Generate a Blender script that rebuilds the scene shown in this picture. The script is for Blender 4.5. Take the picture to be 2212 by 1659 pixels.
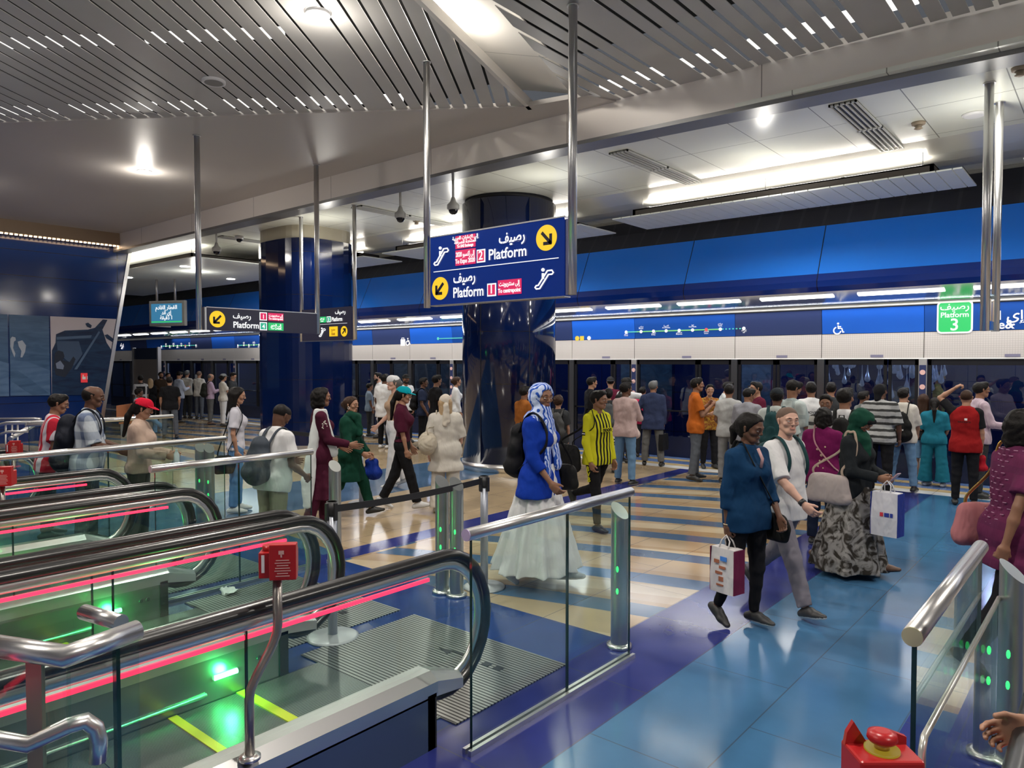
import bpy, math, random
import numpy as np
from math import sin, cos, pi, radians, atan2, sqrt
from mathutils import Vector, Matrix

for _o in list(bpy.data.objects):
    bpy.data.objects.remove(_o)
SC = bpy.context.scene
COL = SC.collection
random.seed(7)

# ------------------------------------------------------------------ camera
H = 1.95                      # eye height
FPX = 1569.0                  # focal length for a 2212 px wide frame
YAW = radians(40.0)           # the view turns 40 degrees left of the +Y axis
PITCH = math.atan(47.5 / FPX)
cam_d = bpy.data.cameras.new('camera')
cam = bpy.data.objects.new('camera', cam_d)
COL.objects.link(cam)
cam.location = (0, 0, H)
cam.rotation_euler = (pi / 2 - PITCH, 0, YAW)
cam_d.sensor_fit = 'HORIZONTAL'
cam_d.sensor_width = 36.0
cam_d.lens = 36.0 * FPX / 2212.0
cam_d.clip_start = 0.05
cam_d.clip_end = 200
SC.camera = cam
RV = Vector((cos(YAW), sin(YAW), 0))
FV = Vector((-sin(YAW) * cos(PITCH), cos(YAW) * cos(PITCH), -sin(PITCH)))
UV = RV.cross(FV)

# ------------------------------------------------------------------ world, exposure, room lighting
SC.view_settings.view_transform = 'Standard'
SC.view_settings.look = 'None'
SC.view_settings.gamma = 1
SC.view_settings.use_curve_mapping = False
SC.view_settings.exposure = 0.0
SC.cycles.transparent_max_bounces = 24
W = bpy.data.worlds.new('world'); SC.world = W
W.use_nodes = True
W.node_tree.nodes['Background'].inputs[0].default_value = (0.75, 0.8, 0.9, 1)
W.node_tree.nodes['Background'].inputs[1].default_value = 0.12


def area(name, loc, sx, sy, power, col=(1, 1, 1), rot=(0, 0, 0)):
    d = bpy.data.lights.new(name, 'AREA')
    d.shape = 'RECTANGLE'; d.size = sx; d.size_y = sy
    d.energy = power; d.color = col
    o = bpy.data.objects.new(name, d); COL.objects.link(o)
    o.location = loc; o.rotation_euler = rot
    return o


def point(name, loc, power, col=(1, 1, 1), r=0.1, spot=None):
    d = bpy.data.lights.new(name, 'SPOT' if spot else 'POINT')
    d.energy = power; d.color = col; d.shadow_soft_size = r
    if spot:
        d.spot_size = radians(spot); d.spot_blend = 0.6
    o = bpy.data.objects.new(name, d); COL.objects.link(o)
    o.location = loc
    return o


# downlights of the hall (their fixtures are built with the ceiling)
HALL_LIGHTS = [(-6.0, 4.24), (-13.2, 5.7), (-1.6, 2.2), (-9.6, 1.5), (-3.9, -1.6), (1.8, 5.6), (-16.5, 3.4), (3.5, 0.5)]
for i, (x, y) in enumerate(HALL_LIGHTS):
    point('downlight_lamp', (x, y, 5.2), 400, (1.0, 0.93, 0.84), 0.12, spot=150)
    point('hall_glow_fill', (x, y, 5.04), 24, (1.0, 0.93, 0.84), 0.1)  # added fill below each downlight, lifting ceiling and fascia
PLAT_FILLS = [(-1.2, 9.7), (-4.0, 10.4), (-7.0, 9.2), (-10.4, 10.6), (-12.5, 9.0), (-16.3, 10.0), (-20.0, 10.0), (1.8, 9.7)]
for i, (x, y) in enumerate(PLAT_FILLS):
    point('platform_fill', (x, y, 4.83), 230, (1.0, 0.95, 0.86), 0.12, spot=150)  # added platform light, no fixtures built for it
    point('platform_glow_fill', (x, y, 4.2), 22, (1.0, 0.96, 0.88), 0.1)  # added fill in mid-air, lifting the platform ceiling and rafts


def px_ray(px, py):
    return FV * FPX + RV * (px - 1106.0) + UV * (829.5 - py)


def at(px, py, z=None, X=None, Y=None, d=None):
    r = px_ray(px, py)
    if z is not None: t = (z - H) / r.z
    elif X is not None: t = X / r.x
    elif Y is not None: t = Y / r.y
    else: t = d / FPX
    return Vector((0, 0, H)) + r * t


# ------------------------------------------------------------------ materials
MATS = {}


def nodes_of(m):
    return m.node_tree.nodes, m.node_tree.links


def mat(name, col, rough=0.5, metal=0.0, emit=None, es=1.0, bump=0.0, bscale=40.0, var=0.0, spec=0.5, coat=0.0, aniso=0.0):
    if name in MATS: return MATS[name]
    m = bpy.data.materials.new(name); m.use_nodes = True
    N, L = nodes_of(m)
    b = N['Principled BSDF']
    b.inputs['Base Color'].default_value = (*col, 1)
    b.inputs['Roughness'].default_value = rough
    b.inputs['Metallic'].default_value = metal
    b.inputs['Specular IOR Level'].default_value = spec
    b.inputs['Coat Weight'].default_value = coat
    b.inputs['Coat Roughness'].default_value = 0.05
    if emit:
        b.inputs['Emission Color'].default_value = (*emit, 1)
        b.inputs['Emission Strength'].default_value = es
    if var or bump:
        tc = N.new('ShaderNodeTexCoord')
        nz = N.new('ShaderNodeTexNoise'); nz.inputs['Scale'].default_value = bscale
        nz.inputs['Detail'].default_value = 4
        L.new(tc.outputs['Object'], nz.inputs['Vector'])
        if bump:
            bp = N.new('ShaderNodeBump'); bp.inputs['Strength'].default_value = bump
            bp.inputs['Distance'].default_value = 0.01
            L.new(nz.outputs['Fac'], bp.inputs['Height']); L.new(bp.outputs['Normal'], b.inputs['Normal'])
        if var:
            mx = N.new('ShaderNodeMix'); mx.data_type = 'RGBA'; mx.blend_type = 'MULTIPLY'
            mx.inputs[0].default_value = 1
            mx.inputs[6].default_value = (*col, 1)
            cr = N.new('ShaderNodeValToRGB')
            cr.color_ramp.elements[0].position = 0.3; cr.color_ramp.elements[1].position = 0.7
            cr.color_ramp.elements[0].color = (1 - var,) * 3 + (1,)
            cr.color_ramp.elements[1].color = (1, 1, 1, 1)
            L.new(nz.outputs['Fac'], cr.inputs[0]); L.new(cr.outputs[0], mx.inputs[7])
            L.new(mx.outputs[2], b.inputs['Base Color'])
    MATS[name] = m
    return m


def math_node(N, L, op, a, b=None, c=None):
    n = N.new('ShaderNodeMath'); n.operation = op
    for i, v in enumerate((a, b, c)):
        if v is None: continue
        if isinstance(v, (int, float)): n.inputs[i].default_value = v
        else: L.new(v, n.inputs[i])
    return n.outputs[0]


def mix_col(N, L, fac, a, b):
    n = N.new('ShaderNodeMix'); n.data_type = 'RGBA'
    if isinstance(fac, (int, float)): n.inputs[0].default_value = fac
    else: L.new(fac, n.inputs[0])
    for i, v in ((6, a), (7, b)):
        if isinstance(v, tuple): n.inputs[i].default_value = (*v[:3], 1)
        else: L.new(v, n.inputs[i])
    return n.outputs[2]


def emis(name, col, s=1.0):
    if name in MATS: return MATS[name]
    m = mat(name, (0.02, 0.02, 0.02), 0.4, emit=col, es=s)
    return m


def glass_mat(name, tint=(0.86, 0.96, 0.92), ior=1.5, rough=0.0, dens=1.0):
    """thin architectural glass: clear transmission with Fresnel reflection"""
    if name in MATS: return MATS[name]
    m = bpy.data.materials.new(name); m.use_nodes = True
    N, L = nodes_of(m); N.clear()
    out = N.new('ShaderNodeOutputMaterial')
    tr = N.new('ShaderNodeBsdfTransparent'); tr.inputs[0].default_value = (*tint, 1)
    gl = N.new('ShaderNodeBsdfGlossy'); gl.inputs['Roughness'].default_value = rough
    gl.inputs[0].default_value = (0.95, 1, 0.98, 1)
    lw = N.new('ShaderNodeLayerWeight'); lw.inputs[0].default_value = 0.5
    r0 = ((ior - 1) / (ior + 1)) ** 2
    fac = math_node(N, L, 'ADD', math_node(N, L, 'MULTIPLY', math_node(N, L, 'POWER', lw.outputs['Facing'], 5.0), 1 - r0), r0)
    mx = N.new('ShaderNodeMixShader')
    L.new(fac, mx.inputs[0]); L.new(tr.outputs[0], mx.inputs[1]); L.new(gl.outputs[0], mx.inputs[2])
    L.new(mx.outputs[0], out.inputs[0])
    MATS[name] = m
    return m


def cloth(name, col, pat=None, c2=(1, 1, 1), scale=20.0, rough=0.85):
    """woven cloth with an optional pattern: plaid, hstripes, vstripes, dots, swirl, blotch"""
    if name in MATS: return MATS[name]
    m = bpy.data.materials.new(name); m.use_nodes = True
    N, L = nodes_of(m); b = N['Principled BSDF']
    b.inputs['Roughness'].default_value = rough
    b.inputs['Specular IOR Level'].default_value = 0.12
    b.inputs['Base Color'].default_value = (*col, 1)
    tc = N.new('ShaderNodeTexCoord')
    sx = N.new('ShaderNodeSeparateXYZ'); L.new(tc.outputs['Object'], sx.inputs[0])
    X, Y, Z = sx.outputs[0], sx.outputs[1], sx.outputs[2]

    def band(v, sc, thr):
        s = math_node(N, L, 'SINE', math_node(N, L, 'MULTIPLY', v, sc))
        return math_node(N, L, 'GREATER_THAN', s, thr)
    base = None
    xy = math_node(N, L, 'ADD', X, math_node(N, L, 'MULTIPLY', Y, 0.8))
    if pat == 'plaid':
        a = band(xy, scale * 3, 0.2); c = band(Z, scale * 3, 0.2)
        f = math_node(N, L, 'MULTIPLY', math_node(N, L, 'ADD', a, c), 0.5)
        base = mix_col(N, L, f, col, c2)
    elif pat == 'check':
        a = band(xy, scale * 3, 0.75); c = band(Z, scale * 3, 0.75)
        f = math_node(N, L, 'MAXIMUM', a, c)
        base = mix_col(N, L, f, col, c2)
    elif pat == 'hstripes':
        wn = N.new('ShaderNodeTexNoise'); wn.inputs['Scale'].default_value = 14
        L.new(tc.outputs['Object'], wn.inputs['Vector'])
        zz = math_node(N, L, 'ADD', Z, math_node(N, L, 'MULTIPLY', wn.outputs['Fac'], 0.02))
        base = mix_col(N, L, band(zz, scale * 6, 0.35), col, c2)
    elif pat == 'jersey':
        f = math_node(N, L, 'MULTIPLY', band(X, scale * 6, 0.0), math_node(N, L, 'LESS_THAN', math_node(N, L, 'ABSOLUTE', X), 0.125))
        base = mix_col(N, L, f, col, c2)
    elif pat == 'vstripes':
        base = mix_col(N, L, band(X, scale * 6, 0.0), col, c2)
    elif pat == 'dots':
        v = N.new('ShaderNodeTexVoronoi'); v.inputs['Scale'].default_value = scale
        v.inputs['Randomness'].default_value = 0.35
        L.new(tc.outputs['Object'], v.inputs['Vector'])
        base = mix_col(N, L, math_node(N, L, 'LESS_THAN', v.outputs['Distance'], 0.36), col, c2)
    elif pat == 'swirl':
        w = N.new('ShaderNodeTexWave'); w.inputs['Scale'].default_value = scale
        w.inputs['Distortion'].default_value = 9; w.inputs['Detail'].default_value = 2
        L.new(tc.outputs['Object'], w.inputs['Vector'])
        base = mix_col(N, L, math_node(N, L, 'GREATER_THAN', w.outputs['Fac'], 0.5), col, c2)
    elif pat == 'blotch':
        n2 = N.new('ShaderNodeTexNoise'); n2.inputs['Scale'].default_value = scale
        n2.inputs['Distortion'].default_value = 2.5
        L.new(tc.outputs['Object'], n2.inputs['Vector'])
        cr = N.new('ShaderNodeValToRGB'); cr.color_ramp.elements[0].position = 0.42
        cr.color_ramp.elements[1].position = 0.58
        cr.color_ramp.elements[0].color = (*col, 1); cr.color_ramp.elements[1].color = (*c2, 1)
        L.new(n2.outputs['Fac'], cr.inputs[0]); base = cr.outputs[0]
    elif pat == 'quilt':
        base = mix_col(N, L, band(math_node(N, L, 'ADD', X, Z), scale * 4, 0.93), col, c2)
    if base is not None: L.new(base, b.inputs['Base Color'])
    nz = N.new('ShaderNodeTexNoise'); nz.inputs['Scale'].default_value = 7; nz.inputs['Detail'].default_value = 2
    nz.inputs['Distortion'].default_value = 0.35
    mp = N.new('ShaderNodeMapping'); mp.inputs['Scale'].default_value = (1.6, 1.6, 0.8); mp.inputs['Rotation'].default_value = (0.5, 0.3, 0)
    L.new(tc.outputs['Object'], mp.inputs[0]); L.new(mp.outputs[0], nz.inputs['Vector'])
    bp = N.new('ShaderNodeBump'); bp.inputs['Strength'].default_value = 0.5; bp.inputs['Distance'].default_value = 0.045
    L.new(nz.outputs['Fac'], bp.inputs['Height']); L.new(bp.outputs['Normal'], b.inputs['Normal'])
    MATS[name] = m
    return m


# ------------------------------------------------------------------ geometry containers
class Geo:
    def __init__(s):
        s.v = []; s.f = []; s.mi = []; s.sm = []; s.n = 0

    def add(s, verts, faces, mi=0, smooth=False):
        s.v.append(np.asarray(verts, dtype=np.float64).reshape(-1, 3))
        for f in faces:
            s.f.append([int(i) + s.n for i in f]); s.mi.append(mi); s.sm.append(smooth)
        s.n += len(s.v[-1])
        return s

    def box(s, lo, hi, mi=0):
        x0, y0, z0 = lo; x1, y1, z1 = hi
        v = [(x0, y0, z0), (x1, y0, z0), (x1, y1, z0), (x0, y1, z0), (x0, y0, z1), (x1, y0, z1), (x1, y1, z1), (x0, y1, z1)]
        return s.add(v, BOXF, mi)

    def obox(s, c, ax, ay, az, mi=0):
        """box from its centre and three half-axis vectors"""
        c, ax, ay, az = map(Vector, (c, ax, ay, az))
        v = [c + ax * i + ay * j + az * k for k in (-1, 1) for i, j in ((-1, -1), (1, -1), (1, 1), (-1, 1))]
        return s.add([tuple(p) for p in v], BOXF, mi)

    def prism(s, poly, ext, mi=0):
        """polygon (3-D points) swept along a vector"""
        e = Vector(ext); n = len(poly)
        v = [tuple(Vector(p)) for p in poly] + [tuple(Vector(p) + e) for p in poly]
        f = [list(range(n))[::-1], list(range(n, 2 * n))] + [[i, (i + 1) % n, n + (i + 1) % n, n + i] for i in range(n)]
        return s.add(v, f, mi)

    def tube(s, path, r, n=12, mi=0, closed=False, sq=None, up=None):
        """swept tube; r a number or a list; sq = (width, height) factors in the frame held by 'up'"""
        P = [Vector(p) for p in path]; m = len(P)
        R = r if isinstance(r, (list, tuple)) else [r] * m
        T = []
        for i in range(m):
            if closed: t = P[(i + 1) % m] - P[i - 1]
            else: t = P[min(i + 1, m - 1)] - P[max(i - 1, 0)]
            T.append(t.normalized())
        u = Vector(up) if up else (Vector((0, 0, 1)) if abs(T[0].z) < 0.9 else Vector((1, 0, 0)))
        V = []
        for i in range(m):
            a = u - T[i] * u.dot(T[i])
            if a.length < 1e-4: a = T[i].orthogonal()
            a.normalize(); b = T[i].cross(a)
            if not up: u = a
            wa, wb = sq if sq else (1, 1)
            # keep the tube's width round bends
            k = 1.0
            if 0 < i < m - 1 and not closed:
                c = (P[i + 1] - P[i]).normalized().dot((P[i] - P[i - 1]).normalized())
                k = 1 / max(0.5, sqrt((1 + c) / 2))
            for j in range(n):
                q = 2 * pi * j / n
                V.append(tuple(P[i] + a * (cos(q) * R[i] * wa) + b * (sin(q) * R[i] * wb)))
        F = []
        for i in range(m if closed else m - 1):
            for j in range(n):
                i2 = (i + 1) % m
                F.append([i * n + j, i * n + (j + 1) % n, i2 * n + (j + 1) % n, i2 * n + j])
        base = s.n
        s.add(V, F, mi, True)
        if not closed:
            for ring, rev in ((0, True), (m - 1, False)):
                ids = [ring * n + j + base for j in range(n)]
                s.f.append(ids[::-1] if rev else ids); s.mi.append(mi); s.sm.append(False)
        return s

    def cyl(s, c, r, z0, z1, n=32, mi=0, r2=None):
        x, y = c
        return s.tube([(x, y, z0), (x, y, z1)], [r, r2 if r2 is not None else r], n, mi)

    def sphere(s, c, r, n=16, mi=0, sc=(1, 1, 1), zmin=-1, zmax=1):
        m = max(4, n // 2); V = []; F = []
        a0 = math.asin(max(-1, zmin)); a1 = math.asin(min(1, zmax))
        for i in range(m + 1):
            t = a0 + (a1 - a0) * i / m
            for j in range(n):
                q = 2 * pi * j / n
                V.append((c[0] + r * sc[0] * cos(t) * cos(q), c[1] + r * sc[1] * cos(t) * sin(q), c[2] + r * sc[2] * sin(t)))
        for i in range(m):
            for j in range(n):
                F.append([i * n + j, i * n + (j + 1) % n, (i + 1) * n + (j + 1) % n, (i + 1) * n + j])
        return s.add(V, F, mi, True)

    def lathe(s, c, prof, n=32, mi=0, caps=True):
        V = []; F = []; m = len(prof)
        for r, z in prof:
            for j in range(n):
                q = 2 * pi * j / n
                V.append((c[0] + r * cos(q), c[1] + r * sin(q), c[2] + z))
        for i in range(m - 1):
            for j in range(n):
                F.append([i * n + j, i * n + (j + 1) % n, (i + 1) * n + (j + 1) % n, (i + 1) * n + j])
        if caps: F.append(list(range(n))[::-1]); F.append([(m - 1) * n + j for j in range(n)])
        s.add(V, F, mi, True)
        if caps: s.sm[-1] = s.sm[-2] = False
        return s


BOXF = [(0, 3, 2, 1), (4, 5, 6, 7), (0, 1, 5, 4), (1, 2, 6, 5), (2, 3, 7, 6), (3, 0, 4, 7)]


def world_loc(o):
    v = Vector((0, 0, 0))
    while o is not None:
        v += Vector(o.location); o = o.parent
    return v


def obj(name, g, m, parent=None, local=False, bevel=0.0):
    """link a Geo as one mesh object; its coordinates are world ones unless local"""
    me = bpy.data.meshes.new(name)
    V = np.concatenate(g.v) if g.v else np.zeros((0, 3))
    if parent is not None and not local:
        V = V - np.array(world_loc(parent))
    base = Vector((0, 0, 0))
    if parent is None and len(V):
        lo = V.min(0); hi = V.max(0)
        base = Vector(((lo[0] + hi[0]) / 2, (lo[1] + hi[1]) / 2, lo[2]))
        V = V - np.array(base)
    ls = np.fromiter((len(f) for f in g.f), dtype=np.int32, count=len(g.f))
    idx = np.concatenate([np.asarray(f, dtype=np.int32) for f in g.f])
    me.vertices.add(len(V)); me.vertices.foreach_set('co', V.astype(np.float32).ravel())
    me.loops.add(len(idx)); me.loops.foreach_set('vertex_index', idx)
    me.polygons.add(len(ls)); me.polygons.foreach_set('loop_start', np.concatenate([[0], np.cumsum(ls)[:-1]]).astype(np.int32))
    me.polygons.foreach_set('loop_total', ls)
    me.polygons.foreach_set('material_index', np.array(g.mi, dtype=np.int32))
    me.polygons.foreach_set('use_smooth', np.array(g.sm, dtype=bool))
    me.update(calc_edges=True); me.validate()
    for mm in (m if isinstance(m, (list, tuple)) else [m]): me.materials.append(mm)
    o = bpy.data.objects.new(name, me); COL.objects.link(o)
    if parent is not None: o.parent = parent
    else: o.location = base
    if bevel:
        md = o.modifiers.new('bevel', 'BEVEL'); md.width = bevel; md.segments = 2; md.limit_method = 'ANGLE'
        md.harden_normals = False
    return o


def thing(name, label, cat, loc=(0, 0, 0), rotz=0, group=None):
    o = bpy.data.objects.new(name, None); COL.objects.link(o)
    o.empty_display_size = 0.2
    o.location = loc; o.rotation_euler = (0, 0, rotz)
    return tag(o, label, cat, group)


def tag(o, label, cat, group=None):
    o['label'] = label; o['category'] = cat
    if group: o['group'] = group
    return o


def struct(name, g, m, bevel=0.0):
    o = obj(name, g, m, bevel=bevel); o['kind'] = 'structure'
    return o


def plabel(o, t):
    o['label'] = t
    return o


# ------------------------------------------------------------------ lettering
AR = dict(zip('ابةتثجحخدذرزسشصضطظعغفقكلمنهوىي',
              [(0xFE8D, 2), (0xFE8F, 4), (0xFE93, 2), (0xFE95, 4), (0xFE99, 4), (0xFE9D, 4), (0xFEA1, 4), (0xFEA5, 4), (0xFEA9, 2), (0xFEAB, 2),
               (0xFEAD, 2), (0xFEAF, 2), (0xFEB1, 4), (0xFEB5, 4), (0xFEB9, 4), (0xFEBD, 4), (0xFEC1, 4), (0xFEC5, 4), (0xFEC9, 4), (0xFECD, 4),
               (0xFED1, 4), (0xFED5, 4), (0xFED9, 4), (0xFEDD, 4), (0xFEE1, 4), (0xFEE5, 4), (0xFEE9, 4), (0xFEED, 2), (0xFEEF, 2), (0xFEF1, 4)]))
AR['آ'] = (0xFE81, 2); AR['أ'] = (0xFE83, 2); AR['إ'] = (0xFE87, 2)


def shape_ar(t):
    """Arabic words into presentation forms in left-to-right drawing order"""
    t = t.replace('لإ', '\uE001').replace('لا', '\uE000')
    D = dict(AR); D['\uE000'] = (0xFEFB, 2); D['\uE001'] = (0xFEF9, 2)
    out = []
    for i, c in enumerate(t):
        if c not in D: out.append(c); continue
        b, n = D[c]
        pr = i > 0 and t[i - 1] in D and D[t[i - 1]][1] == 4
        nx = n == 4 and i + 1 < len(t) and t[i + 1] in D
        out.append(chr(b + (3 if pr and nx else 2 if nx else 1 if pr else 0)))
    words = ''.join(out).split(' ')
    return ' '.join(w if w.isdigit() else w[::-1] for w in words[::-1])


def lettering(txt, size, m, origin, right, up=(0, 0, 1), parent=None, name='lettering', align='LEFT', bold=0.0, depth=0.002, width=None, ar=False):
    cu = bpy.data.curves.new('t', 'FONT')
    cu.body = shape_ar(txt) if ar else txt
    cu.size = size; cu.extrude = depth / 2; cu.offset = bold
    cu.align_x = align; cu.resolution_u = 3
    t = bpy.data.objects.new('t', cu)
    COL.objects.link(t)
    dg = bpy.context.evaluated_depsgraph_get()
    me = bpy.data.meshes.new_from_object(t.evaluated_get(dg))
    V = np.array([v.co for v in me.vertices]).reshape(-1, 3)
    F = [list(p.vertices) for p in me.polygons]
    bpy.data.objects.remove(t); bpy.data.curves.remove(cu); bpy.data.meshes.remove(me)
    if not len(V): return None
    if width:
        w = V[:, 0].max() - V[:, 0].min(); V[:, 0] *= width / w
    R = Vector(right).normalized(); U = Vector(up).normalized(); Nn = R.cross(U)
    M = np.array([R, U, Nn])
    V = V @ M + np.array(origin)
    g = Geo(); g.add(V, F)
    o = obj(name, g, m, parent)
    return o
# ================================================================== the setting
STEEL = mat('brushed_steel', (0.66, 0.66, 0.66), 0.34, 1.0)
STEELP = mat('polished_steel', (0.76, 0.75, 0.74), 0.30, 1.0)
STEELD = mat('dark_steel', (0.16, 0.165, 0.18), 0.3, 0.9)
ALU = mat('light_aluminium', (0.62, 0.6, 0.6), 0.33, 0.75)
BLACK = mat('black_rubber', (0.012, 0.012, 0.013), 0.28, spec=0.6)
BLACKP = mat('black_plastic', (0.02, 0.02, 0.022), 0.45)
WHITE = mat('white_plastic', (0.75, 0.75, 0.75), 0.4)
WHITE_L = emis('white_sign_light', (1, 1, 1), 1.1)
RED = mat('red_enamel', (0.40, 0.014, 0.016), 0.3)


def floor_material():
    m = bpy.data.materials.new('terrazzo_floor'); m.use_nodes = True
    N, L = nodes_of(m); b = N['Principled BSDF']
    tc = N.new('ShaderNodeTexCoord'); g = N.new('ShaderNodeNewGeometry')
    sp = N.new('ShaderNodeSeparateXYZ'); L.new(g.outputs['Position'], sp.inputs[0])
    X, Y = sp.outputs[0], sp.outputs[1]
    M = lambda op, a, b=None, c=None: math_node(N, L, op, a, b, c)

    def between(v, a, c):
        return M('MULTIPLY', M('GREATER_THAN', v, a), M('LESS_THAN', v, c))
    beige = (0.42, 0.32, 0.20); cream = (0.52, 0.43, 0.29); tan = (0.36, 0.25, 0.14)
    sblue = (0.06, 0.125, 0.23); navy = (0.018, 0.045, 0.19); violet = (0.028, 0.036, 0.19); light = (0.055, 0.155, 0.30)
    # curved stripes, repeated for every bay 8.1 m wide along X
    XB = M('SUBTRACT', M('WRAP', M('ADD', X, 5.8), 8.4, 0.0), 5.8)

    def stripes(slope, per, a, c, ph):
        u = M('ADD', M('MULTIPLY', M('ADD', XB, 4.0), slope), 0)
        cv = M('MULTIPLY', M('MULTIPLY', M('ADD', XB, 2.5), M('ADD', XB, 2.5)), -0.035)
        p = M('SUBTRACT', Y, M('ADD', u, cv))
        fr = M('FRACT', M('DIVIDE', M('ADD', p, ph), per))
        return between(fr, a, c)
    c = mix_col(N, L, stripes(0.24, 0.92, 0.0, 0.38, 0.0), beige, tan)
    c = mix_col(N, L, stripes(0.30, 1.31, 0.1, 0.32, 0.3), c, cream)
    c = mix_col(N, L, stripes(0.20, 0.86, 0.55, 0.88, 0.15), c, sblue)
    # zones along X
    c = mix_col(N, L, M('LESS_THAN', Y, 4.36), c, navy)
    plain = between(X, -13.2, -6.0)
    c = mix_col(N, L, M('MULTIPLY', plain, M('GREATER_THAN', Y, 4.7)), c, beige)
    c = mix_col(N, L, between(X, -6.15, -5.85), c, violet)
    c = mix_col(N, L, M('MULTIPLY', between(X, -10.3, -8.3), M('LESS_THAN', Y, 12.4)), c, sblue)
    c = mix_col(N, L, between(X, -2.72, -0.2), c, violet)
    c = mix_col(N, L, between(X, -2.1, -0.86), c, light)
    # the light walkway widens on its way to the platform
    wid = M('ADD', M('MULTIPLY', M('SUBTRACT', Y, 6.0), 0.0), 0.0)
    # platform edge
    c = mix_col(N, L, M('GREATER_THAN', Y, 12.42), c, (0.12, 0.2, 0.42))
    e = M('FRACT', M('DIVIDE', M('SUBTRACT', Y, 12.42), 0.62))
    c = mix_col(N, L, M('MULTIPLY', M('GREATER_THAN', Y, 12.42), M('LESS_THAN', e, 0.4)), c, (0.6, 0.45, 0.22))
    c = mix_col(N, L, between(Y, 12.12, 12.42), c, (0.8, 0.8, 0.78))
    # fine speckle and wear
    nz = N.new('ShaderNodeTexNoise'); nz.inputs['Scale'].default_value = 1.6; nz.inputs['Detail'].default_value = 5
    L.new(g.outputs['Position'], nz.inputs['Vector'])
    cr = N.new('ShaderNodeValToRGB'); cr.color_ramp.elements[0].position = 0.3; cr.color_ramp.elements[1].position = 0.75
    cr.color_ramp.elements[0].color = (0.82, 0.82, 0.82, 1); cr.color_ramp.elements[1].color = (1.1, 1.1, 1.1, 1)
    L.new(nz.outputs['Fac'], cr.inputs[0])
    mm = N.new('ShaderNodeMix'); mm.data_type = 'RGBA'; mm.blend_type = 'MULTIPLY'; mm.inputs[0].default_value = 1
    L.new(c, mm.inputs[6]); L.new(cr.outputs[0], mm.inputs[7]); c = mm.outputs[2]
    # tile joints
    fx = M('FRACT', M('DIVIDE', M('ADD', X, 1.49), 0.62)); row = M('FLOOR', M('DIVIDE', M('ADD', X, 1.49), 0.62))
    off = M('MULTIPLY', M('PINGPONG', row, 1.0), 0.6)
    fy = M('FRACT', M('DIVIDE', M('ADD', M('ADD', Y, off), 1.06), 1.2))
    j = M('MAXIMUM', M('LESS_THAN', fx, 0.012), M('LESS_THAN', fy, 0.006))
    c = mix_col(N, L, M('MULTIPLY', j, 0.65), c, (0.05, 0.06, 0.08))
    L.new(c, b.inputs['Base Color'])
    b.inputs['Roughness'].default_value = 0.16
    b.inputs['Specular IOR Level'].default_value = 0.6
    rr = M('ADD', M('MULTIPLY', nz.outputs['Fac'], 0.16), 0.06)
    L.new(rr, b.inputs['Roughness'])
    bp = N.new('ShaderNodeBump'); bp.inputs['Strength'].default_value = 0.05; bp.inputs['Distance'].default_value = 0.02
    n3 = N.new('ShaderNodeTexNoise'); n3.inputs['Scale'].default_value = 2.5
    L.new(g.outputs['Position'], n3.inputs['Vector'])
    L.new(n3.outputs['Fac'], bp.inputs['Height']); L.new(bp.outputs['Normal'], b.inputs['Normal'])
    return m


g = Geo().box((-45, -5, -0.25), (9, 13.55, 0)); struct('floor', g, floor_material())


def panel_material(name, col, jx, jz, axis=0, rough=0.12, jw=0.012, metal=0.0, jcol=(0.01, 0.01, 0.02), offx=0.0, offz=0.0, bump=0.06, spec=0.5, var=0.08):
    """large glossy panels with dark joints; axis 0: joints counted along X, 1: along Y"""
    m = bpy.data.materials.new(name); m.use_nodes = True
    N, L = nodes_of(m); b = N['Principled BSDF']
    g = N.new('ShaderNodeNewGeometry'); sp = N.new('ShaderNodeSeparateXYZ'); L.new(g.outputs['Position'], sp.inputs[0])
    M = lambda op, a, b=None, c=None: math_node(N, L, op, a, b, c)
    j = None
    if jx:
        f = M('FRACT', M('DIVIDE', M('ADD', sp.outputs[axis], 100 * jx + offx), jx)); j = M('LESS_THAN', f, jw / jx)
    if jz:
        f = M('FRACT', M('DIVIDE', M('ADD', sp.outputs[2 if axis < 2 else 1], 100 * jz + offz), jz)); k = M('LESS_THAN', f, jw / jz)
        j = M('MAXIMUM', j, k) if j is not None else k
    nz = N.new('ShaderNodeTexNoise'); nz.inputs['Scale'].default_value = 0.7
    L.new(g.outputs['Position'], nz.inputs['Vector'])
    base = mix_col(N, L, M('MULTIPLY', nz.outputs['Fac'], var * 2), col, tuple(c * 0.6 for c in col))
    if j is not None: base = mix_col(N, L, j, base, jcol)
    L.new(base, b.inputs['Base Color'])
    b.inputs['Roughness'].default_value = rough; b.inputs['Metallic'].default_value = metal
    b.inputs['Specular IOR Level'].default_value = spec
    bp = N.new('ShaderNodeBump'); bp.inputs['Strength'].default_value = bump; bp.inputs['Distance'].default_value = 0.1
    L.new(nz.outputs['Fac'], bp.inputs['Height']); L.new(bp.outputs['Normal'], b.inputs['Normal'])
    return m


# ---------------------------------------------------------------- ceilings
CEIL_GREY = panel_material('grey_ceiling_paint', (0.52, 0.49, 0.46), 0, 0, rough=0.42, bump=0.1, var=0.05)
FASCIA_M = panel_material('fascia_panels', (0.86, 0.80, 0.73), 2.6, 0, rough=0.35, jw=0.01, jcol=(0.25, 0.22, 0.2), offx=0.6)
ZA = 5.3
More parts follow.
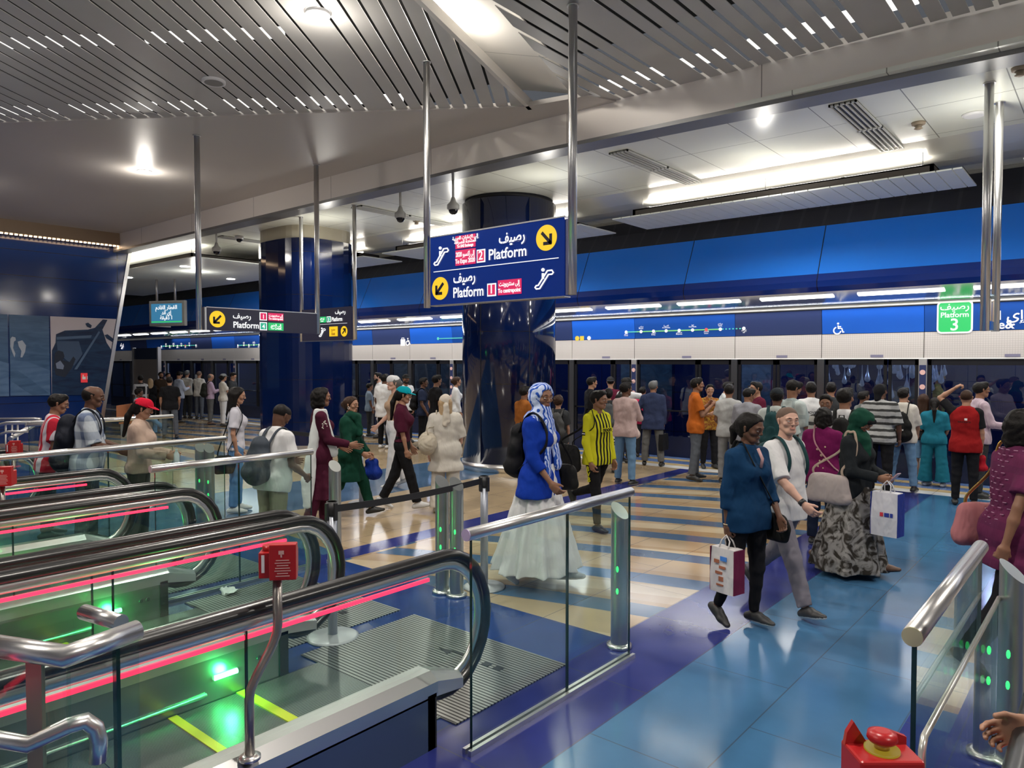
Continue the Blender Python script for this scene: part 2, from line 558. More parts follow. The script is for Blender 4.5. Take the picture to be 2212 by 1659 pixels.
# hall ceiling: plain part between the slatted field and the fascia
EDGE_E = Vector((0.326, -0.945, 0)); SL_D = Vector((-0.576, 0.822, 0)); SL_P = Vector((0.822, 0.576, 0)); SL_S = Vector((-6.07, 7.5, 0))
bl = [SL_S - SL_P * u for u in (0, 3, 6, 10, 14, 18, 21)]
poly = [(p.x, p.y, ZA) for p in bl] + [(-26, -6, ZA), (-26, 8.25, ZA), (-5.0, 8.25, ZA), (-5.2, 7.7, ZA)]
g = Geo(); g.prism(poly, (0, 0, 0.06)); struct('ceiling', g, CEIL_GREY)

# slatted field on the camera's left
g = Geo(); u = 0.03; k = 0
while u < 17.5:
    w = 0.35 if k % 10 == 9 else 0.158
    a = SL_S - SL_P * u; b_ = SL_S - SL_P * (u + w)
    ta, tb = min(3.49 * u, 15), min(3.49 * (u + w), 15)
    P = [a, b_, b_ - SL_D * tb, a - SL_D * ta]
    g.prism([(p.x, p.y, ZA + 0.02) for p in P][::-1], (0, 0, 0.008))
    u += w + 0.033; k += 1
SLAT = mat('grey_ceiling_board', (0.52, 0.51, 0.49), 0.4, var=0.06, bscale=2)
o = struct('ceiling_slats_west', g, SLAT)
# trim along its free edge
g = Geo()
a = Vector((-6.11, 7.62, ZA)); b_ = a + EDGE_E * 12
g.prism([tuple(a + SL_P * 0.0), tuple(b_), tuple(b_ + Vector((0.05, 0.02, 0))), tuple(a + Vector((0.05, 0.02, 0)))], (0, 0, 0.12))
struct('trim_1', g, mat('white_trim', (0.7, 0.67, 0.62), 0.4))
# slatted field on the camera's right: boards along Y from the fascia
g = Geo(); x = -5.32; k = 3
while x < 8:
    w = 0.335 if k % 10 == 9 else 0.145
    ys = lambda xx: max(-5, 7.6 - (xx + 5.38) / 0.328)
    ye = 8.12 + 0.04 * (x + 5.4)
    g.prism([(x, ye, ZA + 0.02), (x, ys(x), ZA + 0.02), (x + w, ys(x + w), ZA + 0.02), (x + w, ye, ZA + 0.02)], (0, 0, 0.008))
    x += w + 0.045; k += 1
struct('ceiling_slats_east', g, SLAT)
# the raised white panel between the two fields
g = Geo()
L1 = [Vector((-6.2, 7.9, 0)), Vector((-6.2, 7.9, 0)) + EDGE_E * 13.5]
R1 = [Vector((-5.3, 7.75, 0)), Vector((-5.3, 7.75, 0)) + Vector((0.315, -0.96, 0)) * 13.5]
g.prism([(L1[0].x - .5, L1[0].y, ZA + 0.50), (L1[1].x - .6, L1[1].y, ZA + 0.62), (R1[1].x, R1[1].y, ZA + 0.045), (R1[0].x, R1[0].y, ZA + 0.045)][::-1], (0, 0, 0.02))
struct('ceiling_panel', g, panel_material('white_bulkhead', (0.85, 0.82, 0.76), 0, 2.2, axis=2, rough=0.4, jw=0.012, jcol=(0.4, 0.38, 0.35)))
for t in (1.0, 2.9, 4.8, 6.7):
    p = L1[0] + EDGE_E * (t + 1.6)
    point('bulkhead_lamp', (p.x - 0.16, p.y, ZA + 0.2), 75, (1.0, 0.94, 0.86), 0.05)
# plenum above the slats with its own tubes
g = Geo().box((-26, -5.2, 6.3), (8.6, 8.6, 6.35)); struct('ceiling_plenum', g, mat('plenum_black', (0.02, 0.02, 0.02), 0.8))
tubeM = emis('plenum_tube', (1.0, 0.97, 0.92), 1.8)
for k, t in enumerate((0.12, 2.1)):
    g = Geo()
    for q in range(9):
        a = SL_S - SL_P * ((1.6, 2.4)[k] + q * 1.7) - SL_D * t; b_ = a - SL_P * 1.5
        g.tube([(a.x, a.y, 5.42), (b_.x, b_.y, 5.42)], 0.06, 8)
    o = obj('plenum_light', g, tubeM); tag(o, ('row of white tubes over the ends of the long slats', 'row of white tubes glimpsed midway between the long slats', 'row of white tubes above the slats nearest the viewer')[k], 'light', 'lights above the slatted ceiling')
for k, yy in enumerate((7.85, 5.7)):
    g = Geo()
    for q in range(7):
        g.tube([(-5.1 + 1.9 * q + (0.0 if k == 0 else 1.0), yy, 5.42), (-3.45 + 1.9 * q + (0.0 if k == 0 else 1.0), yy + 0.0, 5.42)], 0.07, 8)
    o = obj('plenum_light', g, tubeM); tag(o, ('row of white tubes over the slats right beside the beige fascia', 'row of white tubes above the slats beside the white bulkhead')[k], 'light', 'lights above the slatted ceiling')

# fascia between hall and platform ceilings
def fy(x): return 8.02 + (0.06 * max(0, x + 6.5)) + 0.0
g = Geo(); xs = [-22.2 + i * 1.0 for i in range(31)]
for a, b_ in zip(xs[:-1], xs[1:]):
    za, zb = 4.86, 4.86
    g.prism([(a, fy(a), za), (b_, fy(b_), zb), (b_, fy(b_), ZA + 0.1), (a, fy(a), ZA + 0.1)][::-1], (0, 0.05, 0))
struct('trim_2', g, FASCIA_M)
g = Geo()
for a, b_ in zip(xs[:-1], xs[1:]):
    g.prism([(a, fy(a) - 0.004, 4.85), (b_, fy(b_) - 0.004, 4.85), (b_, fy(b_) + 0.34, 4.85), (a, fy(a) + 0.34, 4.85)][::-1], (0, 0, 0.05))
struct('trim_3', g, mat('grey_reveal', (0.2, 0.2, 0.2), 0.35, 0.3))
# platform ceiling of glossy white metal tiles
CT = panel_material('platform_ceiling_tiles', (0.86, 0.88, 0.78), 0.95, 1.2, axis=0, rough=0.25, jw=0.012, jcol=(0.3, 0.3, 0.26), spec=0.5, bump=0.25)
N, L = nodes_of(CT)
# joints across Y as well
for n in N:
    if n.type == 'SEPXYZ':
        for l in list(n.outputs[2].links):
            L.new(n.outputs[1], l.to_socket)
g = Geo(); g.box((-40, 8.2, 4.9), (9, 13.8, 4.95)); struct('ceiling_platform', g, CT)
# soft curved trough in the ceiling above the hanging rafts
g = Geo(); prof = [(11.0, 4.9), (11.25, 4.86), (11.55, 4.82), (11.9, 4.8), (12.3, 4.82), (12.6, 4.86), (12.8, 4.9)]
for (a, za), (b_, zb) in zip(prof[:-1], prof[1:]):
    g.add([(-38, a, za), (9, a, za), (9, b_, zb), (-38, b_, zb)], [(0, 1, 2, 3)], 0, True)
struct('ceiling_cove', g, mat('brushed_ceiling_cove', (0.75, 0.73, 0.66), 0.3, 0.35))

# downlights and grilles
LAMP = emis('downlight_glow', (1.0, 0.95, 0.88), 14)
def downlight(x, y, z, label, r=0.12):
    t = thing('downlight', label, 'ceiling light', (x, y, z), 0, 'round recessed ceiling lights')
    obj('rim', Geo().lathe((x, y, z - 0.012), [(r * 0.8, 0.01), (r * .85, 0), (r, 0), (r, 0.03)], 28, caps=False), WHITE, t)
    obj('lens', Geo().cyl((x, y), r * 0.86, z - 0.016, z - 0.002, 24), LAMP, t)
LB = ['big round bright light set among the grey ceiling boards', 'round light in the plain grey ceiling near the blue picture wall',
      'round ceiling light over the escalators nearest the viewer', 'round ceiling light over the middle escalators']
for i, (x, y) in enumerate(HALL_LIGHTS):
    downlight(x, y, ZA, LB[i] if i < 4 else ('round ceiling light behind the viewer', 'round ceiling light over the photo edge walkway', 'round ceiling light over the far end of the picture wall', 'round ceiling light behind the viewer by the back wall')[i - 4])
    if i == 1: pass
for i, (x, y) in enumerate(PLAT_FILLS):
    pass
t = thing('speaker_grille', 'round grey speaker grille among the ceiling boards', 'speaker', (-8.4, 4.45, ZA))
obj('rim', Geo().lathe((-8.4, 4.45, ZA - 0.01), [(0.1, 0.01), (0.105, 0), (0.135, 0), (0.135, 0.03)], 28, caps=False), WHITE, t)
obj('mesh_disc', Geo().cyl((-8.4, 4.45), 0.105, ZA - 0.012, ZA, 24), mat('grille_grey', (0.25, 0.25, 0.24), 0.6), t)


def slot_vent(x0, x1, y0, y1, label):
    t = thing('slot_diffuser', label, 'air vent', ((x0 + x1) / 2, (y0 + y1) / 2, 4.9), 0, 'long slotted ceiling vents')
    g = Geo(); z = 4.875
    for a, b_, c, d in ((x0, x1, y0, y0 + .03), (x0, x1, y1 - .03, y1), (x0, x0 + .02, y0, y1), (x1 - .02, x1, y0, y1), (x0, x1, (y0 + y1) / 2 - .025, (y0 + y1) / 2 + .025)):
        g.box((a, c, z), (b_, d, 4.9))
    n = 5
    for i in range(1, n):
        xx = x0 + (x1 - x0) * i / n
        g.box((xx - 0.007, y0, z), (xx + 0.007, y1, 4.9))
    obj('frame', g, mat('vent_white', (0.6, 0.6, 0.56), 0.4), t)
    obj('backing', Geo().box((x0, y0, 4.893), (x1, y1, 4.899)), BLACKP, t)
slot_vent(-2.64, -2.34, 8.8, 11.15, 'long slotted vent in the platform ceiling, nearest the hanging raft')
slot_vent(-5.6, -5.3, 8.8, 11.15, 'long slotted vent between the tall steel pole and the hanging raft')
slot_vent(-11.3, -11.0, 8.7, 11.15, 'long slotted vent to the left of the round column top')
slot_vent(-16.4, -16.1, 8.7, 11.15, 'long slotted vent between the broad column and the wide raft')

# small ceiling fittings
def smoke_detector(px, py, label):
    p = at(px, py, z=4.88)
    t = thing('smoke_detector', label, 'smoke detector', (p.x, p.y, 4.9), 0, 'smoke detectors on the platform ceiling')
    m = mat('detector_tan', (0.35, 0.28, 0.2), 0.5)
    obj('base', Geo().lathe((p.x, p.y, 4.86), [(0.04, 0), (0.075, 0.01), (0.08, 0.04)], 20), m, t)
    obj('sensor', Geo().lathe((p.x, p.y, 4.81), [(0.02, 0), (0.05, 0.015), (0.03, 0.03), (0.05, 0.05)], 20), m, t)
smoke_detector(1984, 268, 'brown smoke detector beside the nearest slotted vent')
smoke_detector(900, 478, 'small brown smoke detector behind the hanging camera')
smoke_detector(2204, 150, 'brown smoke detector at the top corner over the platform')
t = thing('ceiling_speaker', 'flat white round speaker on the platform ceiling', 'speaker', tuple(at(2105, 246, z=4.9)))
p = at(2105, 246, z=4.9)
obj('disc', Geo().lathe((p.x, p.y, 4.87), [(0.1, 0), (0.13, 0.015), (0.13, 0.03)], 28), WHITE, t)


def cctv(px, top, bot, label, y=8.45):
    a = at(px, bot, Y=y); x = a.x; z = a.z
    t = thing('security_camera', label, 'camera', (x, y, 4.9), 0, 'dome cameras on rods')
    obj('rod', Geo().cyl((x, y), 0.022, z + 0.24, 4.9, 12), mat('cctv_grey', (0.42, 0.42, 0.4), 0.45), t)
    obj('housing', Geo().lathe((x, y, z + 0.1), [(0.085, 0), (0.1, 0.02), (0.1, 0.08), (0.05, 0.13), (0.028, 0.2)], 24), mat('cctv_grey', (0.42, 0.42, 0.4), 0.45), t)
    obj('dome', Geo().sphere((x, y, z + 0.1), 0.075, 20, 0, (1, 1, 1), -1, 0), mat('cctv_dome', (0.01, 0.01, 0.012), 0.08), t)
cctv(865, 415, 484, 'dome camera on a rod between the two columns')
cctv(979, 385, 467, 'dome camera hanging beside the round column')
cctv(468, 500, 553, 'dome camera on a rod beyond the first steel pole')
p = at(517, 512, z=4.88)
t = thing('ceiling_camera', 'small dark dome camera fixed flat to the ceiling', 'camera', tuple(p))
obj('base', Geo().lathe((p.x, p.y, 4.83), [(0.08, 0), (0.1, 0.03), (0.1, 0.07)], 20), WHITE, t)
obj('dome', Geo().sphere((p.x, p.y, 4.83), 0.075, 16, 0, (1, 1, 1), -1, 0), mat('cctv_dome', (0, 0, 0)), t)

# hanging slatted rafts above the platform edge
RAFTM = mat('raft_white', (0.88, 0.92, 0.88), 0.35)
def raft(x0, x1, label, y0=11.2, y1=12.45, z=4.5):
    t = thing('ceiling_raft', label, 'ceiling raft', ((x0 + x1) / 2, (y0 + y1) / 2, z), 0, 'hanging ceiling rafts along the platform')
    g = Geo(); x = x0; k = 0
    while x < x1 - 0.02:
        w = 0.3 if k % 9 == 8 else 0.18
        g.box((x, y0, z), (min(x + w, x1), y1, z + 0.02)); x += w + 0.014; k += 1
    obj('slats', g, RAFTM, t)
    g = Geo()
    for a, b_, c, d in ((x0 + .35, x1 - .35, y0 + .12, y0 + .16), (x0 + .35, x1 - .35, y1 - .5, y1 - .46), (x0 + .35, x0 + .4, y0 + .12, y1 - .46), (x1 - .4, x1 - .35, y0 + .12, y1 - .46)):
        g.box((a, c, z + 0.02), (b_, d, z + 0.15))
    g.box((x0 + 0.35, y0 + 0.12, z + 0.13), (x1 - 0.35, y1 - 0.46, z + 0.15))
    obj('tray', g, mat('raft_tray', (0.06, 0.05, 0.045), 0.5), t)
    ln = x1 - x0 - 1.0; n = 4; s = ln / n
    for i in range(n):
        a = x0 + 0.5 + i * s
        tb = obj('tube_lamp', Geo().tube([(a + 0.03, y0 + 0.42, z + 0.205), (a + s - 0.03, y0 + 0.42, z + 0.205)], 0.018, 8), emis('tube_white', (1, 0.97, 0.9), 7), t)
        obj('lamp_holder', Geo().box((a - 0.02, y0 + 0.38, z + 0.15), (a + 0.03, y0 + 0.46, z + 0.23)), WHITE, tb)
    for xx in (x0 + 0.5, (x0 + x1) / 2, x1 - 0.5):
        obj('hanger', Geo().cyl((xx, y0 + 0.2), 0.006, z + 0.15, 4.9, 6), STEEL, t)
    if y1 - y0 > 2:
        for lx, ly in ((-19.2, 9.3), (-23.0, 9.4), (-26, 9.4), (-21, 11.6)):
            obj('round_lamp', Geo().cyl((lx, ly), 0.12, z - 0.012, z, 20), LAMP, t)
    ar = area('raft_lamp', ((x0 + x1) / 2, y0 + 0.42, z + 0.235), ln, 0.06, 14 * ln, (1, 0.95, 0.86), (pi, 0, 0))
raft(-7.05, -1.66, 'long white slatted raft hanging nearest over the platform edge')
raft(-13.4, -7.75, 'slatted raft with dark tray half hidden by the big blue sign')
raft(-16.6, -14.1, 'slatted raft glimpsed between the two blue columns')
raft(-1.0, 5.0, 'corner of a slatted raft entering at the edge of the photo')
raft(-29, -17.3, 'wide white raft above the hanging display screen', 8.6, 12.4, 4.5)

# ---------------------------------------------------------------- wall above the platform doors
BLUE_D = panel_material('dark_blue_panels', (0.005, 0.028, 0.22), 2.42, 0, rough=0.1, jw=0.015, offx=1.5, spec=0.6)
BLUE_L = panel_material('lit_blue_panels', (0.02, 0.23, 0.95), 2.42, 0, rough=0.16, jw=0.015, offx=1.5, spec=0.55)  # blue brightened in the colour for light falling on the tilted-back band
LOUV = panel_material('black_louvre', (0.02, 0.022, 0.035), 0.4, 0, rough=0.4, jw=0.05, jcol=(0.035, 0.038, 0.05))
def strip(name, pts, m):
    g = Geo()
    for (a, za), (b_, zb) in zip(pts[:-1], pts[1:]):
        g.add([(-40, a, za), (9, a, za), (9, b_, zb), (-40, b_, zb)], [(0, 1, 2, 3)], 0, True)
    return struct(name, g, m)
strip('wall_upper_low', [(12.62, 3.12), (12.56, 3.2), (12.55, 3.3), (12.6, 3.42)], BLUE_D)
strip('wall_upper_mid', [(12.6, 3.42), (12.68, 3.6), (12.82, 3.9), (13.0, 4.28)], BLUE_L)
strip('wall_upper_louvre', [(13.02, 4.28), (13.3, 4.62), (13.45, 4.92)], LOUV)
SOFF = mat('soffit_steel', (0.5, 0.49, 0.47), 0.17, 0.9, bump=0.05, bscale=1.5)
strip('wall_soffit', [(13.52, 2.93), (13.1, 2.98), (12.62, 3.12)], SOFF)
k = 0; x = 6.0
dgl = emis('soffit_light', (1.0, 0.98, 0.94), 5)
while x > -38:
    t = obj('soffit_lamp', Geo().obox((x - 0.62, 12.82, 3.058), (0.62, 0, 0), (0, 0.05, -0.0145), (0, 0.004, 0.01)), dgl)
    near = 'long white strip light in the soffit above %s'
    S = {2: 'the wheelchair sign', 3: 'the line map', 1: 'the green sign'}
    tag(t, near % S[k] if k in S else 'long white strip light in the steel soffit above the platform doors', 'light', 'strip lights in the soffit')
    x -= 1.62; k += 1
area('soffit_wash', (-8, 12.9, 3.0), 30, 0.15, 230, (1, 0.97, 0.92))

# ---------------------------------------------------------------- blue wall with picture panels, on the left (plane X = -20.5)
XW = -20.5
LW = panel_material('navy_wall_panels', (0.005, 0.024, 0.13), 2.9, 0.62, axis=1, rough=0.12, jw=0.014, offx=0.6, offz=0.3, spec=0.6)
g = Geo()
yb, yt = 7.6, 8.5
g.prism([(XW, -6, 0), (XW, yb, 0), (XW, yt, 5.2), (XW, -6, 5.2)], (-0.4, 0, 0)); struct('wall_left', g, LW)
g = Geo()
g.prism([(XW + 0.03, yb - 0.06, 0), (XW + 0.03, yb + 0.03, 0), (XW + 0.03, yt + 0.03, 5.2), (XW + 0.03, yt - 0.06, 5.2)], (-0.46, 0, 0)); struct('trim_4', g, STEELP)
# LED dots along the top of that wall
g = Geo()
for i in range(95):
    yy = 8.0 - i * 0.1
    if i % 31 in (29, 30): continue
    g.box((XW + 0.28, yy, 4.965), (XW + 0.33, yy + 0.055, 4.985))
o = obj('led_strip', g, emis('warm_led', (1.0, 0.72, 0.45), 7)); tag(o, 'row of warm dot lights along the top of the blue picture wall', 'light strip')
g = Geo().box((XW, -6, 4.99), (XW + 0.42, 8.2, ZA)); struct('trim_5', g, mat('bronze_cove', (0.33, 0.24, 0.16), 0.35, 0.4))
area('cove_wash', (XW + 0.3, 3.5, 4.955), 0.06, 9, 30, (1.0, 0.65, 0.38))

# picture panels
def wallpt(px, py): return at(px, py, X=XW + 0.02)
def picmat(name, c1, c2, sc, dist):
    m = bpy.data.materials.new(name); m.use_nodes = True; N, L = nodes_of(m); b = N['Principled BSDF']
    tc = N.new('ShaderNodeTexCoord'); mp = N.new('ShaderNodeMapping'); mp.inputs['Scale'].default_value = (1, 0.5, 2.2)
    L.new(tc.outputs['Object'], mp.inputs[0])
    nz = N.new('ShaderNodeTexNoise'); nz.inputs['Scale'].default_value = sc; nz.inputs['Detail'].default_value = 6; nz.inputs['Distortion'].default_value = dist
    L.new(mp.outputs[0], nz.inputs['Vector'])
    cr = N.new('ShaderNodeValToRGB'); cr.color_ramp.elements[0].position = 0.35; cr.color_ramp.elements[1].position = 0.68
    cr.color_ramp.elements[0].color = (*c1, 1); cr.color_ramp.elements[1].color = (*c2, 1)
    L.new(nz.outputs['Fac'], cr.inputs[0]); L.new(cr.outputs[0], b.inputs['Base Color'])
    b.inputs['Roughness'].default_value = 0.3
    return m
SEA = picmat('sea_print', (0.03, 0.08, 0.17), (0.07, 0.14, 0.26), 2.5, 1.0)
SAND = picmat('shore_print', (0.05, 0.11, 0.22), (0.10, 0.18, 0.32), 1.6, 2.0)
BOATM = picmat('boat_print', (0.004, 0.014, 0.05), (0.012, 0.04, 0.10), 3.5, 1.0)
SKYP = mat('pale_sky_print', (0.50, 0.46, 0.50), 0.4)
NETM = mat('net_print', (0.06, 0.11, 0.2), 0.5)
def flat(pts, lift, m, parent, name='print', lab=None):
    g = Geo(); P = [wallpt(*p) for p in pts]
    g.prism([(XW + 0.02 + lift, p.y, p.z) for p in P], (0.004, 0, 0))
    return obj(name, g, m, parent)
ZT, ZB = 3.09, 1.13
def yy(px): return wallpt(px, 780).y
def panel(y0, y1, label, n, topo='rect'):
    t = thing('picture_panel', label, 'wall picture', (XW, (y0 + y1) / 2, ZB), 0, 'photographic panels on the blue wall')
    return t
y1, y2, y3 = yy(20), yy(109), yy(239)
pl = [(y1 - 1.6, y1 - 0.015, 'picture panel of pale blue sea and shore at the photo edge'), (y1 + 0.015, y2 - 0.015, 'picture panel of a fisherman bending over at the shore'),
      (y2 + 0.015, y3, 'picture panel of a beached wooden boat against a pale sky')]
roots = []
for k, (a, b_, lb) in enumerate(pl):
    t = thing('picture_panel', lb, 'wall picture', (XW, (a + b_) / 2, ZB), 0, 'photographic panels on the blue wall'); roots.append(t)
    ae = 0.0
    tp = [(XW, a, ZB), (XW, b_ + (ZB / 5.2 * 0.9 - 0.27 if k == 2 else 0), ZB), (XW, b_ + (0.06 if k == 2 else 0), ZT), (XW, a, ZT)]
    if k == 2: tp = [(XW, a, ZB), (XW, 7.6 + 0.9 * ZB / 5.2 - 0.08, ZB), (XW, 7.6 + 0.9 * ZT / 5.2 - 0.08, ZT), (XW, a, ZT)]
    obj('print_board', Geo().prism(tp, (0.02, 0, 0)), SKYP if k == 2 else SEA, t)
flat([(0, 780), (19, 785), (19, 856), (0, 856)], 0.002, SAND, roots[0], 'shore')
flat([(22, 778), (60, 782), (108, 800), (108, 854), (22, 855)], 0.002, SAND, roots[1], 'shore')
flat([(22, 790), (60, 815), (106, 850), (70, 854), (22, 822)], 0.004, SEA, roots[1], 'wave_line')
g_ = [(22, 732), (26, 727), (33, 729), (34, 735), (30, 738), (28, 752), (33, 764), (31, 772), (26, 760), (22, 748)]
flat(g_, 0.006, mat('figure_white', (0.35, 0.4, 0.48), 0.5), roots[1], 'figure')
flat([(38, 738), (48, 735), (56, 746), (54, 760), (48, 772), (44, 772), (46, 758), (40, 748)], 0.006, mat('figure_white', (0, 0, 0)), roots[1], 'figure')
# boat hull, planks, bow post, rower
flat([(112, 757), (120, 740), (121, 722), (140, 714), (190, 712), (205, 708), (222, 690), (232, 691), (221, 712), (230, 740), (243, 760), (236, 853), (112, 853)], 0.003, BOATM, roots[2], 'hull')
flat([(122, 728), (198, 724), (196, 730), (122, 734)], 0.006, NETM, roots[2], 'plank_line')
flat([(160, 798), (213, 715), (216, 718), (166, 798)], 0.006, NETM, roots[2], 'plank_line')
flat([(122, 737), (170, 737), (178, 765), (160, 790), (140, 775), (124, 757)], 0.005, mat('netting_print', (0.035, 0.07, 0.14), 0.5), roots[2], 'netting')
flat([(184, 699), (190, 697), (198, 703), (196, 709), (188, 706)], 0.006, BOATM, roots[2], 'bow_peg')
flat([(226, 724), (232, 722), (246, 733), (243, 739), (230, 731)], 0.006, BOATM, roots[2], 'bow_peg')
flat([(119, 762), (126, 757), (136, 760), (139, 770), (135, 778), (150, 782), (158, 770), (163, 776), (155, 795), (140, 815), (120, 810), (116, 790)], 0.008, mat('figure_dark', (0.003, 0.01, 0.03), 0.5), roots[2], 'figure')
flat([(120, 785), (130, 779), (138, 790), (136, 798), (122, 796)], 0.011, mat('figure_shirt', (0.16, 0.2, 0.3), 0.5), roots[2], 'figure_shirt')
flat([(118, 760), (119, 690), (112, 690), (112, 757)], 0.001, SKYP, roots[2], 'sky')
# red alarm sign
p = wallpt(180, 816); q = wallpt(174, 806); r = wallpt(188, 826)
t = thing('fire_alarm_sign', 'small red fire alarm sign with white hand symbol on the boat picture', 'sign', (XW + 0.03, p.y, r.z))
obj('plate', Geo().box((XW + 0.03, q.y, r.z), (XW + 0.06, r.y, q.z)), emis('alarm_red', (0.75, 0.03, 0.04), 0.7), t)
g = Geo(); cx = (q.y + r.y) / 2; cz = (q.z + r.z) / 2
g.box((XW + 0.06, cx - 0.05, cz - 0.04), (XW + 0.064, cx + 0.03, cz + 0.03)); g.box((XW + 0.06, cx - 0.04, cz + 0.03), (XW + 0.064, cx - 0.02, cz + 0.08)); g.box((XW + 0.06, cx + 0.06, cz - 0.04), (XW + 0.064, cx + 0.075, cz + 0.04))
obj('hand_symbol', g, WHITE, t)

# far walls that close the hall (seen in reflections)
WB = panel_material('hall_wall', (0.55, 0.55, 0.58), 1.5, 1.2, rough=0.2)
struct('wall_right', Geo().box((8.6, -5.5, 0), (8.9, 14, 6.3)), WB)
struct('wall_back', Geo().box((-30, -5.6, 0), (9, -5.3, 6.3)), WB)
struct('wall_far', Geo().box((-40.3, 5, -1), (-40, 19, 6.3)), mat('far_wall', (0.05, 0.07, 0.14), 0.3))

# ---------------------------------------------------------------- columns
COLB = panel_material('column_blue', (0.0018, 0.008, 0.050), 0, 0.92, rough=0.08, jw=0.012, offz=0.28, spec=0.65, bump=0.03, var=0.0)
def shade_column(name, loc_poly, label):
    pass
g = Geo(); cx, cy, r = -8.72, 10.3, 0.86
g.lathe((cx, cy, 0.0), [(r, 0.15), (r, 4.82)], 72); o = struct('column_round', g, COLB)
g = Geo()
for q in (0.6, 1.65, 2.7, 3.75, 4.8, 5.85):
    g.obox((cx + (r + 0.0) * cos(q), cy + (r) * sin(q), 2.5), (0.004 * cos(q), 0.004 * sin(q), 0), (-0.006 * sin(q), 0.006 * cos(q), 0), (0, 0, 2.32))
struct('trim_6', g, mat('joint_black', (0.005, 0.005, 0.01), 0.5))
struct('trim_7', Geo().lathe((cx, cy, 0), [(r + 0.015, 0), (r + 0.015, 0.15)], 72), STEELP)
struct('trim_8', Geo().lathe((cx, cy, 0), [(r - 0.05, 4.80), (r - 0.05, 4.9)], 48), mat('joint_black', (0, 0, 0)))
# second column: a blunt polygon on one side and rounded on the other
c2 = Vector((-14.35, 9.75, 0))
A = lambda px, d: at(px, 782, d=d)
shape = []
for q in range(0, 360, 12):
    a = radians(q); sx_ = 0.95; e = 3.2
    shape.append((c2.x + 1.0 * math.copysign(abs(cos(a)) ** (2 / e), cos(a)), c2.y + 0.86 * math.copysign(abs(sin(a)) ** (2 / e), sin(a))))
g = Geo(); g.prism([(x, y, 0.12) for x, y in shape], (0, 0, 4.5)); o = struct('column_broad', g, COLB)
g = Geo(); g.prism([(c2.x + (x - c2.x) * .96, c2.y + (y - c2.y) * .96, 4.62) for x, y in shape], (0, 0, 0.3)); struct('trim_9', g, mat('stone_collar', (0.42, 0.38, 0.28), 0.3))
g = Geo(); g.prism([(c2.x + (x - c2.x) * 1.01, c2.y + (y - c2.y) * 1.01, 0.0) for x, y in shape], (0, 0, 0.14)); struct('trim_10', g, STEELP)
# ================================================================== platform screen doors
YP = 13.55
SEAMS = []
x = 8.06; pat = [1.61, 1.61, 2.23]
x = -0.28 + 5.45 * 1
k = 0
SEAMS = [5.17]
for i in range(40):
    SEAMS.append(SEAMS[-1] - [1.61, 1.61, 2.23][(i + 1) % 3])
# align so that -2.5, -4.1, -5.74, -7.97 are seams
SEAMS = []
for n in range(-7, 3):
    base = -2.5 + 5.45 * n
    SEAMS += [base, base - 1.62, base - 3.23]
SEAMS = sorted(SEAMS)

PERF = panel_material('perforated_panel', (0.64, 0.60, 0.58), 0.035, 0.035, rough=0.42, jw=0.006, jcol=(0.5, 0.47, 0.45), metal=0.25)
BAND = panel_material('sign_band_blue', (0.012, 0.07, 0.33), 0, 0, rough=0.22)
BAND_B = panel_material('sign_band_bright', (0.015, 0.11, 0.55), 0, 0, rough=0.22)
BAND_G = panel_material('sign_band_slate', (0.03, 0.045, 0.13), 0, 0, rough=0.22)
PSDG = glass_mat('screen_glass', (0.74, 0.80, 0.84), 1.65, 0.0)
DKF = mat('door_frame_black', (0.012, 0.012, 0.016), 0.3, 0.2)

# overhead beam: white perforated header panels and the sign band, one unit per seam
for i, (a, b_) in enumerate(zip(SEAMS[:-1], SEAMS[1:])):
    if b_ < -33 or a > 5: continue
    j = i % 3      # 0: double-width unit, 1, 2: single
    lab = 'white perforated header panel over the platform doors'
    t = thing('header_unit', lab, 'header panel', ((a + b_) / 2, YP, 2.02), 0, 'header units above the platform doors')
    obj('perforated_cover', Geo().box((a + 0.006, YP - 0.02, 2.02), (b_ - 0.006, YP + 0.2, 2.44)), PERF, t)
    obj('lower_edge', Geo().box((a, YP - 0.025, 2.0), (b_, YP + 0.2, 2.02)), WHITE, t)
    obj('sign_panel', Geo().prism([(a + 0.004, YP + 0.0, 2.45), (b_ - 0.004, YP + 0.0, 2.45), (b_ - 0.004, YP - 0.04, 2.88), (a + 0.004, YP - 0.04, 2.88)], (0, 0.03, 0)),
        {0: BAND_G, 1: BAND_B, 2: BAND}[j], t)
    mx = (a + b_) / 2 + 0.1
    obj('door_number_tag', Geo().box((mx - 0.1, YP - 0.028, 2.03), (mx + 0.1, YP - 0.022, 2.075)), mat('tag_violet', (0.2, 0.19, 0.28), 0.4), t)
g = Geo().box((-40, YP - 0.05, 2.9), (8.5, YP + 0.3, 2.935)); struct('trim_11', g, mat('bright_edge', (0.75, 0.75, 0.73), 0.25, 0.6, emit=(1, 1, 1), es=0.05))  # faint glow put into the trim to keep its line bright
struct('trim_12', Geo().box((-40, YP + 0.2, 2.0), (8.5, YP + 0.26, 3.0)), BLACKP)
area('band_wash', (-12, YP - 0.12, 2.905), 34, 0.05, 100, (0.9, 0.95, 1.0), (radians(-20), 0, 0))

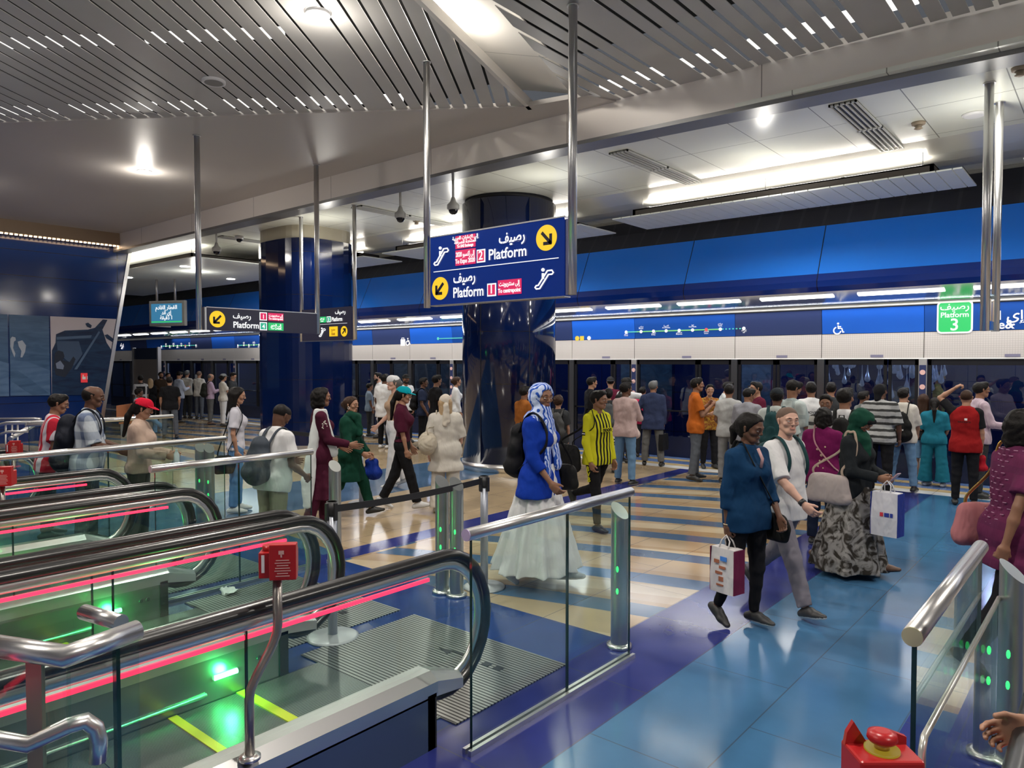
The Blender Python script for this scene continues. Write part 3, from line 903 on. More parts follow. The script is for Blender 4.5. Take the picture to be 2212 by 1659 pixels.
# posts, door leaves and fixed screens
for i, (a, b_) in enumerate(zip(SEAMS[:-1], SEAMS[1:])):
    if b_ < -33 or a > 5: continue
    j = i % 3
    t = thing('screen_door', {0: 'double sliding glass platform door with black frame', 1: 'fixed glass screen with black frame and grey post',
                              2: 'glass emergency door in black frame beside the sliding doors'}[j], 'platform door', ((a + b_) / 2, YP, 0), 0, {0: 'sliding platform doors', 1: 'fixed platform screens', 2: 'platform emergency doors'}[j])
    obj('post', Geo().box((b_ - 0.07, YP - 0.03, 0), (b_ + 0.05, YP + 0.12, 2.0)), ALU if j == 1 else STEELD, t)
    leaves = [(a + 0.06, (a + b_) / 2 - 0.02), ((a + b_) / 2, b_ - 0.08)] if j == 0 else [(a + 0.06, a + 0.06 + (b_ - a) * 0.62), (a + 0.08 + (b_ - a) * 0.62, b_ - 0.08)]
    for (p, q) in leaves:
        g = Geo(); w = 0.05
        for lo, hi in (((p, 0.0), (p + w, 2.0)), ((q - w, 0.0), (q, 2.0)), ((p, 1.9), (q, 2.0)), ((p, 0.0), (q, 0.12)), ((p, 0.93), (q, 0.96)) if j != 0 else ((p, 0.0), (q, 0.3))):
            g.box((lo[0], YP + 0.0, lo[1]), (hi[0], YP + 0.05, hi[1]))
        f = obj('door_leaf', g, DKF, t)
        obj('pane', Geo().box((p + w, YP + 0.02, 0.1), (q - w, YP + 0.03, 1.9)), PSDG, f)
    if j == 1:      # column of round prohibition stickers on the post
        pl = obj('sticker_strip', Geo().box((b_ - 0.06, YP - 0.036, 0.95), (b_ + 0.04, YP - 0.031, 1.9)), mat('sticker_navy', (0.02, 0.03, 0.1), 0.4), t)
        for q in range(4):
            obj('round_sticker', Geo().tube([(b_ - 0.01, YP - 0.036, 1.78 - q * 0.24), (b_ - 0.01, YP - 0.042, 1.78 - q * 0.24)], 0.042, 20), mat('sticker_pink', (0.72, 0.45, 0.42), 0.4), pl)
    if j == 0:
        sx = (a + b_) / 2
        s = obj('notice', Geo().box((sx - 0.55, YP - 0.002, 1.05), (sx - 0.3, YP + 0.018, 1.5)), mat('notice_black', (0.01, 0.01, 0.015), 0.4), t)
        obj('notice_print', Geo().box((sx - 0.53, YP - 0.006, 1.33), (sx - 0.32, YP - 0.002, 1.47)), mat('notice_white', (0.5, 0.52, 0.55), 0.4), s)
        g = Geo(); g.box((sx + .45, YP - 0.004, .62), (sx + .462, YP - .002, .74)); g.prism([(sx + .41, YP - .004, .67), (sx + .456, YP - .004, .61), (sx + .502, YP - .004, .67), (sx + .456, YP - .004, .635)], (0, .002, 0))
        obj('arrow_mark', g, mat('yellow_print', (0.7, 0.55, 0.2), 0.5), s)
    # dark kick panel
    obj('kick_panel', Geo().box((a + 0.06, YP - 0.005, 0.0), (b_ - 0.08, YP + 0.02, 0.42 if j else 0.62)), mat('kick_navy', (0.008, 0.012, 0.04), 0.25), t)

# ---------------------------------------------------------------- beyond the doors: the track and the opposite side
struct('track_bed', Geo().box((-40, 13.85, -1.3), (9, 21, -1.2)), mat('track_grey', (0.06, 0.06, 0.06), 0.8))
struct('platform_face', Geo().box((-40, 13.56, -1.25), (9, 13.85, -0.01)), mat('face_grey', (0.12, 0.12, 0.13), 0.7))
struct('wall_track', Geo().box((-40, 18.5, -1.3), (9, 18.8, 4.5)), panel_material('track_wall_blue', (0.007, 0.022, 0.15), 2.4, 1.1, rough=0.15))
struct('ceiling_track', Geo().box((-40, 13.85, 3.0), (9, 18.6, 3.1)), BLACKP)
for i in range(8):
    point('track_fill', (-33 + i * 5.2, 16.4, 2.7), 50, (0.6, 0.68, 1.0), 0.1)  # added light without fixtures, brightening what shows behind the doors
# painted panels on the far track wall, pale ones behind the doors
for (x0, x1, lb, c) in ((-8.9, -7.6, 'pale blue picture panel seen through the door beside the round column', (0.1, 0.22, 0.36)),
                        (-16.9, -13.0, 'grey picture panel seen through the doors between the columns', (0.13, 0.17, 0.22)),
                        (-21.5, -18.5, 'grey blue picture panel seen through the far doors', (0.10, 0.15, 0.25)),
                        (-6.1, -5.4, 'narrow pale panel seen past the orange shirt', (0.16, 0.3, 0.5))):
    t = obj('track_poster', Geo().box((x0 * 1.27, 18.46, 0.6), (x1 * 1.27, 18.49, 2.3)), picmat('poster' + lb[:9] + str(x0), tuple(v * 0.5 for v in c), c, 1.4, 2.5))
    tag(t, lb, 'picture')
# glass drops set behind the doors to stand for a reflection in them
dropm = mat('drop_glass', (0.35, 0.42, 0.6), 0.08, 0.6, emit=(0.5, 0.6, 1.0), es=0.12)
dr = thing('reflected_drops', 'cluster of hanging glass drops seen through the doors', 'chandelier', (-3.6, 16.5, 1.5))
rnd = random.Random(3)
obj('ceiling_plate', Geo().box((-5.3, 16.1, 2.9), (-2.4, 17.1, 3.0)), STEELD, dr)
for i in range(46):
    x = -5.2 + rnd.random() * 2.6; y = 16.2 + rnd.random() * 0.8; z = 1.25 + rnd.random() * 0.75; s = 0.045 + rnd.random() * 0.02
    g = Geo(); g.lathe((x, y, z), [(0.001, -s), (s * 0.7, -s * 0.7), (s, 0), (s * 0.75, s), (s * 0.35, s * 2.4), (0.006, s * 4.5), (0.003, 2.9 - z)], 10)
    obj('glass_drop', g, dropm, dr)

# ---------------------------------------------------------------- writing on the sign band
GRN = emis('line_green', (0.25, 0.85, 0.25), 0.9); TEAL = emis('line_teal', (0.1, 0.75, 0.6), 0.9); REDL = emis('station_red', (0.9, 0.1, 0.12), 0.9)
YEL = emis('pictogram_yellow', (1.0, 0.72, 0.05), 0.9)
RX = (1, 0, 0)
def yband(z): return YP - 0.006 - 0.04 * (z - 2.45) / 0.43 - 0.002
def bandpt(px, py):
    p = at(px, py, Y=YP - 0.03); return p
def line_map(x0, x1, z0, label, n=10):
    t = thing('line_map', label, 'line map', ((x0 + x1) / 2, YP, z0), 0, 'green line maps on the sign band')
    def seg(a, b_, m, nm, h=0.022):
        y = yband(z0)
        return obj(nm, Geo().box((a, y - 0.006, z0 - h / 2), (b_, y, z0 + h / 2)), m, t)
    w = x1 - x0
    seg(x0, x0 + w * 0.1, TEAL, 'teal_line'); seg(x0 + w * 0.1, x0 + w * 0.82, GRN, 'green_line')
    for q in range(6): seg(x0 + w * (0.83 + q * 0.027), x0 + w * (0.842 + q * 0.027), TEAL, 'dash')
    xs_ = [x0] + [x0 + w * (0.14 + 0.113 * q) for q in range(7)] + [x1]
    for q, xx in enumerate(xs_):
        m = REDL if q == 6 else WHITE_L
        y = yband(z0)
        obj('station_dot', Geo().tube([(xx, y - 0.006, z0), (xx, y - 0.01, z0)], 0.034, 16), m, t)
        s = 1 if q % 2 else -1
        zz = z0 + (0.055 if s > 0 else -0.085)
        nm = ['Creek', 'Baniyas', 'Al Ras', 'Al Ghubaiba', 'BurJuman', 'Oud Metha', 'Union', 'Salah', 'e&'][q]
        lettering(nm, 0.036, WHITE_L, (xx, y - 0.008, zz), RX, parent=t, align='CENTER', name='station_name')
        lettering(['الخور', 'بنياس', 'الراس', 'الغبيبة', 'برجمان', 'عود', 'الاتحاد', 'صلاح', 'إي آند'][q], 0.045, WHITE_L, (xx, y - 0.008, zz + 0.035), RX, parent=t, align='CENTER', name='station_name', ar=True)
    return t
a = at(1354, 718, Y=YP); b_ = at(1608, 709, Y=YP)
line_map(a.x, b_.x, (a.z + b_.z) / 2, 'green line map on the sign band above the orange polo shirt')
a = at(515, 746, Y=YP); line_map(a.x, a.x + 2.9, a.z + 0.0, 'green line map on the sign band just left of the broad column')
a = at(350, 748, Y=YP); line_map(a.x, a.x + 2.9, a.z, 'green line map on the sign band behind the far crowd')
a = at(965, 731, Y=YP)
t = thing('line_map', 'teal end of a line map emerging beside the round column', 'line map', (a.x, YP, a.z), 0, 'green line maps on the sign band')
obj('teal_line', Geo().box((a.x - 0.3, yband(a.z) - .006, a.z - .011), (a.x + .8, yband(a.z), a.z + .011)), TEAL, t)
obj('station_dot', Geo().tube([(a.x - .3, yband(a.z) - .006, a.z), (a.x - .3, yband(a.z) - .01, a.z)], 0.04, 16), TEAL, t)


def wheelchair(t, c, s, m, right=RX, up=(0, 0, 1)):
    """wheelchair pictogram, s = height"""
    R = Vector(right).normalized(); U = Vector(up); Nn = R.cross(U)
    c = Vector(c)
    P = lambda x, y: c + R * (x * s) + U * (y * s) + Nn * 0.0
    g = Geo(); th = s * 0.045
    g.tube([P(-.05, .2), P(-.03, -.02), P(.2, -.02), P(.28, -.3), P(.36, -.26)], th, 8)
    g.tube([P(-.04, .1), P(.15, .1)], th, 8)
    g.tube([P(-.1 + .24 * cos(q), -.16 + .24 * sin(q)) for q in [radians(110 + 22 * k) for k in range(12)]], th, 8)
    g.sphere(P(-.05, .33), s * 0.075, 12)
    return obj('wheelchair_symbol', g, m, t)
for px, py, lb, suit in ((1811, 709, 'white wheelchair symbol on the bright blue sign band', False), (880, 738, 'white suitcase and wheelchair symbols between the columns', True)):
    p = at(px, py, Y=YP - 0.05)
    t = thing('wheelchair_sign', lb, 'sign', (p.x, YP, p.z))
    wheelchair(t, (p.x, yband(p.z) - 0.01, p.z), 0.25, WHITE_L)
    if suit:
        g = Geo(); x = p.x - 0.22; y = yband(p.z)
        g.box((x - .09, y - .01, p.z - .11), (x + .09, y, p.z + .07)); g.box((x - .05, y - .01, p.z + .07), (x - .035, y, p.z + .11)); g.box((x + .035, y - .01, p.z + .07), (x + .05, y, p.z + .11)); g.box((x - .05, y - .01, p.z + .1), (x + .05, y, p.z + .115))
        obj('suitcase_symbol', g, WHITE_L, t)
p = at(1245, 731, Y=YP - 0.05)
t = thing('exit_pictograms', 'yellow arrow, yellow square and white dot beside the round column', 'sign', (p.x, YP, p.z))
y = yband(p.z)
obj('arrow_disc', Geo().tube([(p.x, y - .002, p.z), (p.x, y - .012, p.z)], 0.055, 20), YEL, t)
obj('exit_square', Geo().box((p.x + .08, y - .012, p.z - .05), (p.x + .18, y - .002, p.z + .05)), YEL, t)
obj('white_dot', Geo().tube([(p.x + .32, y - .002, p.z), (p.x + .32, y - .012, p.z)], 0.045, 20), WHITE_L, t)


def rrect(cx, cz, w, h, r, y, n=6):
    P = []
    for sx_, sz_, q0 in ((1, 1, 0), (-1, 1, 90), (-1, -1, 180), (1, -1, 270)):
        for k in range(n + 1):
            q = radians(q0 + 90 * k / n)
            P.append((cx + sx_ * (w / 2 - r) + r * cos(q), y, cz + sz_ * (h / 2 - r) + r * sin(q)))
    return P
p = at(2062, 685, Y=YP - 0.05); y = yband(p.z)
t = thing('platform_sign', 'green square sign reading Platform 3 on the sign band', 'sign', (p.x, YP, p.z - .27))
h = 0.52; w = 0.5
obj('border', Geo().prism(rrect(p.x, p.z, w, h, .07, y - .015), (0, .012, 0)), WHITE_L, t)
obj('face', Geo().prism(rrect(p.x, p.z, w - .05, h - .05, .05, y - .02), (0, .006, 0)), emis('platform_green', (0.01, 0.72, 0.16), 0.95), t)
lettering('رصيف', 0.15, WHITE_L, (p.x, y - .022, p.z + .12), RX, parent=t, align='CENTER', bold=0.002, ar=True)
lettering('Platform', 0.115, WHITE_L, (p.x, y - .022, p.z + .0), RX, parent=t, align='CENTER', bold=0.002)
lettering('3', 0.27, WHITE_L, (p.x, y - .022, p.z - .21), RX, parent=t, align='CENTER', bold=0.003)
p = at(2168, 690, Y=YP - 0.05)
t = thing('destination_lettering', 'white destination name in Arabic and Latin near the photo edge', 'sign', (p.x, YP, p.z - .1))
lettering('إي آند', 0.22, WHITE_L, (p.x, yband(p.z) - .004, p.z + .0), RX, parent=t, align='CENTER', bold=.003, ar=True)
lettering('e&', 0.19, WHITE_L, (p.x + .03, yband(p.z) - .004, p.z - .14), RX, parent=t, align='CENTER', bold=.003)
obj('arrow_bar', Geo().box((p.x + .3, yband(p.z) - .01, p.z - .02), (p.x + .7, yband(p.z), p.z + .02)), GRN, t)
p = at(262, 748, Y=YP - 0.05)
t = thing('destination_lettering', 'small white lettering with green arrow beside the leaning wall edge', 'sign', (p.x, YP, p.z - .1))
lettering('إي آند', 0.16, WHITE_L, (p.x, yband(p.z) - .004, p.z), RX, parent=t, align='CENTER', bold=.003, ar=True)
lettering('e&', 0.14, WHITE_L, (p.x, yband(p.z) - .004, p.z - .12), RX, parent=t, align='CENTER', bold=.003)

# ================================================================== hanging signs
POLEM = mat('pole_steel', (0.66, 0.66, 0.67), 0.3, 1.0)
NAVY = emis('sign_navy', (0.002, 0.012, 0.10), 1.0)
MATS['sign_navy'].node_tree.nodes['Principled BSDF'].inputs['Base Color'].default_value = (0.004, 0.014, 0.09, 1)
MATS['sign_navy'].node_tree.nodes['Principled BSDF'].inputs['Roughness'].default_value = 0.15
INK = emis('sign_black', (0.004, 0.004, 0.02), 1.0)
PINK = emis('sign_crimson', (0.75, 0.01, 0.11), 1.0)
SGRN = emis('sign_green', (0.01, 0.55, 0.15), 1.0)
STEAL = emis('sign_teal', (0.02, 0.45, 0.28), 1.0)
SYEL = emis('sign_yellow', (1.0, 0.62, 0.01), 1.0)
SBLK = mat('sign_ink', (0.005, 0.005, 0.02), 0.4)


class Board:
    """a sign face: origin at its lower left corner, right vector, height and width in metres"""
    def __init__(s, t, o, R, w, h):
        s.t = t; s.o = Vector(o); s.R = Vector(R).normalized(); s.U = Vector((0, 0, 1)); s.N = s.R.cross(s.U); s.w = w; s.h = h
        s.lay = 0
    def P(s, u, v, d=0.0): return s.o + s.R * (u * s.w) + s.U * (v * s.h) + s.N * d
    def rect(s, u0, v0, u1, v1, m, name, d=0.004, parent=None):
        g = Geo(); g.prism([s.P(u0, v0, d - .002), s.P(u1, v0, d - .002), s.P(u1, v1, d - .002), s.P(u0, v1, d - .002)], s.N * 0.003)
        return obj(name, g, m, parent or s.t)
    def text(s, t, u, v, size, m=None, align='LEFT', ar=False, bold=0.0015, width=None, parent=None, name='lettering'):
        return lettering(t, size, m or WHITE_L, s.P(u, v, 0.009), s.R, parent=parent or s.t, align=align, bold=bold, ar=ar, width=width, name=name)
    def disc(s, u, v, r, m, ang, parent=None):
        c = s.P(u, v); g = Geo(); g.tube([c + s.N * 0.001, c + s.N * 0.006], r, 36)
        d = obj('arrow_disc', g, m, s.t)
        g = Geo(); a = radians(ang); D = s.R * cos(a) + s.U * sin(a); E = s.N.cross(D); q = r * 0.13
        c = c + s.N * 0.006
        def bar(p0, p1):
            p0, p1 = Vector(p0), Vector(p1); w_ = (p1 - p0).normalized().cross(s.N) * q
            g.prism([p0 + w_, p1 + w_, p1 - w_, p0 - w_], s.N * 0.003)
        tip = c + D * r * 0.62
        bar(c - D * r * 0.62, tip); s2 = (D + E).normalized(); s3 = (D - E).normalized()
        bar(tip - s2 * r * 0.72 + D * 0, tip + s2 * q * .6); bar(tip - s3 * r * 0.72, tip + s3 * q * .6)
        obj('arrow', g, SBLK, d)
    def escalator(s, u, v, sz, flip=1):
        c = s.P(u, v, 0.006); P = lambda x, y: c + s.R * (x * sz * flip) + s.U * (y * sz)
        g = Geo(); th = sz * 0.04
        out = [(-.5, -.42), (-.3, -.42), (.22, .2), (.42, .2), (.5, .27), (.42, .38), (.16, .38), (-.38, -.26), (-.5, -.27), (-.57, -.35)]
        g.tube([P(*q) for q in out], th, 6, closed=True)
        g.tube([P(-.1, .02), P(-.1, .28)], sz * 0.06, 8); g.sphere(P(-.1, .44), sz * 0.085, 12)
        obj('escalator_symbol', g, WHITE_L, s.t)


def hang_pole(t, x, y, z0, z1, r=0.038):
    p = obj('pole', Geo().cyl((x, y), r, z0, z1, 24), POLEM, t)
    obj('pole_collar', Geo().cyl((x, y), r * 1.35, z1 - 0.012, z1, 24), STEEL, p)
    return p


# big blue sign with two platform directions (faces -Y)
ys = 5.68
pl_, pr_ = at(922, 400, Y=ys).x, at(1237, 300, Y=ys).x
zt = 3.33; zb = 2.57
t = thing('direction_sign', 'large blue hanging sign with two yellow arrows for Platform 2 and Platform 1', 'sign', ((pl_ + pr_) / 2, ys, zb))
xa, xb = at(930, 590, Y=ys - .03).x, at(1219, 590, Y=ys - .03).x
obj('board', Geo().box((xa, ys - 0.03, zb + .01), (xb, ys + 0.06, zt)), NAVY, t)
g = Geo().box((xa - .005, ys - 0.034, zt), (xb + .005, ys + 0.065, zt + 0.014)); g.box((xa - .005, ys - 0.034, zb), (xb + .005, ys + 0.065, zb + 0.012)); obj('frame', g, STEEL, t)
hang_pole(t, pl_, ys, zb - .01, ZA); hang_pole(t, pr_, ys, zb + .02, ZA, 0.043)
obj('bracket', Geo().box((xb + .005, ys - 0.02, zb + .02), (pr_ - .03, ys + 0.05, zt - .02)), mat('bracket_violet', (0.2, 0.2, 0.34), 0.3, 0.6), t)
B = Board(t, (xa, ys - 0.032, zb), (1, 0, 0), xb - xa, zt - zb)
B.rect(.03, .493, .965, .503, WHITE_L, 'divider')
B.disc(.885, .77, .125, SYEL, -45); B.disc(.085, .25, .125, SYEL, 225)
B.text('رصيف', .555, .78, .155, ar=True, bold=.003, width=.34); B.text('Platform', .475, .575, .155, bold=.002, width=.50)
B.text('رصيف', .20, .31, .155, ar=True, bold=.003, width=.32); B.text('Platform', .195, .10, .155, bold=.002, width=.44)
def numbox(B, u0, v0, u1, v1, n, m, txt_size):
    b1 = B.rect(u0, v0, u1, v1, WHITE_L, 'number_frame'); p = 0.007
    B.rect(u0 + p / B.w * 2, v0 + p / B.h * 2, u1 - p / B.w * 2, v1 - p / B.h * 2, m, 'number_box', 0.007, b1)
    B.text(n, (u0 + u1) / 2, v0 + (v1 - v0) * .22, txt_size, align='CENTER', parent=b1, name='number')
numbox(B, .385, .555, .45, .735, '2', PINK, .13)
numbox(B, .465, .08, .532, .255, '1', PINK, .13)
l1 = B.rect(.215, .785, .375, .965, PINK, 'destination_panel'); l2 = B.rect(.215, .55, .375, .765, PINK, 'destination_panel'); l3 = B.rect(.545, .085, .715, .285, PINK, 'destination_panel')
B.text('إلى الإمارات العربية', .295, .912, .05, align='CENTER', ar=True, parent=l1); B.text('المتحدة للصرافة', .295, .855, .05, align='CENTER', ar=True, parent=l1); B.text('To UAE Exchange', .295, .80, .043, align='CENTER', parent=l1, width=.24)
B.text('إلى إكسبو 2020', .295, .672, .07, align='CENTER', ar=True, parent=l2, width=.28); B.text('To Expo 2020', .295, .578, .066, align='CENTER', parent=l2, width=.29)
B.text('إلى سنتربوينت', .63, .205, .065, align='CENTER', ar=True, parent=l3, width=.28); B.text('To centrepoint', .63, .115, .06, align='CENTER', parent=l3, width=.30)
B.escalator(.10, .71, .21); B.escalator(.875, .245, .21)

# long black sign seen from the side (faces +X)
xs_ = -10.55
y0, y1 = at(444, 690, X=xs_).y, at(686, 690, X=xs_).y
yp0, yp1 = at(429, 600, X=xs_).y, at(685, 600, X=xs_).y
zb, zt = 2.43, 2.77
t = thing('direction_sign', 'long black hanging sign reading Platform 1 and 4 with one yellow arrow', 'sign', (xs_, (y0 + y1) / 2, zb))
obj('board', Geo().box((xs_ - .06, y0, zb), (xs_ + .03, y1, zt)), INK, t)
g = Geo().box((xs_ - .062, y0, zt), (xs_ + .033, y1, zt + .012)); g.box((xs_ - .062, y0 - .03, zb), (xs_ + .033, y0, zt)); obj('frame', g, STEEL, t)
hang_pole(t, xs_, yp0, zb, ZA, .042); hang_pole(t, xs_, yp1, zb, ZA, .042)
B = Board(t, (xs_ + .032, y0, zb), (0, 1, 0), y1 - y0, zt - zb)
B.disc(.085, .5, .125, SYEL, 225)
B.text('رصيف', .21, .58, .12, ar=True, bold=.002, width=.30); B.text('Platform', .21, .15, .135, bold=.002, width=.43)
numbox(B, .44, .54, .505, .92, '1', PINK, .095); numbox(B, .44, .08, .505, .46, '4', STEAL, .095)
l1 = B.rect(.515, .55, .655, .91, PINK, 'destination_panel'); l2 = B.rect(.515, .09, .655, .45, SGRN, 'destination_panel')
B.text('إلى سنتربوينت', .585, .74, .055, align='CENTER', ar=True, parent=l1, width=.26); B.text('To centrepoint', .585, .60, .045, align='CENTER', parent=l1, width=.26)
B.text('إلى الخور', .585, .28, .055, align='CENTER', ar=True, parent=l2); B.text('To Creek', .585, .14, .05, align='CENTER', parent=l2)

# small black sign behind it with the exit arrow (faces -Y)
ys = 8.62
xa, xb = at(655, 700, Y=ys).x, at(761, 700, Y=ys).x
zb, zt = at(757, 734, Y=ys).z, at(757, 662, Y=ys).z
t = thing('direction_sign', 'small black hanging sign with Platform 3 and a yellow exit square', 'sign', ((xa + xb) / 2, ys, zb))
obj('board', Geo().box((xa, ys - 0.03, zb), (xb, ys + 0.05, zt)), INK, t)
hang_pole(t, at(651, 600, Y=ys).x, ys, zb - .01, 4.9); hang_pole(t, at(766, 600, Y=ys).x, ys, zb, 4.9)
obj('frame', Geo().box((xa, ys - .033, zb - .012), (xb, ys + .053, zb)), STEEL, t)
B = Board(t, (xa, ys - .032, zb), (1, 0, 0), xb - xa, zt - zb)
B.text('رصيف', .70, .80, .12, ar=True, bold=.002); B.text('Platform', .63, .58, .115, bold=.002, width=.33)
numbox(B, .53, .56, .61, .74, '3', STEAL, .08); l1 = B.rect(.36, .56, .515, .74, SGRN, 'destination_panel')
B.text('إلى الخور', .437, .66, .04, align='CENTER', ar=True, parent=l1); B.text('Creek', .437, .59, .035, align='CENTER', parent=l1)
B.rect(.34, .50, .93, .508, WHITE_L, 'divider')
B.disc(.87, .26, .1, SYEL, 45); ex = B.rect(.58, .12, .745, .42, SYEL, 'exit_square')
B.text('مخرج', .662, .30, .055, emis('exit_ink', (0.35, 0.06, 0.0), 0.6), align='CENTER', ar=True, parent=ex); B.text('Exit', .662, .16, .07, MATS['exit_ink'], align='CENTER', parent=ex)
B.escalator(.44, .25, .19)

# display screen hanging far away (two screens back to back)
d = 22.4
c = at(363, 677, d=d); t = thing('display_screen', 'grey hanging display with blue Arabic text and a green bar', 'display', (c.x, c.y, 3.05))
R = Vector((cos(radians(22)), sin(radians(22)), 0)); Nn = R.cross(Vector((0, 0, 1)))
w, h = 1.36, .78
GREYC = mat('display_casing', (0.38, 0.38, 0.36), 0.4)
g = Geo(); g.obox(c, R * (w / 2), Nn * .06, (0, 0, h / 2)); obj('casing', g, GREYC, t, bevel=0.02)
R2 = Vector((cos(radians(72)), sin(radians(72)), 0))
g = Geo(); cc = c - R * (w / 2) - R2.normalized() * 0.0 + Vector((-.1, .35, 0)); g.obox(cc, Vector((.18, -.38, 0)) * .95, Vector((.05, .02, 0)), (0, 0, h / 2)); obj('second_casing', g, mat('display_casing_pale', (0.6, 0.6, 0.58), 0.4), t)
B = Board(t, c - R * (w / 2) + Nn * .062 - Vector((0, 0, h / 2)), R, w, h)
sc_ = B.rect(.07, .12, .93, .88, emis('display_blue', (0.04, 0.19, 0.34), 1.0), 'screen')
B.text('القطار القادم', .5, .66, .17, align='CENTER', ar=True, parent=sc_, bold=.003); B.text('إي آند', .5, .46, .16, align='CENTER', ar=True, parent=sc_, bold=.003); B.text('1 دقيقة', .5, .26, .16, align='CENTER', ar=True, parent=sc_, bold=.003)
B.rect(.07, .14, .93, .19, emis('display_green', (0.05, 0.6, 0.15), .9), 'green_bar', .006)
for dx in (-.42, .28):
    q = c + R * dx; obj('rod', Geo().cyl((q.x, q.y), .035, c.z + h / 2, 4.5, 12), ALU, t)

# glass information board hung on two poles near the right
yq = 9.2
xa, xb = at(2131, 500, Y=yq).x, at(2154, 500, Y=yq + .6).x
t = thing('glass_info_board', 'small glass information board hanging between two steel poles', 'sign', (xa, yq, at(2125, 712, Y=yq).z))
zl = at(2125, 715, Y=yq).z
hang_pole(t, xa, yq, zl, 4.9, .045)
hang_pole(t, at(2154, 500, Y=yq + .75).x, yq + .75, zl + .02, 4.9, .042)
xb = at(2154, 500, Y=yq + .75).x
g = Geo(); g.prism([(xa, yq, zl + .02), (xb, yq + .75, zl + .02), (xb, yq + .75, zl + .42), (xa, yq, zl + .42)], (.012, -.004, 0)); obj('glass_plate', g, glass_mat('clear_glass', (0.8, 0.92, 0.9)), t)
g = Geo()
for q in (.35, .6):
    p = Vector((xa, yq, 0)).lerp(Vector((xb, yq + .75, 0)), q); p2 = Vector((xa, yq, 0)).lerp(Vector((xb, yq + .75, 0)), q + .17)
    g.prism([(p.x, p.y - .02, zl + .12), (p2.x, p2.y - .02, zl + .12), (p2.x, p2.y - .02, zl + .36), (p.x, p.y - .02, zl + .36)], (.012, -.004, 0))
obj('picture_strip', g, mat('warm_print', (0.45, 0.3, 0.12), 0.4), t)

# free-standing map board on the far platform
d = 27
a, b_ = at(290, 860, Y=12.2), at(346, 860, Y=12.2)
t = thing('map_stand', 'tall beige map stand with dark header on the far platform', 'map stand', ((a.x + b_.x) / 2, 12.2, 0))
zt = at(318, 752, Y=12.2).z; zm = at(318, 776, Y=12.2).z
obj('panel', Geo().box((a.x + .08, 12.18, .1), (b_.x - .08, 12.22, zm)), mat('map_beige', (0.33, 0.28, 0.24), 0.3), t)
obj('header', Geo().box((a.x + .08, 12.17, zm), (b_.x - .08, 12.23, zt)), mat('header_navy', (0.01, 0.02, 0.06), 0.3), t)
for xx in (a.x, b_.x - .09): obj('post', Geo().box((xx, 12.14, 0), (xx + .09, 12.26, zt + .03)), ALU, t)
# ================================================================== escalator landings and barriers
GLASS = glass_mat('barrier_glass', (0.89, 0.96, 0.93), 1.5)
EDGEG = mat('glass_edge_green', (0.01, 0.035, 0.03), 0.1, spec=0.7)
GREEN_L = emis('green_led', (0.15, 1.0, 0.3), 9)
RED_L = emis('red_led', (1.0, 0.02, 0.06), 3.2)
SKIRTM = mat('skirt_blue_steel', (0.10, 0.15, 0.24), 0.25, 0.6)
SKIRTG = mat('skirt_inner_steel', (0.25, 0.27, 0.26), 0.28, 0.8)


def ribbed_mat(name, col, per, ax):
    m = bpy.data.materials.new(name); m.use_nodes = True; N, L = nodes_of(m); b = N['Principled BSDF']
    g = N.new('ShaderNodeNewGeometry'); sp = N.new('ShaderNodeSeparateXYZ'); L.new(g.outputs['Position'], sp.inputs[0])
    f = math_node(N, L, 'FRACT', math_node(N, L, 'DIVIDE', math_node(N, L, 'ADD', sp.outputs[ax], 50), per))
    j = math_node(N, L, 'LESS_THAN', f, 0.42)
    L.new(mix_col(N, L, j, col, tuple(c * 0.12 for c in col)), b.inputs['Base Color'])
    b.inputs['Metallic'].default_value = 0.75; b.inputs['Roughness'].default_value = 0.34
    return m
RIB = ribbed_mat('ribbed_plate', (0.42, 0.42, 0.40), 0.028, 1)
RIBF = ribbed_mat('fine_comb_plate', (0.35, 0.38, 0.36), 0.016, 0)
STEPM = ribbed_mat('step_treads', (0.3, 0.31, 0.3), 0.012, 0)


def loop_path(x, y_far, z_lo, z_hi, y_back, tilt=0.0):
    """handrail run: back end -> along the top -> round the newel -> under"""
    R = (z_hi - z_lo) / 2; yc = y_far - R * 0.86; zc = (z_lo + z_hi) / 2
    P = [(x, y_back, z_hi)]
    n = 14
    yy_ = y_back
    while yy_ < yc - 0.35:
        yy_ += 0.3
        if yy_ < yc: P.append((x, yy_, z_hi))
    for k in range(n + 1):
        q = radians(90 - 205 * k / n)
        P.append((x, yc + R * 0.86 * cos(q) * (1.0), zc + R * sin(q)))
    P.append((x, yc - R * 0.75, z_lo + 0.06)); P.append((x, yc - R * 1.1, z_lo + 0.07))
    return P


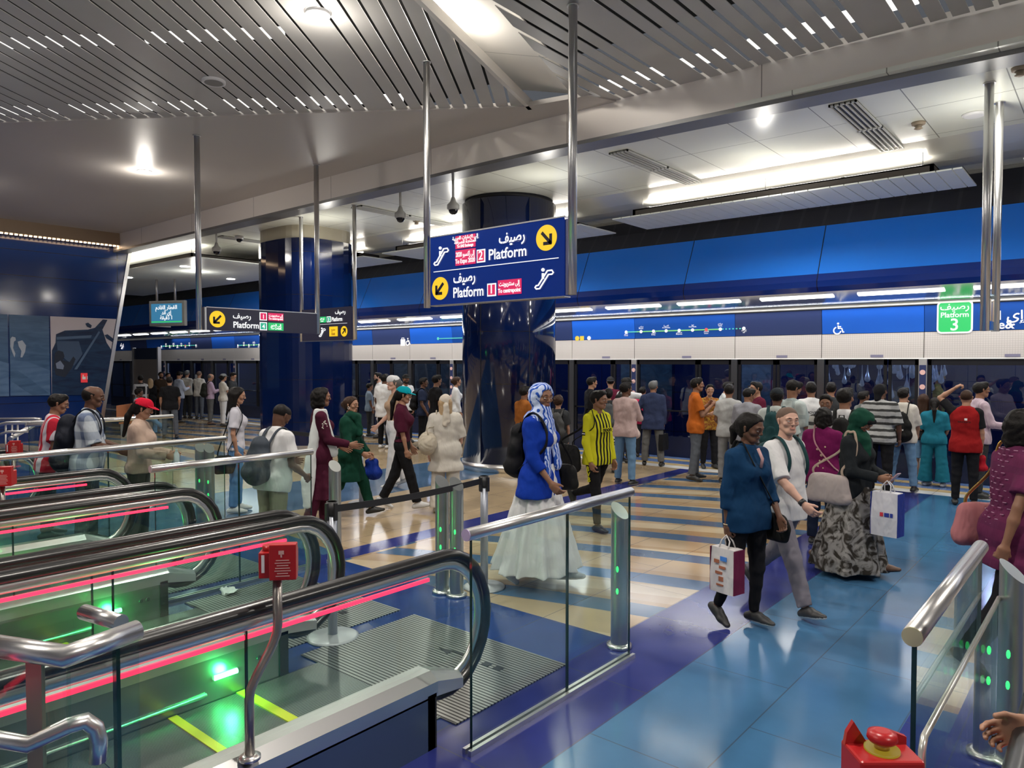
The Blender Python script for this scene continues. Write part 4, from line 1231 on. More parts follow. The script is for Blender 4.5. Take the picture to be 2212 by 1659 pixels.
def balustrade(t, x, sgn, y_back=-1.4, y_far=3.0, green=False, outer=True, led=True):
    """one side of an escalator: deck, glass, handrail; sgn = +1 when the steps lie towards +X"""
    P = loop_path(x, y_far, 0.2, 0.93, y_back)
    obj('handrail', Geo().tube(P, 0.042, 14, sq=(0.72, 1.0), up=(0, 0.0001, 1) if False else None), BLACK, t)
    # guide rail just inside the rubber, following it
    Q = [(x, p[1] - (0.05 if p[1] > y_far - 0.5 else 0) * 0, p[2] - 0.052) if p[1] < y_far - 0.45 else
         (x, (y_far - 0.315) + (p[1] - (y_far - 0.315)) * 0.84, 0.565 + (p[2] - 0.565) * 0.86) for p in P[:-2]]
    obj('guide_rail', Geo().tube(Q, 0.02, 8, sq=(1.5, 0.8)), STEELP, t)
    # glass
    prof = [(y_back, 0.37)] + [(p[1], p[2] - 0.0) for p in [(0, y_back, 0.86)]]
    pts = [(y_back, 0.36), (y_back, 0.86)]
    for k in range(13):
        q = radians(90 - 190 * k / 12); pts.append((y_far - 0.315 + 0.26 * cos(q), 0.565 + 0.30 * sin(q)))
    pts.append((y_far - 0.45, 0.36))
    g = Geo(); g.prism([(x - 0.005, a, b_) for a, b_ in pts], (0.01, 0, 0)); gl = obj('glass_panel', g, GLASS, t)
    for ys_ in (0.35, 1.55):
        obj('panel_joint', Geo().box((x - 0.006, ys_ - 0.004, 0.37), (x + 0.006, ys_ + 0.004, 0.87)), EDGEG, gl)
    # deck: stainless band with sloping nose
    yn = y_far - 0.36
    g = Geo(); prof = [(-0.10, 0.26), (-0.10, 0.335), (-0.045, 0.375), (0.045, 0.375), (0.10, 0.335), (0.10, 0.26)]
    a = [(x + p, y_back, z) for p, z in prof]; b_ = [(x + p, yn - 0.1, z) for p, z in prof]; c = [(x + p * 0.55, yn + 0.13, z * 0.7 + 0.03) for p, z in prof]
    n = len(prof)
    F = [[i, (i + 1) % n, n + (i + 1) % n, n + i] for i in range(n)] + [[n + i, n + (i + 1) % n, 2 * n + (i + 1) % n, 2 * n + i] for i in range(n)] + [[2 * n + i for i in range(n)]]
    g.add(a + b_ + c, F); obj('deck', g, STEEL, t)
    # skirt below
    o_ = obj('outer_skirt', Geo().box((x - 0.09 * sgn - (0.01 if sgn > 0 else 0), y_back, 0), (x - 0.09 * sgn + (0 if sgn > 0 else 0.01), yn - 0.12, 0.27)), SKIRTM, t)
    obj('end_cap', Geo().box((x - 0.1, yn - 0.17, 0), (x + 0.1, yn - 0.11, 0.28)), BLACKP, t)
    i_ = obj('inner_skirt', Geo().box((x + 0.085 * sgn - 0.006, y_back, 0), (x + 0.085 * sgn + 0.006, yn - 0.14, 0.27)), SKIRTG, t)
    if led:
        l_ = obj('red_light_strip', Geo().box((x + 0.008 * sgn - 0.006, y_back, 0.815), (x + 0.008 * sgn + 0.006, y_far - 0.42, 0.832)), RED_L, t)
    if green:
        ys_ = 2.12; xx = x + 0.095 * sgn
        g = Geo(); g.tube([(xx, ys_ - 0.07, 0.14), (xx, ys_ + 0.07, 0.14)], 0.016, 10); lt = obj('green_signal_light', g, GREEN_L, t)
        g = Geo()
        for q in (2.33, 2.38): g.tube([(xx - 0.006, q, 0.17), (xx + 0.006, q, 0.17)], 0.014, 12)
        obj('skirt_button', g, STEELD, t)
        obj('brush_strip', Geo().tube([(xx + .004 * sgn, y_back, 0.06), (xx + .004 * sgn, 2.0, 0.06)], 0.012, 8), STEELP, t)
        point('green_lamp', (xx + 0.06 * sgn, ys_, 0.15), 5.0, (0.05, 1.0, 0.22), 0.03)


def escalator(xl, xr, label, y_back=-1.4, y_far=3.0, plate=True, green=True, yellow=True, far=False):
    t = thing('escalator', label, 'escalator', ((xl + xr) / 2, 1.5, 0))
    balustrade(t, xr, -1, y_back, y_far, green=False)
    balustrade(t, xl, 1, y_back, y_far, green=green)
    a, b_ = xl + 0.1, xr - 0.1
    obj('floor_plate', Geo().box((xl - 0.1, 2.75, 0.001), (xr + 0.02, 3.76, 0.008)), RIB, t)
    obj('comb_plate', Geo().box((a, 2.24, 0.001), (b_, 2.75, 0.009)), RIBF, t)
    if yellow:
        ym = mat('comb_yellow', (0.62, 0.6, 0.03), 0.4)
        obj('comb_edge', Geo().box((a, 2.18, 0.002), (b_, 2.24, 0.014)), ym, t)
        obj('step_edge', Geo().box((a, 1.78, 0.002), (b_, 1.83, 0.012)), ym, t)
        g = Geo(); 
    for k in range(5):
        y1_ = 2.18 - k * 0.4
        obj('step', Geo().box((a, y1_ - 0.35 if k == 0 else y1_ - 0.395, 0.001), (b_, y1_, 0.007)), STEPM, t)
    return t
escalator(-4.04, -2.72, 'escalator landing nearest the viewer, with red light strip and green signal lamp')
escalator(-5.66, -4.32, 'escalator landing between the nearest one and the middle glass barrier')
escalator(-7.28, -6.12, 'escalator landing behind the middle glass barrier')
escalator(-11.1, -9.8, 'farthest escalator landing beyond the plaid shirted man')
escalator(-0.17, 1.1, 'escalator landing at the photo edge beyond the short rail', plate=True)
# direction marks on the floor plates
for xc, lb in ((-3.2, 'small dark arrow print on the nearest ribbed plate'), (-4.8, 'small dark arrow print on the second ribbed plate')):
    g = Geo()
    for k in range(3): g.box((xc - .02 + k * .1, 3.40 + k * .0, 0.009), (xc + .04 + k * .1, 3.46, 0.0105))
    g.prism([(xc - .32, 3.42, .009), (xc - .2, 3.38, .009), (xc - .2, 3.43, .009), (xc - .05, 3.43, .009), (xc - .05, 3.45, .009), (xc - .2, 3.45, .009)], (0, 0, .0015))
    tag(obj('floor_mark', g, BLACKP), lb, 'floor marking')


def glass_barrier(x, y0, y1, label, base=True, cap=(0.55, 0.48, 0.72), joints=(), name='glass_barrier', posts=False, z=1.1, r=0.031):
    t = thing(name, label, 'barrier', (x, (y0 + y1) / 2, 0))
    obj('rail', Geo().tube([(x, y0, z), (x, y1, z)], r, 24), STEELP, t)
    g = Geo()
    g.tube([(x, y0 - 0.004, z), (x, y0, z)], r * 0.97, 24)
    plabel(obj('rail_end_cap', g, mat('cap_%d' % int(cap[0] * 100), cap, 0.3, 0.3), t), 'round end cap of the rail')
    n = max(1, len(joints) + 1); ys_ = [y0 + 0.03] + list(joints) + [y1 - 0.01]
    for a, b_ in zip(ys_[:-1], ys_[1:]):
        gl = obj('glass_pane', Geo().box((x - 0.007, a + 0.004, 0.02), (x + 0.007, b_ - 0.004, z - 0.01)), GLASS, t)
        for e0 in (a + 0.002, b_ - 0.0045): obj('glass_edge', Geo().box((x - 0.0075, e0, 0.02), (x + 0.0075, e0 + 0.0025, z - 0.02)), EDGEG, gl)
    if base:
        g = Geo(); g.box((x - 0.03, y0 + 0.0, 0), (x - 0.009, y1 + .02, 0.028)); g.box((x + 0.009, y0 + 0.0, 0), (x + 0.03, y1 + .02, 0.028)); obj('floor_channel', g, STEEL, t)
    return t
glass_barrier(-2.45, 2.57, 4.13, 'glass barrier with steel rail and lilac end cap in front of the nearest escalator', joints=(3.42,))
glass_barrier(-0.48, 2.5, 3.93, 'glass barrier with thick steel rail at the photo edge, pale yellow end cap', cap=(0.62, 0.58, 0.36), joints=())
glass_barrier(-5.88, 2.55, 4.05, 'glass barrier behind the second escalator, where the white polo man leans', cap=(0.5, 0.5, 0.52), joints=(3.3,))
glass_barrier(-7.62, 0.4, 4.12, 'longest glass barrier, in front of the red capped woman', cap=(0.5, 0.5, 0.52), joints=(1.7, 2.9))
# low inner glass with bright top edge at the right
t = thing('inner_glass_screen', 'low slanting glass screen with bright edge inside the barrier at the photo edge', 'glass screen', (-0.40, 3.3, 0))
g = Geo(); g.prism([(-0.44, 2.45, 0.0), (-0.44, 4.2, 0.0), (-0.44, 4.2, 0.80), (-0.44, 2.45, 0.82)], (0.012, 0, 0)); obj('pane', g, GLASS, t)
obj('bright_edge', Geo().tube([(-0.434, 2.45, 0.0), (-0.434, 2.42, 0.79), (-0.434, 2.45, 0.822), (-0.434, 4.2, 0.805)], 0.011, 8), mat('edge_steel', (0.6, 0.6, 0.55), 0.25, 0.6), t)


# sensor posts with slanted tops
def sensor_post(x, y, label, h=0.99, face=(1, -0.2)):
    t = thing('sensor_post', label, 'sensor post', (x, y, 0), 0, 'sensor posts at the escalator entrances')
    r = 0.058; n = 32; V = []; F = []
    ax = Vector((face[0], face[1], 0)).normalized()
    for ring in (0, 1):
        for j in range(n):
            q = 2 * pi * j / n; dx, dy = r * cos(q), r * sin(q)
            top = h - 0.05 + (dx * ax.x + dy * ax.y) / r * -0.05
            V.append((x + dx, y + dy, 0.03 if ring == 0 else top))
    F = [[j, (j + 1) % n, n + (j + 1) % n, n + j] for j in range(n)]
    g = Geo(); g.add(V, F, 0, True); g.add(V[n:], [list(range(n))])
    obj('tube', g, mat('post_steel', (0.42, 0.45, 0.44), 0.28, 0.85), t)
    obj('foot_ring', Geo().lathe((x, y, 0), [(r + 0.028, 0), (r + 0.028, 0.022), (r + 0.002, 0.03)], 32), STEELP, t)
    for z in (0.55, 0.40):
        q = atan2(-y, -x) - 0.25
        obj('green_glint', Geo().sphere((x + r * 0.93 * cos(q), y + r * 0.93 * sin(q), z), 0.010, 10, 0, (1, 1, 2.4)), emis('glint_green', (0.03, 0.9, 0.15), 2.2), t)  # glowing beads stand for green glints on the steel
    q = atan2(-y, -x) - 0.25
    return t
sensor_post(-4.37, 4.29, 'slant topped steel post, left one of the pair by the second escalator')
sensor_post(-4.21, 4.30, 'slant topped steel post, right one of the pair by the second escalator')
sensor_post(-2.60, 4.24, 'slant topped steel post at the end of the lilac capped barrier')
sensor_post(-5.84, 4.28, 'slant topped steel post in front of the maroon kurta woman')
sensor_post(-0.38, 4.22, 'large slant topped steel post at the photo edge')
sensor_post(-8.35, 4.2, 'slant topped steel post behind the end of the longest rail')
sensor_post(-8.18, 4.22, 'second slant topped post just beyond the end of the longest rail')
sensor_post(-9.95, 4.25, 'slant topped steel post behind the red capped woman')


def stanchion(x, y, label, h=0.97):
    t = thing('stanchion', label, 'barrier post', (x, y, 0), 0, 'retractable belt posts')
    m = mat('stanchion_grey', (0.33, 0.35, 0.40), 0.35, 0.4)
    plabel(obj('base', Geo().lathe((x, y, 0), [(0.18, 0), (0.18, 0.012), (0.16, 0.022), (0.03, 0.03)], 48), mat('stanchion_base', (0.45, 0.46, 0.49), 0.4, 0.3), t), 'round pale grey base plate')
    obj('post', Geo().cyl((x, y), 0.033, 0.02, h, 24), m, t)
    g = Geo().cyl((x, y), 0.038, h - 0.1, h, 24)
    obj('belt_head', g, BLACKP, t)
    for dx, dy in ((0.04, 0), (-0.04, 0), (0, -0.04)): obj('belt_clip', Geo().box((x + dx - .012, y + dy - .012, h - .13), (x + dx + .012, y + dy + .012, h - .01)), BLACKP, t)
    return t
stanchion(-4.24, 3.08, 'belt post standing between the two nearest escalators')
stanchion(-4.19, 4.62, 'belt post behind the pair of slant topped posts')
g = Geo(); A_ = Vector((-4.24, 3.1, 0.915)); B_ = Vector((-4.19, 4.6, 0.93))
P = []
for k in range(13):
    q = k / 12; p = A_.lerp(B_, q); P.append((p.x, p.y, p.z - 0.05 * 4 * q * (1 - q) * .4))
V = [(p[0], p[1], p[2] + s * 0.025) for p in P for s in (-1, 1)]
V += [(p[0] + .003, p[1], p[2] + s * 0.025) for p in P for s in (-1, 1)]
F = []
for k in range(12):
    a = 2 * k; F += [[a, a + 2, a + 3, a + 1], [26 + a, 26 + a + 1, 26 + a + 3, 26 + a + 2], [a, a + 26, a + 28, a + 2], [a + 1, a + 3, a + 29, a + 27]]
F += [[0, 1, 27, 26], [24, 50, 51, 25]]
g.add(V, F); tag(obj('barrier_belt', g, BLACKP), 'black belt stretched between the two belt posts', 'belt')
# another post and belt farther left
stanchion(-8.0, 6.3, 'belt post between the teal capped person and the green tunic woman', 0.95)
g = Geo().box((-10.2, 6.3, .84), (-8.03, 6.305, .90)); tag(obj('barrier_belt', g, BLACKP), 'black belt running left behind the green tunic woman', 'belt')


# emergency stop boxes on curved poles
def stop_box(x, y, label, z=1.15, s=0.15, base_z=0.37, face=0.0, bend=0.13, first=True):
    t = thing('emergency_stop', label, 'emergency button', (x, y, base_z))
    P = [(x, y - bend, base_z), (x, y - bend, base_z + 0.24)]
    for k in range(1, 8):
        q = k / 8; e = q * q * (3 - 2 * q); P.append((x, y - bend + bend * e, base_z + 0.24 + 0.26 * q))
    P += [(x, y, base_z + 0.50), (x, y, z - s * 0.45)]
    obj('pole', Geo().tube(P, 0.019, 16), mat('stop_pole', (0.36, 0.33, 0.3), 0.3, 0.85), t)
    obj('foot', Geo().lathe((x, y - bend, base_z), [(0.042, 0), (0.042, 0.012), (0.02, 0.02)], 24), STEELP, t)
    M = Matrix.Rotation(face, 3, 'Z')
    def bx(lo, hi, m, nm, par=t, bev=0.004):
        g = Geo(); c = (Vector(lo) + Vector(hi)) / 2; hf = (Vector(hi) - Vector(lo)) / 2
        g.obox(Vector((x, y, z)) + M @ (c * s), M @ Vector((hf.x * s, 0, 0)), M @ Vector((0, hf.y * s, 0)), (0, 0, hf.z * s)); return obj(nm, g, m, par, bevel=bev)
    b1 = bx((-.45, -.22, -.5), (.5, .42, .2), RED, 'box')
    bx((-.12, -.52, -.48), (.58, -.20, .48), RED, 'cover_plate')
    g = Geo(); g.tube([Vector((x, y, z)) + M @ (Vector((-.2, .1, .2)) * s), Vector((x, y, z)) + M @ (Vector((-.2, .1, .34)) * s)], s * .2, 24)
    obj('button', g, RED, t)
    g = Geo()
    for k, w_ in enumerate((.34, .40, .30, .38, .42, .28, .36)):
        zz = .06 - k * .07
        c = Vector((x, y, z)) + M @ (Vector((.23, -.525, zz)) * s)
        g.obox(c, M @ Vector((w_ * s * .5, 0, 0)), M @ Vector((0, .003 * s, 0)), (0, 0, .012 * s))
    c = Vector((x, y, z)) + M @ (Vector((.2, -.525, .27)) * s)
    g.obox(c, M @ Vector((.07 * s, 0, 0)), M @ Vector((0, .003 * s, 0)), (0, 0, .05 * s)); g.obox(c + Vector((0, 0, -.08 * s)), M @ Vector((.02 * s, 0, 0)), M @ Vector((0, .003 * s, 0)), (0, 0, .05 * s))
    obj('instruction_print', g, mat('print_pink', (0.62, 0.35, 0.32), 0.5), t)
    c = Vector((x, y, z)) + M @ (Vector((-.33, -.225, -.1)) * s)
    g = Geo().obox(c, M @ Vector((.04 * s, 0, 0)), M @ Vector((0, .003 * s, 0)), (0, 0, .24 * s)); obj('side_label', g, WHITE, t)
    return t
stop_box(-2.63, 1.64, 'red emergency stop box on a bent steel pole before the nearest escalator', face=radians(48))
stop_box(-6.28, 1.66, 'red emergency stop box cut by the photo edge below the longest rail', z=1.12, face=radians(55))
stop_box(-8.32, 2.30, 'small red emergency stop box near the man in the red and white shirt', z=1.12, face=radians(55), s=.13)
# red box with yellow button ring close to the viewer, bottom right
x, y, z = at(1905, 1625, d=1.62)
t = thing('emergency_stop', 'red box with yellow ringed red push button at the bottom of the photo', 'emergency button', (x, y, 0))
obj('pole', Geo().cyl((x, y), .02, 0, z - .06, 16), STEEL, t)
g = Geo(); Rr = RV; Ff = Vector((FV.x, FV.y, 0)).normalized(); c = Vector((x, y, z))
g.obox(c - Vector((0, 0, .05)), Rr * .07, Ff * .05, (0, 0, .055)); obj('box', g, RED, t, bevel=.006)
g = Geo(); a = c - Rr * .07 + Ff * .04; g.prism([a + Vector((0, 0, 0)), a + Rr * .055, a + Rr * .02 + Vector((0, 0, .055)), a + Rr * 0.005 + Vector((0, 0, .03))], Ff * -.012); g.prism([a + Rr * .085, a + Rr * .14, a + Rr * .14 + Vector((0, 0, .02)), a + Rr * .10 + Vector((0, 0, .035))], Ff * -.012); obj('guard', g, RED, t)
g = Geo(); g.cyl((x, y), .037, z + .004, z + .010, 32); rg = plabel(obj('button_ring', g, emis('ring_yellow', (0.8, 0.55, 0.02), 0.3), t), 'yellow ring')
obj('button_neck', Geo().cyl((x, y), .016, z + .01, z + .026, 24), mat('brass', (0.6, 0.4, 0.2), 0.3, 0.8), t)
obj('button', Geo().lathe((x, y, z + .026), [(.028, 0), (.032, .006), (.03, .018), (.015, .024)], 28), RED, t)

# foreground rail at lower left: cranked top rail, glass, flat post and lower pipe
t = thing('corner_railing', 'cranked steel railing with glass in the bottom corner, partly out of view', 'railing', (-2.5, .7, 0))
A0 = at(-60, 1388, z=1.1); A1 = at(142, 1418, z=1.1); A2 = at(296, 1362, z=1.1)
obj('rail', Geo().tube([A0, A1, A2], 0.033, 24), STEELP, t)
C0 = at(182, 1322, z=1.1); C1 = at(262, 1345, z=1.1)
plabel(obj('rail_stub', Geo().tube([C0, C1], 0.026, 20), STEELP, t), 'short steel tube end with blue reflection')
P = [at(-60, 1588, X=-2.45), at(62, 1608, X=-2.38), at(150, 1567, X=-2.33), at(185, 1557, X=-2.32), at(206, 1572, X=-2.31), at(214, 1600, X=-2.31), at(211, 1645, X=-2.31)]
obj('lower_pipe', Geo().tube(P, 0.024, 20), STEELP, t)
g = Geo(); g.prism([Vector((A1.x, A1.y, .05)), Vector((A2.x, A2.y, .05)), A2 - Vector((0, 0, .03)), A1 - Vector((0, 0, .03))], (.012, 0, 0))
gl = obj('glass_pane', g, GLASS, t)
g = Geo(); g.box((A2.x - .012, A2.y - .07, .05), (A2.x + .016, A2.y - .058, 1.08)); obj('glass_edge', g, EDGEG, gl)
q = at(78, 1500, z=.9); d_ = (A1 - A0).normalized(); pm = A0.lerp(A1, .68)
g = Geo().obox(Vector((pm.x, pm.y, .54)), d_ * .03, Vector((-d_.y, d_.x, 0)) * .006, (0, 0, .53)); obj('flat_post', g, mat('post_bronze', (0.35, 0.3, 0.24), 0.35, 0.8), t)
g = Geo(); g.prism([Vector((A0.x, A0.y, .05)), Vector((A1.x, A1.y, .05)), A1 - Vector((0, 0, .03)), A0 - Vector((0, 0, .03))], (0, .012, 0)); obj('glass_pane', g, GLASS, t)
# white stair railings at the far left
t = thing('stair_railing', 'pale steel stair railing below the dark foot of the blue picture wall', 'railing', (-14, 4, 0))
yR = 4.6
def rr(px, py, dd): return at(px, py, d=dd)
g = Geo(); g.tube([rr(-20, 906, 14), rr(75, 905, 14), rr(88, 906, 14)], .03, 10); g.tube([rr(-20, 923, 12), rr(15, 914, 12), rr(100, 912, 12)], .03, 10); obj('rail', g, ALU, t)
g = Geo(); g.tube([rr(22, 948, 10), rr(72, 918, 10.5)], .032, 10); g.tube([rr(-10, 942, 10), rr(18, 933, 10), rr(60, 932, 10)], .02, 10); obj('lower_rail', g, ALU, t)
for px in (12, 26, 38): obj('baluster', Geo().tube([rr(px, 915, 12), rr(px, 1010, 12)], .014, 8), ALU, t)
glass_barrier(-11.4, 3.3, 5.3, 'low steel rail just beyond the plaid shirted man', cap=(0.5, 0.5, 0.52), joints=())
# crumpled tissue on the landing floor
g = Geo(); p = at(495, 1278, z=.02)
rn = random.Random(5); V = []; F = []; n = 7
for i in range(n):
    for j in range(n): V.append((p.x - .07 + i * .024, p.y - .06 + j * .02, .004 + rn.random() * .04 + .02 * sin(i * 1.3)))
for i in range(n - 1):
    for j in range(n - 1): F.append([i * n + j, (i + 1) * n + j, (i + 1) * n + j + 1, i * n + j + 1])
g.add(V, F, 0, True); o = obj('crumpled_tissue', g, WHITE); tag(o, 'crumpled white tissue lying on the floor by the second escalator', 'litter')
md = o.modifiers.new('s', 'SOLIDIFY'); md.thickness = .002
# ================================================================== people: smooth bodies grown from joint chains
class Blob:
    """a smooth solid: tapered limbs melted together, meshed on a grid"""
    def __init__(s): s.ops = []; s.lo = []; s.hi = []
    def cap(s, a, b_, ra, rb=None, n=None, k=1.0, sm=0.02, sub=False, flat=0, box=True):
        a = np.array(a, float); b_ = np.array(b_, float); rb = ra if rb is None else rb
        s.ops.append(('cap', a, b_, ra, rb, None if n is None else np.array(n, float), k, sm, sub, flat))
        if not sub:
            r = max(ra, rb) * max(1, 1 / k if k < 1 else 1)
            s.lo.append(np.minimum(a, b_) - r); s.hi.append(np.maximum(a, b_) + r)
        return s
    def ell(s, c, rad, sm=0.02, sub=False, R=None):
        c = np.array(c, float); rad = np.array(rad, float)
        s.ops.append(('ell', c, rad, sm, sub, R)); r = rad.max()
        if not sub: s.lo.append(c - r); s.hi.append(c + r)
        return s
    def cone(s, a, b_, ra, rb, folds=0, amp=0.0, ph=0.0, pw=1.0, squash=1.0, sm=0.02, hemw=0.0):
        a = np.array(a, float); b_ = np.array(b_, float)
        s.ops.append(('cone', a, b_, ra, rb, folds, amp, ph, pw, squash, sm, hemw)); r = max(ra, rb) + amp
        s.lo.append(np.minimum(a, b_) - [r, r, 0.02]); s.hi.append(np.maximum(a, b_) + [r, r, 0.02])
        return s
    def cut(s, p, n): s.ops.append(('cut', np.array(p, float), np.array(n, float) / np.linalg.norm(n))); return s
    def noise(s, amp, f=18.0, ph=0.0, st=(1, 1, 1)): s.ops.append(('noise', amp, f, ph, st)); return s

    def mesh(s, h):
        lo = np.min(s.lo, 0) - 3 * h - 0.012; hi = np.max(s.hi, 0) + 3 * h + 0.012
        dim = np.maximum(4, np.ceil((hi - lo) / h).astype(int) + 1)
        ax = [lo[i] + h * np.arange(dim[i]) for i in range(3)]
        f = np.full(dim, 0.3, np.float32)
        for op in s.ops:
            if op[0] in ('cut', 'noise'):
                X, Y, Z = np.meshgrid(*ax, indexing='ij', sparse=True)
                if op[0] == 'cut':
                    p, n = op[1], op[2]
                    np.maximum(f, ((X - p[0]) * n[0] + (Y - p[1]) * n[1] + (Z - p[2]) * n[2]).astype(np.float32), out=f)
                else:
                    _, amp, q, ph, st = op
                    f += (amp * (np.sin(X * q * st[0] * 1.0 + 2.1 * np.sin(Z * q * .7 * st[2] + ph) + ph) * np.sin(Z * q * 0.9 * st[2] + 1.7 * np.sin(Y * q * st[1] + ph * 2)))).astype(np.float32)
                continue
            if op[0] == 'cap':
                _, a, b_, ra, rb, n, k, sm, sub, flat = op
                r = max(ra, rb) / min(1.0, k) + sm + 0.03; L0 = np.minimum(a, b_) - r; L1 = np.maximum(a, b_) + r
            elif op[0] == 'ell':
                _, c, rad, sm, sub, R = op; r = rad.max() + sm + 0.03; L0 = c - r; L1 = c + r
            else:
                _, a, b_, ra, rb, folds, amp, ph, pw, squash, sm, hemw = op; sub = False
                r = max(ra, rb) + amp + sm + 0.03; L0 = np.minimum(a, b_) - [r, r, 0.05]; L1 = np.maximum(a, b_) + [r, r, 0.05]
            i0 = np.clip(np.floor((L0 - lo) / h).astype(int), 0, dim); i1 = np.clip(np.ceil((L1 - lo) / h).astype(int) + 1, 0, dim)
            if (i1 <= i0).any(): continue
            sl = tuple(slice(i0[i], i1[i]) for i in range(3))
            X, Y, Z = np.meshgrid(*[ax[i][sl[i]].astype(np.float32) for i in range(3)], indexing='ij', sparse=True)
            if op[0] == 'cap':
                ab = b_ - a; l2 = float(ab @ ab) + 1e-12
                x, y, z = X - a[0], Y - a[1], Z - a[2]
                t0 = (x * ab[0] + y * ab[1] + z * ab[2]) / l2; t = np.clip(t0, 0, 1)
                wx, wy, wz = x - t * ab[0], y - t * ab[1], z - t * ab[2]
                if n is not None:
                    dn = (wx * n[0] + wy * n[1] + wz * n[2]) * (k - 1)
                    wx = wx + dn * n[0]; wy = wy + dn * n[1]; wz = wz + dn * n[2]
                d = np.sqrt(wx * wx + wy * wy + wz * wz) - (ra + (rb - ra) * t)
                l = sqrt(l2)
                if flat & 1: d = np.maximum(d, -t0 * l)
                if flat & 2: d = np.maximum(d, (t0 - 1) * l)
            elif op[0] == 'ell':
                x, y, z = X - c[0], Y - c[1], Z - c[2]
                if R is not None:
                    x, y, z = (R[0][0] * x + R[1][0] * y + R[2][0] * z, R[0][1] * x + R[1][1] * y + R[2][1] * z, R[0][2] * x + R[1][2] * y + R[2][2] * z)
                q = np.sqrt((x / rad[0]) ** 2 + (y / rad[1]) ** 2 + (z / rad[2]) ** 2)
                d = (q - 1) * rad.min()
            else:
                zt = a[2]; zl = zt - b_[2]; t = np.clip((zt - Z) / zl, 0, 1)
                cx = a[0] + (b_[0] - a[0]) * t; cy = a[1] + (b_[1] - a[1]) * t
                x = X - cx; y = (Y - cy) * squash
                rr_ = np.sqrt(x * x + y * y); th = np.arctan2(y, x)
                R_ = ra + (rb - ra) * t ** pw + amp * t * (np.sin(folds * th + ph) + 0.5 * np.sin((folds * 1.7 // 1) * th + 2 * ph))
                d = (rr_ - R_) * 0.8
                hz = b_[2] + hemw * np.sin(folds * th * 0.5 // 1 + ph) if hemw else b_[2]
                d = np.maximum(d, Z - zt); d = np.maximum(d, hz - Z)
            g = f[sl]
            if sub:
                hh = np.maximum(sm - np.abs(g + d), 0) / max(sm, 1e-6); f[sl] = np.maximum(g, -d) + hh * hh * sm * 0.25
            else:
                hh = np.maximum(sm - np.abs(g - d), 0) / max(sm, 1e-6); f[sl] = np.minimum(g, d) - hh * hh * sm * 0.25
        return nets(f, lo, h)


def nets(f, lo, h):
    f[0] = f[-1] = 0.1; f[:, 0] = f[:, -1] = 0.1; f[:, :, 0] = f[:, :, -1] = 0.1
    s = f < 0; nx, ny, nz = f.shape
    st = np.array([ny * nz, nz, 1]); ff = f.ravel()
    cells = []; pts = []; quads = []
    for a in range(3):
        sl0 = [slice(None)] * 3; sl1 = [slice(None)] * 3; sl0[a] = slice(0, -1); sl1[a] = slice(1, None)
        m = s[tuple(sl0)] != s[tuple(sl1)]
        idx = np.argwhere(m)
        if not len(idx): continue
        lin = idx @ st; f0 = ff[lin]; f1 = ff[lin + st[a]]
        t = f0 / (f0 - f1)
        P = idx.astype(float); P[:, a] += t
        b_, c = (a + 1) % 3, (a + 2) % 3
        q = [lin, lin - st[b_], lin - st[b_] - st[c], lin - st[c]]
        for k in q: cells.append(k); pts.append(P)
        Q = np.stack(q, 1); fl = f0 < 0
        Q[~fl] = Q[~fl][:, ::-1]
        quads.append(Q)
    if not cells: return np.zeros((0, 3)), np.zeros((0, 4), int)
    C = np.concatenate(cells); P = np.concatenate(pts); Q = np.concatenate(quads)
    u, inv = np.unique(C, return_inverse=True)
    n = np.bincount(inv); V = np.stack([np.bincount(inv, P[:, i]) for i in range(3)], 1) / n[:, None]
    F = np.searchsorted(u, Q)
    # one light smoothing pass
    E = np.concatenate([F[:, [0, 1]], F[:, [1, 2]], F[:, [2, 3]], F[:, [3, 0]]])
    for w in (0.5, 0.5):
        acc = np.zeros_like(V); cnt = np.zeros(len(V))
        for i, j in ((0, 1), (1, 0)):
            for d in range(3): acc[:, d] += np.bincount(E[:, i], V[E[:, j], d], minlength=len(V))
            cnt += np.bincount(E[:, i], minlength=len(V))
        V = V * (1 - w) + w * acc / np.maximum(cnt, 1)[:, None]
    return lo + V * h, F


def mesh_obj(name, parts, mats, parent, local=True):
    """parts: list of (V, F, per-face material array or int)"""
    me = bpy.data.meshes.new(name)
    Vs = []; Qs = []; Ms = []; n = 0; extra = []
    for V, F, m in parts:
        if isinstance(F, np.ndarray):
            Qs.append(F + n); Ms.append(np.full(len(F), m) if np.isscalar(m) else m)
        else:
            extra += [([i + n for i in f], m) for f in F]
        Vs.append(V); n += len(V)
    V = np.concatenate(Vs).astype(np.float32)
    if parent is not None and not local: V = V - np.array(world_loc(parent), dtype=np.float32)
    idx = np.concatenate([q.ravel() for q in Qs] + [np.array(f) for f, m in extra]).astype(np.int32)
    ls = np.concatenate([np.full(sum(len(q) for q in Qs), 4)] + [np.array([len(f) for f, m in extra], int)]).astype(np.int32)
    mi = np.concatenate(Ms + [np.array([m for f, m in extra], int)]).astype(np.int32)
    me.vertices.add(len(V)); me.vertices.foreach_set('co', V.ravel())
    me.loops.add(len(idx)); me.loops.foreach_set('vertex_index', idx)
    me.polygons.add(len(ls)); me.polygons.foreach_set('loop_start', np.concatenate([[0], np.cumsum(ls)[:-1]]).astype(np.int32))
    me.polygons.foreach_set('loop_total', ls); me.polygons.foreach_set('material_index', mi)
    me.polygons.foreach_set('use_smooth', np.ones(len(ls), bool))
    me.update(calc_edges=True)
    for mm in (mats if isinstance(mats, (list, tuple)) else [mats]): me.materials.append(mm)
    o = bpy.data.objects.new(name, me); COL.objects.link(o); o.parent = parent
    return o


def sph(c, r, n=10):
    g = Geo(); g.sphere(tuple(c), r, n); return g.v[0], g.f


